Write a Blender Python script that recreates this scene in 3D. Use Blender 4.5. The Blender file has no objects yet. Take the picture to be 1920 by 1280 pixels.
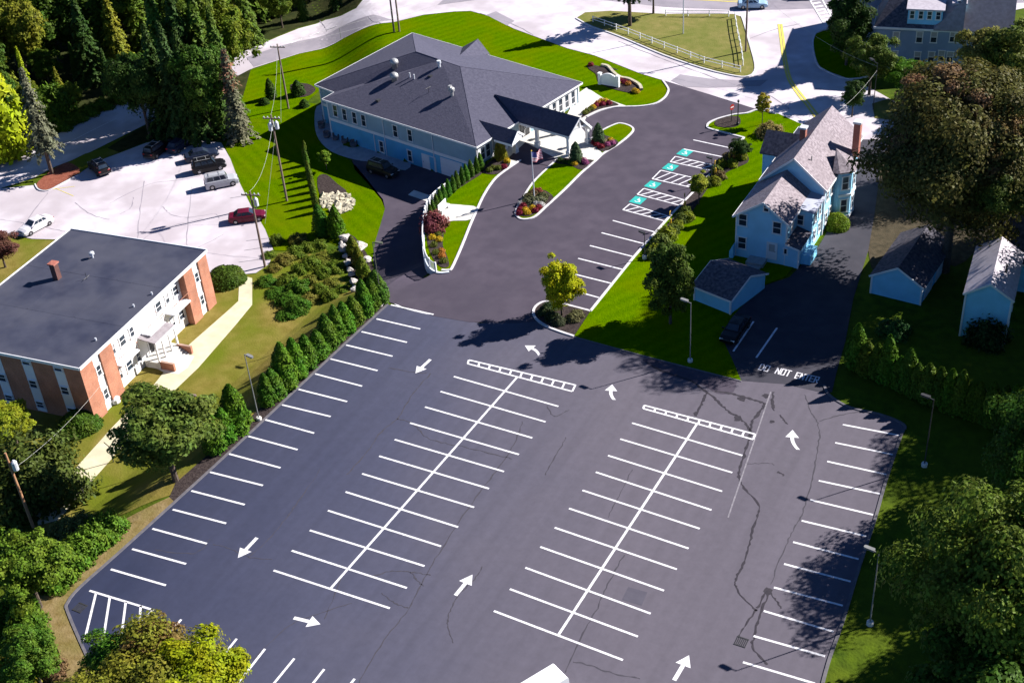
import bpy, bmesh, math, random
import numpy as np
from mathutils import Vector, Matrix
from mathutils.geometry import tessellate_polygon

random.seed(7)
SC = bpy.context.scene
COL = SC.collection
R = math.radians

# ---------------------------------------------------------------- camera
CAM_Z, PITCH, ROLL, YAW, FPX = 77.4988289, 0.604068784, -0.0810519731, -0.530836172, 2454.81799
CAM_O = Vector((57.0, -97.0, CAM_Z))
_fw = Vector((math.sin(YAW) * math.cos(PITCH), math.cos(YAW) * math.cos(PITCH), -math.sin(PITCH)))
_r = Vector((math.cos(YAW), -math.sin(YAW), 0))
_u = _r.cross(_fw)
CR = _r * math.cos(ROLL) + _u * math.sin(ROLL)
CU = -_r * math.sin(ROLL) + _u * math.cos(ROLL)
cam_data = bpy.data.cameras.new('camera')
cam_data.sensor_width = 36.0
cam_data.lens = FPX / 1920 * 36.0
cam_data.clip_start = 1.0
cam_data.clip_end = 6000.0
cam = bpy.data.objects.new('camera', cam_data)
COL.objects.link(cam)
cam.matrix_world = Matrix(((CR.x, CU.x, -_fw.x, CAM_O.x), (CR.y, CU.y, -_fw.y, CAM_O.y),
                           (CR.z, CU.z, -_fw.z, CAM_O.z), (0, 0, 0, 1)))
SC.camera = cam

# ---------------------------------------------------------------- sky, sun, exposure
SUN_AZ, SUN_EL = 48.0, 33.0          # azimuth counted from +X towards +Y
world = bpy.data.worlds.new('World')
SC.world = world
world.use_nodes = True
_wn = world.node_tree
_bg = _wn.nodes['Background']
_sky = _wn.nodes.new('ShaderNodeTexSky')
_sky.sky_type = 'NISHITA'
_sky.sun_disc = False
_sky.sun_elevation = R(SUN_EL)
_sky.sun_rotation = R(90 - SUN_AZ)
_sky.air_density = 0.6
_sky.dust_density = 0.0
_sky.ozone_density = 10.0
_wn.links.new(_sky.outputs[0], _bg.inputs[0])
_bg.inputs[1].default_value = 0.058
sun_data = bpy.data.lights.new('sun', 'SUN')
sun_data.energy = 5.0
sun_data.angle = R(0.5)
sun_data.color = (1.0, 0.955, 0.92)
sun = bpy.data.objects.new('sun', sun_data)
COL.objects.link(sun)
_sd = Vector((math.cos(R(SUN_AZ)) * math.cos(R(SUN_EL)), math.sin(R(SUN_AZ)) * math.cos(R(SUN_EL)), math.sin(R(SUN_EL))))
sun.rotation_euler = (-_sd).to_track_quat('-Z', 'Y').to_euler()
sun.location = (0, 0, 120)
SC.view_settings.view_transform = 'Standard'
SC.view_settings.look = 'None'
SC.view_settings.gamma = 1.0
SC.view_settings.use_curve_mapping = False
SC.view_settings.exposure = 1.15
SC.cycles.use_denoising = True
SC.cycles.max_bounces = 5
SC.cycles.diffuse_bounces = 2
SC.cycles.glossy_bounces = 2
SC.cycles.transmission_bounces = 2
SC.cycles.transparent_max_bounces = 4

# ---------------------------------------------------------------- survey: photo position -> place on the site
def G(px, py, z=0.0):
    d = CR * ((px - 960) / FPX) - CU * ((py - 640) / FPX) + _fw
    t = (z - CAM_Z) / d.z
    return CAM_O + d * t

def onwall(px, py, p, n):
    d = CR * ((px - 960) / FPX) - CU * ((py - 640) / FPX) + _fw
    n = Vector((n[0], n[1], 0))
    t = (Vector(p) - CAM_O).dot(n) / d.dot(n)
    return CAM_O + d * t

def sstep(t):
    t = 0.0 if t < 0 else 1.0 if t > 1 else t
    return t * t * (3 - 2 * t)

def lerp(a, b, t):
    return a + (b - a) * t

# main hall corners at eave height, and the garden wall line, needed by the terrain
H_SW, H_SE, H_MW, H_NE, H_NW, H_Q = G(893, 276, 3), G(1092, 155, 3), G(604, 186, 3), G(773, 62, 3), G(590, 159, 3), G(627, 173, 3)
WALL_PX = [(842, 509, .15), (822, 504, .6), (808, 493, .95), (798, 477, 1.1), (793, 455, 1.1), (792, 430, 1.1), (795, 398, 1.1),
           (803, 376, 1.1), (820, 357, 1.1), (843, 341, 1.1), (870, 322, 1.1), (896, 305, 1.1)]
WALL = [G(a, b, c).to_2d() for a, b, c in WALL_PX]
UPPER = [tuple(p) for p in WALL] + [tuple(H_SW.to_2d()), tuple(H_MW.to_2d()), (H_NW.x, H_NW.y), (-300, 80), (-300, 900), (900, 900), (900, WALL[0].y)]

def inside(x, y, poly):
    c = False
    j = len(poly) - 1
    for i in range(len(poly)):
        xi, yi = poly[i]
        xj, yj = poly[j]
        if (yi > y) != (yj > y) and x < (xj - xi) * (y - yi) / (yj - yi) + xi:
            c = not c
        j = i
    return c

def h_low(x, y):
    t = max(0.0, (-18.0 - x) / 8.5) + max(0.0, (y - 3) / 17) * min(1, max(0.0, (-11 - x) / 3))
    return -3.0 * sstep(min(1, t))

def h_up(x, y):
    return -3.0 * sstep((-44 - x + (50 - y) * 0.8) / 14)

def h(x, y):
    return h_up(x, y) if inside(x, y, UPPER) else h_low(x, y)

def T(px, py, dz=0.0):
    """where the sight line through a photo position meets the terrain"""
    d = CR * ((px - 960) / FPX) - CU * ((py - 640) / FPX) + _fw
    t0 = (0.3 - CAM_Z) / d.z
    step = 0.25
    p = CAM_O + d * t0
    for _ in range(200):
        if p.z <= h(p.x, p.y):
            break
        p = p + d * (step / abs(d.z) * 0.12)
    p.z = h(p.x, p.y) + dz
    return p

# ---------------------------------------------------------------- materials
MATS = {}
def _new(name):
    m = bpy.data.materials.new(name)
    m.use_nodes = True
    MATS[name] = m
    nt = m.node_tree
    return m, nt, nt.nodes['Principled BSDF']

def _node(nt, t, **kw):
    n = nt.nodes.new(t)
    for k, v in kw.items():
        setattr(n, k, v)
    return n

def mat(name, c1, c2=None, scale=1.0, rough=0.8, detail=4.0, c3=None, scale2=0.15, bump=0.0, bscale=8.0, spec=0.3, metal=0.0, lo=0.35, hi=0.65, stretch=None, amt2=0.5):
    """two-tone noise colour, an optional second, broader tone, and noise relief"""
    m, nt, b = _new(name)
    b.inputs['Roughness'].default_value = rough
    b.inputs['Specular IOR Level'].default_value = spec
    b.inputs['Metallic'].default_value = metal
    if c2 is None:
        c2 = tuple(v * 0.86 for v in c1)
    tc = _node(nt, 'ShaderNodeTexCoord')
    src = tc.outputs['Object']
    if stretch:
        mp = _node(nt, 'ShaderNodeMapping')
        mp.inputs['Rotation'].default_value = (0, 0, stretch[3] if len(stretch) > 3 else 0)
        mp.inputs['Scale'].default_value = stretch[:3]
        nt.links.new(src, mp.inputs['Vector'])
        src2 = mp.outputs[0]
    else:
        src2 = src
    n = _node(nt, 'ShaderNodeTexNoise')
    n.inputs['Scale'].default_value = scale
    n.inputs['Detail'].default_value = detail
    nt.links.new(src2, n.inputs['Vector'])
    r = _node(nt, 'ShaderNodeValToRGB')
    r.color_ramp.elements[0].position = lo
    r.color_ramp.elements[1].position = hi
    r.color_ramp.elements[0].color = (*c1, 1)
    r.color_ramp.elements[1].color = (*c2, 1)
    nt.links.new(n.outputs['Fac'], r.inputs[0])
    out = r.outputs[0]
    if c3 is not None:
        n2 = _node(nt, 'ShaderNodeTexNoise')
        n2.inputs['Scale'].default_value = scale2
        n2.inputs['Detail'].default_value = 3
        nt.links.new(src, n2.inputs['Vector'])
        r2 = _node(nt, 'ShaderNodeMapRange')
        r2.inputs['From Min'].default_value = 0.42
        r2.inputs['From Max'].default_value = 0.62
        r2.inputs['To Max'].default_value = amt2
        nt.links.new(n2.outputs['Fac'], r2.inputs['Value'])
        mx = _node(nt, 'ShaderNodeMix', data_type='RGBA')
        nt.links.new(r2.outputs[0], mx.inputs['Factor'])
        nt.links.new(out, mx.inputs[6])
        mx.inputs[7].default_value = (*c3, 1)
        out = mx.outputs[2]
    nt.links.new(out, b.inputs['Base Color'])
    if bump:
        nb = _node(nt, 'ShaderNodeTexNoise')
        nb.inputs['Scale'].default_value = bscale
        nb.inputs['Detail'].default_value = 3
        nt.links.new(src, nb.inputs['Vector'])
        bp = _node(nt, 'ShaderNodeBump')
        bp.inputs['Strength'].default_value = bump
        bp.inputs['Distance'].default_value = 0.1
        nt.links.new(nb.outputs['Fac'], bp.inputs['Height'])
        nt.links.new(bp.outputs[0], b.inputs['Normal'])
    return m

def siding(name, c, course=0.18, rough=0.6):
    """lapped boards: relief and a thin shadow-free tone change along each course"""
    m, nt, b = _new(name)
    b.inputs['Roughness'].default_value = rough
    b.inputs['Specular IOR Level'].default_value = 0.3
    tc = _node(nt, 'ShaderNodeTexCoord')
    sp = _node(nt, 'ShaderNodeSeparateXYZ')
    nt.links.new(tc.outputs['Object'], sp.inputs[0])
    md = _node(nt, 'ShaderNodeMath', operation='MODULO')
    ad = _node(nt, 'ShaderNodeMath', operation='ADD')
    ad.inputs[1].default_value = 100.0
    nt.links.new(sp.outputs['Z'], ad.inputs[0])
    nt.links.new(ad.outputs[0], md.inputs[0])
    md.inputs[1].default_value = course
    bp = _node(nt, 'ShaderNodeBump')
    bp.invert = True
    bp.inputs['Strength'].default_value = 0.5
    bp.inputs['Distance'].default_value = 0.12
    nt.links.new(md.outputs[0], bp.inputs['Height'])
    nt.links.new(bp.outputs[0], b.inputs['Normal'])
    n = _node(nt, 'ShaderNodeTexNoise')
    n.inputs['Scale'].default_value = 0.6
    n.inputs['Detail'].default_value = 5
    nt.links.new(tc.outputs['Object'], n.inputs['Vector'])
    r = _node(nt, 'ShaderNodeValToRGB')
    r.color_ramp.elements[0].position = 0.3
    r.color_ramp.elements[1].position = 0.7
    r.color_ramp.elements[0].color = (*[v * 0.88 for v in c], 1)
    r.color_ramp.elements[1].color = (*[min(1, v * 1.06) for v in c], 1)
    nt.links.new(n.outputs['Fac'], r.inputs[0])
    nt.links.new(r.outputs[0], b.inputs['Base Color'])
    return m

def brickmat(name, c1, c2, mortar):
    m, nt, b = _new(name)
    b.inputs['Roughness'].default_value = 0.85
    tc = _node(nt, 'ShaderNodeTexCoord')
    sp = _node(nt, 'ShaderNodeSeparateXYZ')
    nt.links.new(tc.outputs['Object'], sp.inputs[0])
    ad = _node(nt, 'ShaderNodeMath', operation='ADD')
    nt.links.new(sp.outputs['X'], ad.inputs[0])
    nt.links.new(sp.outputs['Y'], ad.inputs[1])
    cb = _node(nt, 'ShaderNodeCombineXYZ')
    nt.links.new(ad.outputs[0], cb.inputs['X'])
    nt.links.new(sp.outputs['Z'], cb.inputs['Y'])
    bt = _node(nt, 'ShaderNodeTexBrick')
    bt.inputs['Color1'].default_value = (*c1, 1)
    bt.inputs['Color2'].default_value = (*c2, 1)
    bt.inputs['Mortar'].default_value = (*mortar, 1)
    bt.inputs['Scale'].default_value = 4.5
    bt.inputs['Mortar Size'].default_value = 0.012
    nt.links.new(cb.outputs[0], bt.inputs['Vector'])
    nz = _node(nt, 'ShaderNodeTexNoise')
    nz.inputs['Scale'].default_value = 0.7
    nz.inputs['Detail'].default_value = 5
    nt.links.new(tc.outputs['Object'], nz.inputs['Vector'])
    mr = _node(nt, 'ShaderNodeMapRange')
    mr.inputs['From Min'].default_value = 0.3
    mr.inputs['From Max'].default_value = 0.7
    mr.inputs['To Min'].default_value = 0.75
    mr.inputs['To Max'].default_value = 1.15
    nt.links.new(nz.outputs['Fac'], mr.inputs['Value'])
    mx = _node(nt, 'ShaderNodeMix', data_type='RGBA', blend_type='MULTIPLY')
    mx.inputs['Factor'].default_value = 1.0
    nt.links.new(bt.outputs['Color'], mx.inputs[6])
    nt.links.new(mr.outputs[0], mx.inputs[7])
    nt.links.new(mx.outputs[2], b.inputs['Base Color'])
    return m

def objcolor(name, rough=0.4, spec=0.5, metal=0.0, coat=0.0):
    """colour comes from the object's own colour setting, with a little dust noise"""
    m, nt, b = _new(name)
    oi = _node(nt, 'ShaderNodeObjectInfo')
    tc = _node(nt, 'ShaderNodeTexCoord')
    nz = _node(nt, 'ShaderNodeTexNoise')
    nz.inputs['Scale'].default_value = 3.0
    nz.inputs['Detail'].default_value = 4
    nt.links.new(tc.outputs['Object'], nz.inputs['Vector'])
    mr = _node(nt, 'ShaderNodeMapRange')
    mr.inputs['To Min'].default_value = 0.8
    mr.inputs['To Max'].default_value = 1.15
    nt.links.new(nz.outputs['Fac'], mr.inputs['Value'])
    mx = _node(nt, 'ShaderNodeMix', data_type='RGBA', blend_type='MULTIPLY')
    mx.inputs['Factor'].default_value = 1.0
    nt.links.new(oi.outputs['Color'], mx.inputs[6])
    nt.links.new(mr.outputs[0], mx.inputs[7])
    nt.links.new(mx.outputs[2], b.inputs['Base Color'])
    b.inputs['Roughness'].default_value = rough
    b.inputs['Specular IOR Level'].default_value = spec
    b.inputs['Metallic'].default_value = metal
    b.inputs['Coat Weight'].default_value = coat
    return m

def leafmat(name, var=0.45, trans=0.3):
    m, nt, b = _new(name)
    oi = _node(nt, 'ShaderNodeObjectInfo')
    ge = _node(nt, 'ShaderNodeNewGeometry')
    mr = _node(nt, 'ShaderNodeMapRange')
    mr.inputs['To Min'].default_value = 1.3 * (1 - var)
    mr.inputs['To Max'].default_value = 1.3 * (1 + var)
    nt.links.new(ge.outputs['Random Per Island'], mr.inputs['Value'])
    tc = _node(nt, 'ShaderNodeTexCoord')
    nz = _node(nt, 'ShaderNodeTexNoise')
    nz.inputs['Scale'].default_value = 0.55
    nz.inputs['Detail'].default_value = 2
    nt.links.new(tc.outputs['Object'], nz.inputs['Vector'])
    hs = _node(nt, 'ShaderNodeHueSaturation')
    mh = _node(nt, 'ShaderNodeMapRange')
    mh.inputs['From Min'].default_value = 0.3
    mh.inputs['From Max'].default_value = 0.7
    mh.inputs['To Min'].default_value = 0.475
    mh.inputs['To Max'].default_value = 0.52
    nt.links.new(nz.outputs['Fac'], mh.inputs['Value'])
    nt.links.new(mh.outputs[0], hs.inputs['Hue'])
    nt.links.new(mr.outputs[0], hs.inputs['Value'])
    nt.links.new(oi.outputs['Color'], hs.inputs['Color'])
    nt.links.new(hs.outputs[0], b.inputs['Base Color'])
    b.inputs['Roughness'].default_value = 0.55
    b.inputs['Specular IOR Level'].default_value = 0.08
    tr = _node(nt, 'ShaderNodeBsdfTranslucent')
    nt.links.new(hs.outputs[0], tr.inputs['Color'])
    ms = _node(nt, 'ShaderNodeMixShader')
    ms.inputs[0].default_value = trans
    nt.links.new(b.outputs[0], ms.inputs[1])
    nt.links.new(tr.outputs[0], ms.inputs[2])
    nt.links.new(ms.outputs[0], nt.nodes['Material Output'].inputs[0])
    return m

def lotmat(name):
    """sealed asphalt: newer, bluer sealer on the west passes, greyer worn passes to the east, roller seams, blotches"""
    m, nt, b = _new(name)
    tc = _node(nt, 'ShaderNodeTexCoord')
    sp = _node(nt, 'ShaderNodeSeparateXYZ')
    nt.links.new(tc.outputs['Object'], sp.inputs[0])
    nz = _node(nt, 'ShaderNodeTexNoise')
    nz.inputs['Scale'].default_value = 0.09
    nz.inputs['Detail'].default_value = 5
    nt.links.new(tc.outputs['Object'], nz.inputs['Vector'])
    ma = _node(nt, 'ShaderNodeMath', operation='MULTIPLY_ADD')
    ma.inputs[1].default_value = 14.0
    nt.links.new(nz.outputs['Fac'], ma.inputs[0])
    nt.links.new(sp.outputs['X'], ma.inputs[2])
    my = _node(nt, 'ShaderNodeMath', operation='MULTIPLY_ADD')
    my.inputs[1].default_value = 0.35
    nt.links.new(sp.outputs['Y'], my.inputs[0])
    nt.links.new(ma.outputs[0], my.inputs[2])
    mr = _node(nt, 'ShaderNodeMapRange')
    mr.inputs['From Min'].default_value = -24
    mr.inputs['From Max'].default_value = 22
    nt.links.new(my.outputs[0], mr.inputs['Value'])
    r = _node(nt, 'ShaderNodeValToRGB')
    e = r.color_ramp.elements
    e[0].position = 0.0
    e[0].color = (0.024, 0.030, 0.064, 1)
    e[1].position = 1.0
    e[1].color = (0.110, 0.098, 0.120, 1)
    a = e.new(0.45)
    a.color = (0.058, 0.061, 0.098, 1)
    a = e.new(0.7)
    a.color = (0.087, 0.082, 0.110, 1)
    nt.links.new(mr.outputs[0], r.inputs[0])
    n2 = _node(nt, 'ShaderNodeTexNoise')
    n2.inputs['Scale'].default_value = 1.3
    n2.inputs['Detail'].default_value = 8
    n2.inputs['Roughness'].default_value = 0.65
    nt.links.new(tc.outputs['Object'], n2.inputs['Vector'])
    m2 = _node(nt, 'ShaderNodeMapRange')
    m2.inputs['From Min'].default_value = 0.25
    m2.inputs['From Max'].default_value = 0.75
    m2.inputs['To Min'].default_value = 0.90
    m2.inputs['To Max'].default_value = 1.09
    nt.links.new(n2.outputs['Fac'], m2.inputs['Value'])
    n3 = _node(nt, 'ShaderNodeTexNoise')
    n3.inputs['Scale'].default_value = 0.3
    n3.inputs['Detail'].default_value = 3
    mp = _node(nt, 'ShaderNodeMapping')
    mp.inputs['Scale'].default_value = (3.0, 0.12, 1)
    nt.links.new(tc.outputs['Object'], mp.inputs[0])
    nt.links.new(mp.outputs[0], n3.inputs['Vector'])
    m3 = _node(nt, 'ShaderNodeMapRange')
    m3.inputs['From Min'].default_value = 0.3
    m3.inputs['From Max'].default_value = 0.7
    m3.inputs['To Min'].default_value = 0.92
    m3.inputs['To Max'].default_value = 1.06
    nt.links.new(n3.outputs['Fac'], m3.inputs['Value'])
    mm = _node(nt, 'ShaderNodeMath', operation='MULTIPLY')
    nt.links.new(m2.outputs[0], mm.inputs[0])
    nt.links.new(m3.outputs[0], mm.inputs[1])
    mx = _node(nt, 'ShaderNodeMix', data_type='RGBA', blend_type='MULTIPLY')
    mx.inputs['Factor'].default_value = 1.0
    nt.links.new(r.outputs[0], mx.inputs[6])
    nt.links.new(mm.outputs[0], mx.inputs[7])
    nt.links.new(mx.outputs[2], b.inputs['Base Color'])
    b.inputs['Roughness'].default_value = 0.9
    b.inputs['Specular IOR Level'].default_value = 0.25
    return m

def lawnmat(name, c1, c2, c3, ang, width):
    """mown turf with alternating mower passes"""
    m, nt, b = _new(name)
    tc = _node(nt, 'ShaderNodeTexCoord')
    mp = _node(nt, 'ShaderNodeMapping')
    mp.inputs['Rotation'].default_value = (0, 0, ang)
    nt.links.new(tc.outputs['Object'], mp.inputs[0])
    wv = _node(nt, 'ShaderNodeTexWave')
    wv.inputs['Scale'].default_value = 0.314 / width
    wv.inputs['Distortion'].default_value = 0.6
    wv.inputs['Detail Scale'].default_value = 0.4
    nt.links.new(mp.outputs[0], wv.inputs['Vector'])
    nz = _node(nt, 'ShaderNodeTexNoise')
    nz.inputs['Scale'].default_value = 2.2
    nz.inputs['Detail'].default_value = 8
    nz.inputs['Roughness'].default_value = 0.7
    nt.links.new(tc.outputs['Object'], nz.inputs['Vector'])
    ad = _node(nt, 'ShaderNodeMath', operation='MULTIPLY_ADD')
    ad.inputs[1].default_value = 0.15
    nt.links.new(wv.outputs['Fac'], ad.inputs[0])
    nt.links.new(nz.outputs['Fac'], ad.inputs[2])
    r = _node(nt, 'ShaderNodeValToRGB')
    r.color_ramp.elements[0].position = 0.32
    r.color_ramp.elements[1].position = 0.85
    r.color_ramp.elements[0].color = (*c1, 1)
    r.color_ramp.elements[1].color = (*c2, 1)
    nt.links.new(ad.outputs[0], r.inputs[0])
    n2 = _node(nt, 'ShaderNodeTexNoise')
    n2.inputs['Scale'].default_value = 0.16
    n2.inputs['Detail'].default_value = 4
    nt.links.new(tc.outputs['Object'], n2.inputs['Vector'])
    mr = _node(nt, 'ShaderNodeMapRange')
    mr.inputs['From Min'].default_value = 0.45
    mr.inputs['From Max'].default_value = 0.7
    mr.inputs['To Max'].default_value = 0.6
    nt.links.new(n2.outputs['Fac'], mr.inputs['Value'])
    mx = _node(nt, 'ShaderNodeMix', data_type='RGBA')
    nt.links.new(mr.outputs[0], mx.inputs['Factor'])
    nt.links.new(r.outputs[0], mx.inputs[6])
    mx.inputs[7].default_value = (*c3, 1)
    nt.links.new(mx.outputs[2], b.inputs['Base Color'])
    b.inputs['Roughness'].default_value = 0.9
    b.inputs['Specular IOR Level'].default_value = 0.0
    nb = _node(nt, 'ShaderNodeTexNoise')
    nb.inputs['Scale'].default_value = 7
    nb.inputs['Detail'].default_value = 4
    nt.links.new(tc.outputs['Object'], nb.inputs['Vector'])
    bp = _node(nt, 'ShaderNodeBump')
    bp.inputs['Strength'].default_value = 0.5
    bp.inputs['Distance'].default_value = 0.15
    nt.links.new(nb.outputs['Fac'], bp.inputs['Height'])
    nt.links.new(bp.outputs[0], b.inputs['Normal'])
    return m

lotmat('lot_asphalt')
mat('new_asphalt', (0.059, 0.048, 0.067), (0.078, 0.064, 0.085), scale=0.5, detail=8, c3=(0.050, 0.042, 0.059), scale2=0.12, spec=0.25, rough=0.9)
mat('shade_asphalt', (0.038, 0.037, 0.050), (0.055, 0.052, 0.066), scale=0.6, detail=8, c3=(0.032, 0.031, 0.042), scale2=0.2, rough=0.9)  # asphalt darkened, the side drive's shade put into its colour
mat('pale_road', (0.52, 0.475, 0.50), (0.64, 0.59, 0.625), scale=0.45, detail=10, c3=(0.39, 0.34, 0.36), scale2=0.11, rough=0.9, amt2=0.75, lo=0.38, hi=0.6)
mat('grey_road', (0.22, 0.20, 0.23), (0.28, 0.25, 0.28), scale=0.5, detail=9, c3=(0.34, 0.31, 0.34), scale2=0.1, rough=0.9)
mat('concrete', (0.68, 0.65, 0.58), (0.58, 0.56, 0.51), scale=1.2, detail=6, c3=(0.5, 0.48, 0.44), scale2=0.3, rough=0.85)
mat('warm_concrete', (0.66, 0.60, 0.40), (0.56, 0.50, 0.34), scale=1.0, detail=6, c3=(0.45, 0.40, 0.28), scale2=0.4, rough=0.85)
mat('kerb_stone', (0.62, 0.60, 0.60), (0.5, 0.48, 0.49), scale=2.0, detail=5, rough=0.8)
mat('asphalt_kerb', (0.10, 0.095, 0.11), (0.14, 0.13, 0.14), scale=2.0, detail=5, rough=0.9)
mat('white_paint', (0.78, 0.77, 0.78), (0.40, 0.385, 0.41), scale=3.0, detail=9, rough=0.7, lo=0.5, hi=0.78, c3=(0.62, 0.60, 0.62), scale2=0.35)
mat('faded_paint', (0.26, 0.24, 0.26), (0.16, 0.15, 0.17), scale=2.5, detail=6, rough=0.8)
mat('yellow_paint', (0.72, 0.60, 0.10), (0.6, 0.5, 0.12), scale=2.5, detail=6, rough=0.7)
mat('teal_paint', (0.02, 0.42, 0.36), (0.03, 0.36, 0.32), scale=2.0, detail=5, rough=0.7)
mat('hairline_crack', (0.046, 0.042, 0.052), (0.060, 0.055, 0.068), scale=3, rough=0.85)
mat('crack_sealer', (0.022, 0.018, 0.026), (0.035, 0.03, 0.038), scale=3, rough=0.75)
lawnmat('bright_lawn', (0.045, 0.105, 0.0), (0.100, 0.18, 0.0), (0.125, 0.150, 0.0), R(28), 1.6)
lawnmat('side_lawn', (0.045, 0.10, 0.0), (0.10, 0.17, 0.0), (0.125, 0.145, 0.002), R(-60), 1.7)
mat('rough_grass', (0.034, 0.064, 0.003), (0.070, 0.115, 0.004), scale=0.9, detail=9, c3=(0.085, 0.105, 0.006), scale2=0.12, rough=0.95, spec=0.1, bump=0.6, bscale=4)
mat('dry_grass', (0.15, 0.120, 0.022), (0.21, 0.165, 0.040), scale=0.8, detail=10, c3=(0.098, 0.130, 0.004), scale2=0.11, rough=0.95, spec=0.1, bump=0.4, bscale=5, amt2=0.85)
mat('island_grass', (0.15, 0.15, 0.035), (0.22, 0.19, 0.06), scale=0.7, detail=8, c3=(0.11, 0.14, 0.02), scale2=0.12, rough=0.95, spec=0.1, bump=0.4, bscale=5)
mat('dry_verge', (0.16, 0.115, 0.04), (0.24, 0.175, 0.085), scale=1.4, detail=9, c3=(0.13, 0.12, 0.022), scale2=0.35, rough=0.95, spec=0.1, bump=0.5, bscale=5)
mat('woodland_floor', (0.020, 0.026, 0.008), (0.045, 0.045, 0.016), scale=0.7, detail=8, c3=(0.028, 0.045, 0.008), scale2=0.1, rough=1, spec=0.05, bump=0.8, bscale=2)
mat('mulch', (0.030, 0.022, 0.022), (0.060, 0.046, 0.042), scale=4, detail=8, rough=1, spec=0.1, bump=0.7, bscale=9)
mat('red_mulch', (0.20, 0.062, 0.038), (0.27, 0.095, 0.06), scale=3, detail=8, rough=1, spec=0.1, bump=0.6, bscale=9)
mat('patch_asphalt', (0.076, 0.070, 0.092), (0.086, 0.080, 0.103), scale=1.5, detail=8, rough=0.9)
mat('brown_dirt', (0.050, 0.042, 0.026), (0.085, 0.068, 0.042), scale=1.5, detail=8, rough=1, spec=0.1, bump=0.5)  # bare dirt, toned down further to carry the yard's shade
mat('bark', (0.075, 0.055, 0.042), (0.12, 0.095, 0.075), scale=6, rough=0.95, spec=0.1, bump=0.6, bscale=10)
mat('grey_bark', (0.22, 0.20, 0.19), (0.30, 0.27, 0.25), scale=6, rough=0.95, spec=0.1)
leafmat('leaf')
leafmat('needle', var=0.4, trans=0.15)
leafmat('petal', var=0.25, trans=0.2)
mat('hall_roof', (0.060, 0.059, 0.088), (0.086, 0.084, 0.118), scale=2.6, detail=9, c3=(0.074, 0.072, 0.104), scale2=0.25, rough=0.9, spec=0.2, bump=0.3, bscale=5)
mat('house_roof', (0.19, 0.16, 0.175), (0.33, 0.285, 0.305), scale=3.4, detail=7, c3=(0.23, 0.195, 0.21), scale2=0.4, rough=0.95, spec=0.15, lo=0.38, hi=0.62)
mat('wing_roof', (0.062, 0.06, 0.078), (0.14, 0.13, 0.15), scale=3.0, detail=7, rough=0.95, spec=0.15)
mat('pale_roof', (0.42, 0.38, 0.42), (0.52, 0.48, 0.52), scale=2.4, detail=7, rough=0.95, spec=0.15)
mat('grey_roof', (0.26, 0.23, 0.24), (0.33, 0.30, 0.31), scale=2.0, detail=7, rough=0.95, spec=0.15)
mat('membrane_roof', (0.032, 0.035, 0.058), (0.052, 0.055, 0.080), scale=0.5, detail=9, c3=(0.088, 0.088, 0.108), scale2=0.14, rough=0.6, spec=0.3)
siding('hall_siding', (0.30, 0.43, 0.50))
siding('hall_base_siding', (0.11, 0.42, 0.64))  # grey boards, the blue cast of the shade mixed into the colour
siding('house_siding', (0.34, 0.66, 0.86))  # pale grey walls with the shade's blue put into their colour
siding('garage_siding', (0.24, 0.62, 0.86))  # saturated blue stands in for shade on these walls
siding('tall_siding', (0.24, 0.33, 0.48))
mat('trim', (0.80, 0.80, 0.80), (0.74, 0.74, 0.74), scale=1.0, rough=0.5)
mat('white_stucco', (0.82, 0.80, 0.78), (0.76, 0.74, 0.72), scale=0.8, rough=0.7)
mat('white_panel', (0.75, 0.76, 0.79), (0.7, 0.7, 0.73), scale=0.8, rough=0.6)
brickmat('apartment_brick', (0.36, 0.135, 0.075), (0.46, 0.19, 0.11), (0.38, 0.25, 0.19))
brickmat('dark_brick', (0.09, 0.035, 0.03), (0.13, 0.05, 0.04), (0.1, 0.07, 0.06))
brickmat('chimney_brick', (0.32, 0.09, 0.06), (0.40, 0.13, 0.085), (0.35, 0.25, 0.22))
mat('glass', (0.018, 0.028, 0.045), (0.035, 0.05, 0.07), scale=0.8, rough=0.12, spec=0.6)
mat('blind', (0.42, 0.42, 0.42), (0.35, 0.35, 0.36), scale=2, rough=0.6)
mat('dark_metal', (0.03, 0.03, 0.032), (0.045, 0.045, 0.047), scale=3, rough=0.5)
mat('grey_metal', (0.34, 0.34, 0.34), (0.42, 0.42, 0.41), scale=3, rough=0.45, metal=0.3)
mat('lamp_grey', (0.17, 0.175, 0.17), (0.22, 0.22, 0.215), scale=3, rough=0.55)
mat('pole_green', (0.10, 0.11, 0.075), (0.13, 0.13, 0.10), scale=3, rough=0.5)
mat('pole_wood', (0.16, 0.115, 0.09), (0.24, 0.18, 0.145), scale=2, rough=0.9, stretch=(4, 4, 0.5))
mat('orange_wood', (0.34, 0.17, 0.085), (0.42, 0.23, 0.12), scale=2, rough=0.9, stretch=(4, 4, 0.5))
mat('insulator', (0.62, 0.64, 0.66), (0.5, 0.52, 0.55), scale=2, rough=0.4)
mat('wire', (0.10, 0.10, 0.10), (0.14, 0.14, 0.13), scale=1, rough=0.6)
mat('pale_wire', (0.5, 0.5, 0.45), (0.42, 0.42, 0.38), scale=1, rough=0.6)
mat('granite', (0.52, 0.48, 0.44), (0.36, 0.33, 0.31), scale=2.5, detail=8, rough=0.95, bump=0.7, bscale=4)
mat('limestone', (0.52, 0.47, 0.34), (0.38, 0.34, 0.25), scale=2.0, detail=8, rough=0.95, bump=0.7, bscale=5)
mat('wall_block', (0.66, 0.70, 0.74), (0.56, 0.60, 0.66), scale=1.2, detail=6, rough=0.8)
mat('yellow_plastic', (0.66, 0.40, 0.03), (0.58, 0.35, 0.03), scale=2, rough=0.5)
mat('red_sign', (0.45, 0.03, 0.03), (0.4, 0.03, 0.03), scale=2, rough=0.5)
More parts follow.
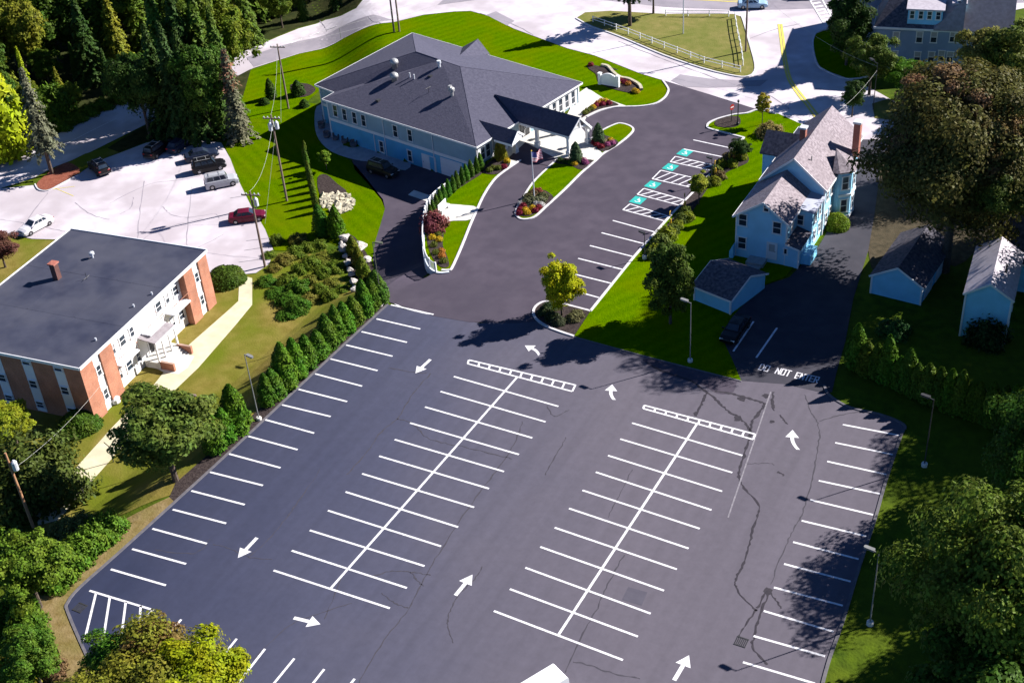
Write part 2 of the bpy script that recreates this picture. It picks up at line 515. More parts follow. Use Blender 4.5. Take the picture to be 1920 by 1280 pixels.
mat('flag_red', (0.42, 0.03, 0.05), (0.36, 0.03, 0.05), scale=5, rough=0.8)
mat('flag_white', (0.75, 0.72, 0.74), (0.68, 0.66, 0.68), scale=5, rough=0.8)
mat('flag_blue', (0.03, 0.04, 0.16), (0.04, 0.05, 0.2), scale=5, rough=0.8)
mat('rubber', (0.015, 0.015, 0.016), (0.025, 0.025, 0.025), scale=8, rough=0.85)
mat('rim', (0.45, 0.45, 0.46), (0.36, 0.36, 0.37), scale=4, rough=0.35, metal=0.6)
mat('lamp_glass', (0.75, 0.75, 0.72), (0.65, 0.65, 0.62), scale=4, rough=0.2, spec=0.6)
mat('tail_glass', (0.4, 0.02, 0.02), (0.3, 0.02, 0.02), scale=4, rough=0.2, spec=0.6)
mat('wicker', (0.12, 0.11, 0.12), (0.18, 0.16, 0.17), scale=6, rough=0.8)
mat('paver', (0.38, 0.40, 0.44), (0.30, 0.32, 0.36), scale=1.5, rough=0.85)
mat('flat_blue_roof', (0.40, 0.42, 0.50), (0.34, 0.36, 0.44), scale=1.0, rough=0.7)
objcolor('car_paint', rough=0.38, spec=0.25, coat=0.08)
objcolor('plain', rough=0.6, spec=0.3)

# ---------------------------------------------------------------- object helpers
ORIG = {}
def tag(o, label=None, cat=None, group=None, kind=None):
    if label: o['label'] = label
    if cat: o['category'] = cat
    if group: o['group'] = group
    if kind: o['kind'] = kind
    return o

def thing(name, label, cat, loc=(0, 0, 0), group=None):
    o = bpy.data.objects.new(name, None)
    o.empty_display_size = 0.3
    COL.objects.link(o)
    o.location = loc
    ORIG[o.name] = Vector(loc)
    return tag(o, label, cat, group)

class MB:
    def __init__(s):
        s.v, s.f, s.m = [], [], []
    def face(s, *pts, mi=0):
        i = len(s.v)
        s.v.extend(Vector(p) for p in pts)
        s.f.append(tuple(range(i, i + len(pts))))
        s.m.append(mi)
    def obox(s, c, u, v, w, hu, hv, hw, mi=0):
        """box about c with half sizes along three axes"""
        c, u, v, w = Vector(c), Vector(u) * hu, Vector(v) * hv, Vector(w) * hw
        i = len(s.v)
        for a in (-1, 1):
            for b in (-1, 1):
                for d in (-1, 1):
                    s.v.append(c + u * a + v * b + w * d)
        for q in ((0, 1, 3, 2), (4, 6, 7, 5), (0, 4, 5, 1), (2, 3, 7, 6), (0, 2, 6, 4), (1, 5, 7, 3)):
            s.f.append(tuple(i + k for k in q))
            s.m.append(mi)
    def box(s, x0, x1, y0, y1, z0, z1, mi=0):
        s.obox(((x0 + x1) / 2, (y0 + y1) / 2, (z0 + z1) / 2), (1, 0, 0), (0, 1, 0), (0, 0, 1), (x1 - x0) / 2, (y1 - y0) / 2, (z1 - z0) / 2, mi)
    def prism(s, pts, d, mi=0):
        """polygon pushed along d"""
        d = Vector(d)
        i = len(s.v)
        n = len(pts)
        s.v.extend(Vector(p) for p in pts)
        s.v.extend(Vector(p) + d for p in pts)
        s.f.append(tuple(i + k for k in range(n)))
        s.f.append(tuple(i + n + k for k in reversed(range(n))))
        s.m += [mi, mi]
        for k in range(n):
            s.f.append((i + k, i + n + k, i + n + (k + 1) % n, i + (k + 1) % n))
            s.m.append(mi)
    def tube(s, path, radii, seg=8, cap=True, mi=0):
        path = [Vector(p) for p in path]
        if not hasattr(radii, '__len__'):
            radii = [radii] * len(path)
        rings = []
        for k, p in enumerate(path):
            a = path[max(0, k - 1)]
            b = path[min(len(path) - 1, k + 1)]
            t = (b - a).normalized()
            x = t.orthogonal() if abs(t.z) > 0.95 else t.cross(Vector((0, 0, 1)))
            x.normalize()
            if abs(t.z) > 0.95:
                x = Vector((1, 0, 0)) - t * t.x
                x.normalize()
            y = t.cross(x)
            i = len(s.v)
            for q in range(seg):
                an = 2 * math.pi * q / seg
                s.v.append(p + (x * math.cos(an) + y * math.sin(an)) * radii[k])
            rings.append(i)
        for k in range(len(rings) - 1):
            for q in range(seg):
                s.f.append((rings[k] + q, rings[k] + (q + 1) % seg, rings[k + 1] + (q + 1) % seg, rings[k + 1] + q))
                s.m.append(mi)
        if cap:
            s.f.append(tuple(rings[0] + q for q in reversed(range(seg))))
            s.f.append(tuple(rings[-1] + q for q in range(seg)))
            s.m += [mi, mi]
    def lathe(s, c, prof, seg=12, mi=0):
        """profile (r, z) turned about the upright axis through c"""
        s.tube_z(c, prof, seg, mi)
    def tube_z(s, c, prof, seg=12, mi=0):
        c = Vector(c)
        rings = []
        for r_, z_ in prof:
            i = len(s.v)
            for q in range(seg):
                an = 2 * math.pi * q / seg
                s.v.append(c + Vector((r_ * math.cos(an), r_ * math.sin(an), z_)))
            rings.append(i)
        for k in range(len(rings) - 1):
            for q in range(seg):
                s.f.append((rings[k] + q, rings[k] + (q + 1) % seg, rings[k + 1] + (q + 1) % seg, rings[k + 1] + q))
                s.m.append(mi)
        s.f.append(tuple(rings[0] + q for q in reversed(range(seg))))
        s.f.append(tuple(rings[-1] + q for q in range(seg)))
        s.m += [mi, mi]
    def mesh(s, name, mats, off=Vector((0, 0, 0))):
        me = bpy.data.meshes.new(name)
        me.from_pydata([tuple(p - off) for p in s.v], [], s.f)
        if isinstance(mats, str):
            mats = [mats]
        for q in mats:
            me.materials.append(MATS[q])
        if len(mats) > 1:
            me.polygons.foreach_set('material_index', s.m)
        bm = bmesh.new()
        bm.from_mesh(me)
        bmesh.ops.recalc_face_normals(bm, faces=bm.faces)
        bm.to_mesh(me)
        bm.free()
        return me
    def build(s, name, mats, parent=None, smooth=False, color=None):
        off = ORIG.get(parent.name, Vector((0, 0, 0))) if parent else Vector((0, 0, 0))
        me = s.mesh(name, mats, off)
        if smooth:
            me.polygons.foreach_set('use_smooth', [True] * len(me.polygons))
        return link(name, me, parent, color)

def link(name, me, parent=None, color=None):
    o = bpy.data.objects.new(name, me)
    COL.objects.link(o)
    if parent:
        o.parent = parent
        ORIG[o.name] = ORIG.get(parent.name, Vector((0, 0, 0)))
    if color:
        o.color = (*color, 1)
    return o

def copy_tree(src, loc, rotz=0.0, scale=1.0, label=None, group=None, colors=None, parent=None):
    c = src.copy()
    COL.objects.link(c)
    if parent is None:
        c.location = loc
        c.rotation_euler = (0, 0, rotz)
        c.scale = scale if hasattr(scale, '__len__') else (scale,) * 3
        if label: c['label'] = label
        if group: c['group'] = group
    else:
        c.parent = parent
    base = src.name.split('.')[0]
    if colors and base in colors:
        c.color = (*colors[base], 1)
    for ch in src.children:
        copy_tree(ch, None, colors=colors, parent=c)
    return c

def drop(o):
    for ch in list(o.children):
        drop(ch)
    bpy.data.objects.remove(o)

ORD = ['first', 'second', 'third', 'fourth', 'fifth', 'sixth', 'seventh', 'eighth', 'ninth', 'tenth', 'eleventh', 'twelfth', 'thirteenth',
       'fourteenth', 'fifteenth', 'sixteenth', 'seventeenth', 'eighteenth', 'nineteenth', 'twentieth', 'twenty-first', 'twenty-second',
       'twenty-third', 'twenty-fourth', 'twenty-fifth', 'twenty-sixth', 'twenty-seventh', 'twenty-eighth', 'twenty-ninth', 'thirtieth']
# ================================================================ GROUND
XS = np.array([-2500, -900, -400, -220, -160, -130] + list(np.arange(-112, -8.5, 1.0)) + [-4, 10, 30, 60, 110, 200, 400, 900, 2500], float)
YS = np.array([-2500, -900, -400, -200, -120, -90] + list(np.arange(-70, 100.5, 1.0)) + [110, 130, 170, 240, 400, 900, 2500], float)
_hg = np.zeros((len(XS), len(YS)))
for i, x in enumerate(XS):
    for j, y in enumerate(YS):
        v = h(x, y)
        if -60 < x < -5 and 5 < y < 60:
            for dx in (-1.1, 0, 1.1):
                for dy in (-1.1, 0, 1.1):
                    w_ = h(x + dx, y + dy)
                    if w_ < v - 0.5:
                        v = min(v, w_)
        _hg[i, j] = v
_vv = [(XS[i], YS[j], _hg[i, j] - 0.02) for i in range(len(XS)) for j in range(len(YS))]
_ny = len(YS)
_ff = [(i * _ny + j, (i + 1) * _ny + j, (i + 1) * _ny + j + 1, i * _ny + j + 1) for i in range(len(XS) - 1) for j in range(_ny - 1)]
_me = bpy.data.meshes.new('ground')
_me.from_pydata(_vv, [], _ff)
_me.materials.append(MATS['rough_grass'])
_me.polygons.foreach_set('use_smooth', [True] * len(_me.polygons))
tag(link('ground', _me), 'rough dark grass ground under the whole site', kind='structure')

def fix(px, py, mode):
    if mode == 'flat':
        return G(px, py, 0)
    if mode == 'auto':
        return T(px, py)
    hf = h_low if mode == 'low' else h_up
    z = -1.5
    p = None
    for _ in range(30):
        p = G(px, py, z)
        z = lerp(z, hf(p.x, p.y), 0.6)
    p.z = z
    return p

def crom(pts, k=4, closed=True):
    out = []
    n = len(pts)
    rng = range(n) if closed else range(n - 1)
    for i in rng:
        if closed:
            p0, p1, p2, p3 = pts[i - 1], pts[i], pts[(i + 1) % n], pts[(i + 2) % n]
        else:
            p0, p1, p2, p3 = pts[max(0, i - 1)], pts[i], pts[i + 1], pts[min(n - 1, i + 2)]
        for s in range(k):
            t = s / k
            out.append(0.5 * ((2 * p1) + (p2 - p0) * t + (2 * p0 - 5 * p1 + 4 * p2 - p3) * t * t + (3 * p1 - p0 - 3 * p2 + p3) * t ** 3))
    if not closed:
        out.append(pts[-1])
    return out

def worldpts(pts, mode, px=True, smooth=0, closed=True):
    w = [fix(a, b, mode) if px else Vector((a, b, 0)) for a, b in pts]
    return crom(w, smooth, closed) if smooth else w

def sheet(name, pts, m, dz, mode='flat', parent=None, px=True, smooth=0, label=None, kind='structure'):
    w = worldpts(pts, mode, px, smooth)
    bm = bmesh.new()
    vs = [bm.verts.new((p.x, p.y, 0)) for p in w]
    for tri in tessellate_polygon([[Vector((p.x, p.y, 0)) for p in w]]):
        try:
            bm.faces.new([vs[k] for k in tri])
        except ValueError:
            pass
    hf = {'flat': None, 'low': h_low, 'up': h_up, 'auto': h}[mode]
    if hf:
        x0, x1 = min(p.x for p in w), max(p.x for p in w)
        y0, y1 = min(p.y for p in w), max(p.y for p in w)
        for gx in XS:
            if x0 < gx < x1 and gx < -9:
                bmesh.ops.bisect_plane(bm, geom=bm.verts[:] + bm.edges[:] + bm.faces[:], plane_co=(gx, 0, 0), plane_no=(1, 0, 0))
        for gy in YS:
            if y0 < gy < y1:
                bmesh.ops.bisect_plane(bm, geom=bm.verts[:] + bm.edges[:] + bm.faces[:], plane_co=(0, gy, 0), plane_no=(0, 1, 0))
        for v in bm.verts:
            v.co.z = hf(v.co.x, v.co.y) + dz
    else:
        for v in bm.verts:
            v.co.z = dz
    bmesh.ops.recalc_face_normals(bm, faces=bm.faces)
    if sum(f.normal.z for f in bm.faces) < 0:
        bmesh.ops.reverse_faces(bm, faces=bm.faces)
    me = bpy.data.meshes.new(name)
    bm.to_mesh(me)
    bm.free()
    me.materials.append(MATS[m])
    o = link(name, me, parent)
    if parent is None:
        tag(o, label, kind=kind)
    return o

def kerb(pts, mode='flat', w=0.16, top=0.14, m='kerb_stone', closed=False, px=True, smooth=4, name='kerb', parent=None):
    p = worldpts(pts, mode, px, smooth, closed)
    n = len(p)
    mb = MB()
    rows = []
    for i in range(n):
        a = p[i - 1] if (i > 0 or closed) else p[i]
        b = p[(i + 1) % n] if (i < n - 1 or closed) else p[i]
        t = (b - a)
        t.z = 0
        t.normalize()
        s = Vector((-t.y, t.x, 0)) * w
        z = p[i].z
        rows.append([Vector((p[i].x, p[i].y, z)) + s * q + Vector((0, 0, zz)) for q, zz in ((-1, -0.1), (-0.85, top), (0.85, top), (1, -0.1))])
    for i in range(n if closed else n - 1):
        a, b = rows[i], rows[(i + 1) % n]
        for k in range(3):
            mb.face(a[k], a[k + 1], b[k + 1], b[k])
    if not closed:
        mb.face(*rows[0])
        mb.face(*rows[-1])
    o = mb.build(name, m, parent)
    if parent is None:
        tag(o, kind='structure')
    return o

# ---- roads
road = sheet('road', [(-60, 330), (0, 305), (45, 287), (120, 245), (190, 205), (260, 180), (310, 160), (400, 115), (465, 94), (520, 70), (560, 54), (610, 38), (640, 30),
              (668, 16), (690, -10), (720, -60), (1300, -110), (2050, -70), (2050, -12), (1900, 20), (1700, 40), (1562, 52), (1530, 62), (1522, 85), (1530, 118), (1545, 132), (1600, 150), (1650, 175),
              (1720, 215), (1720, 262), (1660, 262), (1590, 275), (1560, 250), (1500, 232), (1460, 214), (1421, 206), (1332, 178), (1244, 151), (1200, 138), (1114, 104), (1064, 91),
              (963, 54), (916, 30), (882, 21), (852, 22), (795, 28), (738, 42), (644, 72), (560, 101), (475, 128), (400, 165), (330, 205), (250, 245), (150, 295),
              (105, 312), (60, 335), (-60, 372)], 'pale_road', 0.015, 'up')
sheet('main_road', [(820, 10), (1000, -14), (1250, 14), (1400, 20), (1480, 18), (2050, 2), (2050, -70), (1300, -110), (900, -60)], 'grey_road', 0.035, 'flat')
sheet('road_patch', [(1258, 152), (1275, 140), (1330, 148), (1395, 152), (1440, 150), (1425, 162), (1330, 165), (1285, 163)], 'grey_road', 0.035, 'flat', parent=road)
sheet('road_patch', [(880, 40), (930, 22), (965, 40), (945, 52)], 'grey_road', 0.035, 'flat', parent=road)
sheet('road_edge', [(462, 108), (520, 88), (560, 78), (640, 50), (700, 28), (735, 38), (644, 71), (560, 100), (476, 126)], 'grey_road', 0.035, 'up', parent=road)
# ---- neighbour's parking lot on the lower ground to the west
left_lot = sheet('apartment_parking_lot', [(-120, 375), (-60, 360), (69, 347), (79, 355), (95, 354), (116, 343), (146, 327), (165, 315), (190, 300), (225, 287), (275, 268), (330, 258),
                (415, 268), (432, 298), (447, 338), (470, 385), (497, 430), (513, 470), (505, 495), (480, 512), (440, 516), (395, 510), (300, 490), (140, 450),
                (60, 448), (30, 442), (-60, 440), (-160, 420)], 'pale_road', 0.03, 'low')
# ---- the big lot, the new drive, the lower drive, the shaded side drive
lot = sheet('parking_lot', [(727, 571), (640, 652), (560, 727), (440, 840), (325, 945), (220, 1040), (150, 1102), (128, 1130), (128, 1146), (160, 1222), (190, 1282), (240, 1400), (1500, 1400),
            (1540, 1290), (1555, 1235), (1580, 1165), (1612, 1060), (1640, 975), (1662, 898), (1690, 815), (1697, 800), (1680, 788), (1645, 776), (1600, 766), (1575, 755), (1556, 742), (1548, 730), (1540, 718),
            (1416, 690), (1400, 712), (1390, 714), (1300, 691), (1200, 665), (1120, 643), (1076, 631), (1060, 628), (1035, 616), (1010, 600), (900, 606), (815, 592), (770, 583)], 'lot_asphalt', 0.02, 'flat')
drive = sheet('entrance_drive', [(728, 566), (725, 553), (735, 549), (800, 520), (822, 507), (841, 507), (848, 502), (882, 422), (894, 395), (905, 371), (919, 348), (936, 329), (976, 301), (985, 270),
              (1060, 225), (1100, 219), (1124, 208), (1152, 201), (1174, 200), (1202, 200), (1229, 195), (1246, 184), (1253, 171), (1250, 163), (1243, 151), (1332, 178), (1421, 206),
              (1400, 213), (1375, 216), (1345, 224), (1328, 232), (1327, 241), (1395, 259), (1300, 361), (1256, 406), (1188, 483), (1107, 584), (1060, 572), (1025, 566), (1006, 574), (1000, 588), (1008, 603),
              (960, 606), (880, 604), (815, 593)], 'new_asphalt', 0.035, 'flat')
_wl = [(p.x, p.y) for p in WALL]
_lowpts = [(p.x, p.y) for p in [fix(a, b, 'low') for a, b in [(728, 564), (722, 545), (706, 515), (699, 485), (703, 455), (714, 420), (722, 392), (715, 375), (690, 345), (665, 318), (660, 300)]]]
_inn = [(H_SW.x - 0.3, H_SW.y + 0.2)] + _wl[::-1]
lower = sheet('lower_drive', _lowpts + [(-40.0, 36.8), (-30, 35.0)] + _inn + [(-12.2, 7.5), (-12.0, 3.0)], 'new_asphalt', 0.03, 'low', px=False)
sheet('paver_patio', [(594, 200), (590, 235), (598, 262), (622, 285), (665, 300), (700, 305), (760, 320), (760, 290), (640, 235), (620, 200)], 'paver', 0.045, 'low', smooth=3)
sheet('pad', [(765, 366), (776, 357), (812, 369), (800, 378)], 'concrete', 0.05, 'low', parent=lower)
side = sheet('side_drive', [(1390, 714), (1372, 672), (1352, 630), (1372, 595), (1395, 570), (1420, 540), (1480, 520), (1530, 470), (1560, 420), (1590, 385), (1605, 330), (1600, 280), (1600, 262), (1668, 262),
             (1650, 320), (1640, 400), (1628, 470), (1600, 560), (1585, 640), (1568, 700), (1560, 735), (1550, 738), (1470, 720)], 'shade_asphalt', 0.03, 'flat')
# ---- turf
sheet('yard_dirt', [(1668, 262), (1650, 320), (1640, 400), (1628, 470), (1650, 520), (1720, 470), (1790, 500), (1830, 470), (1900, 420), (1960, 330), (1850, 270)], 'brown_dirt', 0.02, 'flat', smooth=2)
lawn = sheet('front_lawn', [(470, 132), (560, 102), (644, 73), (738, 43), (795, 29), (852, 23), (882, 22), (916, 31), (963, 55), (1064, 92), (1114, 105), (1200, 139), (1243, 152), (1252, 165), (1253, 171),
              (1246, 184), (1229, 195), (1202, 200), (1174, 200), (1130, 186), (1080, 170), (1000, 180), (900, 165), (760, 150), (660, 165), (600, 170), (560, 205), (520, 215), (470, 225), (450, 200)], 'bright_lawn', 0.045, 'up')
sheet('west_lawn', [(470, 205), (560, 190), (592, 195), (592, 240), (602, 262), (640, 290), (668, 312), (695, 345), (718, 374), (722, 392), (714, 420), (703, 455), (699, 485), (706, 515), (722, 545), (728, 564), (718, 572), (690, 535),
                    (650, 470), (600, 445), (555, 470), (515, 470), (497, 430), (470, 385), (447, 338), (432, 298), (418, 268), (440, 235)], 'side_lawn', 0.03, 'low')
sheet('house_lawn', [(1395, 259), (1327, 241), (1328, 232), (1345, 224), (1375, 216), (1400, 213), (1421, 206), (1460, 214), (1500, 232), (1560, 250), (1590, 275), (1600, 330), (1560, 420), (1520, 470), (1470, 520), (1420, 540),
                     (1395, 570), (1372, 595), (1352, 630), (1372, 672), (1390, 714), (1300, 691), (1200, 665), (1120, 643), (1076, 631), (1107, 584), (1188, 483), (1256, 406), (1300, 361)], 'bright_lawn', 0.045, 'flat')
sheet('wall_lawn', [(p.x, p.y) for p in [G(a, b) for a, b in [(976, 301), (936, 329), (919, 348), (905, 371), (894, 395), (882, 422), (848, 502), (841, 507)]]] + [(x + 0.05, y - 0.02) for x, y in _wl] + [(H_SW.x + .2, H_SW.y)], 'bright_lawn', 0.05, 'flat', px=False)
sheet('apartment_lawn', [(395, 512), (440, 517), (480, 514), (520, 475), (560, 470), (600, 480), (640, 520), (700, 560), (660, 612), (560, 705), (440, 815), (330, 925), (240, 960), (120, 1010), (60, 985), (0, 930), (-200, 950), (-200, 560), (-60, 440), (30, 443), (60, 449), (140, 451), (300, 492)],
      'dry_grass', 0.02, 'low')
sheet('lot_verge', [(330, 938), (322, 930), (270, 955), (215, 985), (160, 1020), (110, 1085), (75, 1115), (80, 1165), (110, 1220), (130, 1282), (190, 1282), (160, 1224), (126, 1147), (126, 1130), (150, 1100), (220, 1038)], 'dry_verge', 0.045, 'low')
sheet('lot_edge_bed', [(728, 562), (705, 568), (640, 622), (560, 697), (470, 782), (410, 835), (330, 905), (318, 932), (328, 942), (440, 838), (560, 725), (640, 650), (727, 570)], 'mulch', 0.05, 'low')
isl = sheet('traffic_island', [(1080, 35), (1110, 50), (1161, 68), (1244, 103), (1321, 129), (1371, 141), (1397, 144), (1411, 138), (1415, 122), (1405, 80), (1395, 44), (1390, 32), (1375, 27), (1248, 27), (1145, 21), (1097, 24)], 'island_grass', 0.05, 'flat')
sheet('corner_lawn', [(1530, 64), (1562, 54), (1640, 60), (1645, 140), (1590, 148), (1545, 131), (1531, 117), (1524, 85)], 'bright_lawn', 0.05, 'flat')
sheet('road_verge', [(1635, 195), (1665, 186), (1700, 205), (1690, 228), (1640, 222)], 'island_grass', 0.05, 'flat')
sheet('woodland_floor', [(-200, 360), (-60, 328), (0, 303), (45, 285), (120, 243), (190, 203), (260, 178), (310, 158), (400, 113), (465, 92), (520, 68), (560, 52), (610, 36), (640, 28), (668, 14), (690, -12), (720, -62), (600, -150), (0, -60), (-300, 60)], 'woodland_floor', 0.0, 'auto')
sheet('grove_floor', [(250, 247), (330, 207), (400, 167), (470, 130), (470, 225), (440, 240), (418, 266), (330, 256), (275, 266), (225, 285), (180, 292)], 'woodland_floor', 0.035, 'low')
# ---- mulch island in the apartment lot
sheet('lot_island', [(69, 346), (74, 354), (86, 357), (100, 352), (116, 343), (146, 327), (150, 318), (130, 306), (108, 313), (79, 335)], 'red_mulch', 0.09, 'low', smooth=3)
sheet('lot_island_grass', [(146, 328), (165, 315), (190, 300), (225, 287), (200, 278), (160, 289), (128, 305), (149, 318)], 'dry_grass', 0.08, 'low')
kerb([(66, 346), (72, 356), (86, 359), (101, 354), (117, 345), (147, 329)], 'low', 0.1, 0.16, smooth=3)
# ---- pale walks
walk = sheet('apartment_walk', [(449, 516), (473, 522), (473, 572), (440, 612), (372, 690), (330, 730), (300, 760), (250, 815), (170, 905), (110, 975), (72, 985), (66, 962), (140, 880), (212, 800), (290, 720), (308, 697), (345, 655), (425, 585), (447, 565)],
             'warm_concrete', 0.05, 'low')
sheet('entrance_plaza', [(292, 690), (330, 664), (365, 668), (352, 690), (335, 702), (308, 699)], 'concrete', 0.06, 'low')
sheet('lawn_terrace', [(824, 418), (818, 402), (830, 384), (848, 384), (872, 386), (893, 390), (884, 412), (850, 415)], 'concrete', 0.09, 'flat', smooth=3)
plaza = sheet('entry_plaza', [(925, 300), (985, 252), (1020, 232), (1060, 222), (1085, 175), (1100, 165), (1130, 184), (1176, 200), (1152, 202), (1124, 209), (1100, 220), (1090, 240), (1131, 289), (1117, 301), (1048, 297), (1038, 300), (976, 302), (938, 326), (925, 318)], 'concrete', 0.065, 'flat')
sheet('plaza_lane', [(950, 300), (985, 268), (1046, 300), (1030, 312), (976, 302)], 'new_asphalt', 0.08, 'flat', parent=plaza)
# ---- beds
def bed(pts, mode='flat', m='mulch', smooth=3, dz=0.10):
    return sheet('planting_bed', pts, m, dz, mode, smooth=smooth)
bed([(905, 318), (925, 300), (950, 296), (957, 306), (950, 318), (930, 328), (905, 325)])
bed([(900, 312), (870, 330), (835, 352), (812, 375), (802, 398), (797, 420), (799, 440), (805, 470), (815, 490), (828, 502), (842, 500), (838, 480), (830, 460), (832, 440), (825, 420), (808, 412), (815, 390), (845, 365), (880, 342), (905, 325)])
bed([(1160, 133), (1105, 122), (1104, 130), (1117, 140), (1122, 155), (1140, 165), (1165, 172), (1190, 176), (1202, 172), (1200, 163), (1180, 152), (1162, 148), (1150, 138), (1130, 123)])
bed([(1088, 224), (1098, 210), (1115, 195), (1135, 188), (1160, 197), (1150, 200), (1124, 206), (1100, 217)])
bed([(1296, 358), (1325, 330), (1360, 293), (1385, 278), (1400, 290), (1402, 306), (1370, 320), (1335, 345), (1310, 380), (1280, 425), (1262, 440), (1240, 470), (1228, 486), (1205, 486), (1215, 462), (1260, 412)])
bed([(545, 160), (575, 158), (592, 168), (580, 180), (555, 182)], 'up')
bed([(596, 333), (612, 328), (632, 345), (650, 362), (610, 372), (598, 360)], 'low', dz=0.07)
bed([(640, 440), (665, 445), (690, 480), (700, 500), (705, 530), (690, 540), (665, 520), (650, 490), (640, 465)], 'low', dz=0.07)
sheet('planting_bed', [(1340, 230), (1352, 222), (1383, 219), (1388, 233), (1372, 240), (1345, 238)], 'mulch', 0.09, 'flat', smooth=3)
# ---- kerbed islands in front of the entrance
ISL1 = [(967, 401), (971, 389), (979, 375), (999, 344), (1026, 317), (1048, 298), (1117, 302), (1090, 324), (1060, 354), (1023, 388), (1003, 406), (986, 412), (974, 410)]
ISL2 = [(1107, 263), (1127, 247), (1154, 234), (1168, 233), (1184, 239), (1186, 247), (1164, 267), (1131, 289)]
ISL3 = [(1107, 584), (1060, 572), (1025, 566), (1006, 574), (1000, 588), (1010, 603), (1035, 617), (1076, 631)]
sheet('flagpole_island', ISL1, 'bright_lawn', 0.11, 'flat')
sheet('canopy_island', ISL2, 'bright_lawn', 0.11, 'flat')
sheet('tree_island', ISL3, 'mulch', 0.10, 'flat')
bed([(972, 404), (974, 391), (983, 376), (1000, 362), (1020, 358), (1038, 372), (1024, 386), (1004, 402), (988, 408)], dz=0.14)
bed([(1040, 306), (1052, 298), (1088, 300), (1113, 303), (1092, 320), (1070, 312)], dz=0.14)
bed([(1108, 265), (1122, 255), (1140, 257), (1160, 270), (1131, 286)], dz=0.14)
kerb([(1048, 297), (1026, 317), (999, 344), (979, 375), (971, 389), (967, 401), (974, 410), (986, 412), (1003, 407), (1023, 389), (1060, 355), (1090, 325), (1117, 302), (1131, 289), (1164, 268), (1186, 248), (1184, 239), (1168, 233), (1154, 234), (1127, 247), (1107, 263)])
kerb([(1107, 584), (1060, 572), (1025, 566), (1006, 574), (1000, 588), (1010, 603), (1035, 617), (1076, 631)])
kerb([(1107, 584), (1188, 483), (1256, 406), (1300, 361), (1395, 259)], smooth=0)
kerb([(1395, 259), (1360, 250), (1330, 242), (1326, 237), (1330, 231), (1345, 224), (1375, 216), (1400, 213), (1421, 207), (1455, 214)])
kerb([(976, 301), (936, 329), (919, 348), (905, 371), (894, 395), (882, 422), (866, 462), (848, 502), (841, 507), (828, 507)])
kerb([(1243, 152), (1252, 165), (1253, 172), (1246, 184), (1229, 195), (1202, 200), (1174, 201), (1152, 202), (1124, 209), (1100, 220)])
kerb([(723, 546), (728, 556), (740, 569), (765, 580), (813, 591)], 'low', 0.09, 0.03, 'white_paint', smooth=4)
kerb([(727, 571), (640, 651), (560, 726), (440, 839), (325, 944), (220, 1039), (150, 1101), (127, 1130), (127, 1147), (160, 1223), (190, 1282)], 'flat', 0.14, 0.10, 'asphalt_kerb', smooth=3)
kerb([(1545, 722), (1552, 738), (1575, 755), (1600, 766), (1645, 776), (1680, 788), (1697, 800), (1690, 815), (1662, 898), (1640, 975), (1612, 1060), (1580, 1165), (1555, 1235), (1540, 1290)], 'flat', 0.14, 0.10, 'asphalt_kerb', smooth=3)
kerb([(1076, 632), (1120, 644), (1200, 666), (1300, 692), (1390, 715)], 'flat', 0.1, 0.08, 'asphalt_kerb', smooth=2)
kerb([(1080, 35), (1110, 51), (1161, 69), (1244, 104), (1321, 130), (1371, 142), (1397, 145), (1412, 139), (1416, 122), (1405, 80), (1395, 44), (1390, 31)], smooth=3)
kerb([(1644, 141), (1590, 149), (1545, 132), (1531, 118), (1524, 85), (1530, 63), (1562, 53)], smooth=3, w=0.12)

# ================================================================ PAINT AND CRACKS on the pavement
def stripe(a, b, w=0.10, z=0.032, m='white_paint', parent=None, name='stall_line', px=True, mode='flat'):
    A = fix(*a, mode) if px else Vector((*a, 0))
    B = fix(*b, mode) if px else Vector((*b, 0))
    z0, z1 = (0, 0) if mode == 'flat' else (A.z, B.z)
    d = (B - A)
    d.z = 0
    d.normalize()
    s = Vector((-d.y, d.x, 0)) * w
    mb = MB()
    mb.face(*[Vector((q.x, q.y, zz + z)) for q, zz in ((A + s, z0), (A - s, z0), (B - s, z1), (B + s, z1))])
    return mb.build(name, m, parent)

ROW_B = [((851, 706), (1047, 762)), ((826, 734), (1023, 791)), ((797, 763), (998, 821)), ((769, 793), (973, 852)), ((740, 824), (945, 884)), ((711, 855), (917, 916)), ((679, 888), (889, 951)), ((648, 922), (859, 988)), ((615, 957), (827, 1024)), ((581, 994), (796, 1061)), ((547, 1032), (763, 1102)), ((513, 1069), (731, 1140))]
ROW_C = [((1185, 793), (1392, 854)), ((1163, 823), (1373, 886)), ((1140, 854), (1354, 921)), ((1117, 885), (1334, 956)), ((1092, 919), (1312, 991)), ((1067, 953), (1291, 1028)), ((1040, 989), (1269, 1067)), ((1013, 1025), (1245, 1107)), ((985, 1064), (1220, 1150)), ((956, 1104), (1196, 1193)), ((926, 1145), (1168, 1237))]
ROW_A = [((706, 598), (788, 617)), ((678, 622), (763, 642)), ((649, 647), (736, 668)), ((620, 673), (708, 695)), ((591, 701), (679, 724)), ((560, 730), (651, 753)), ((529, 759), (620, 781)), ((498, 787), (589, 812)), ((466, 818), (558, 843)), ((430, 851), (526, 877)), ((394, 885), (493, 910)), ((359, 920), (459, 946)), ((324, 955), (424, 981)), ((286, 991), (388, 1019)), ((248, 1029), (349, 1057)), ((208, 1067), (311, 1097)), ((168, 1107), (287, 1143))]
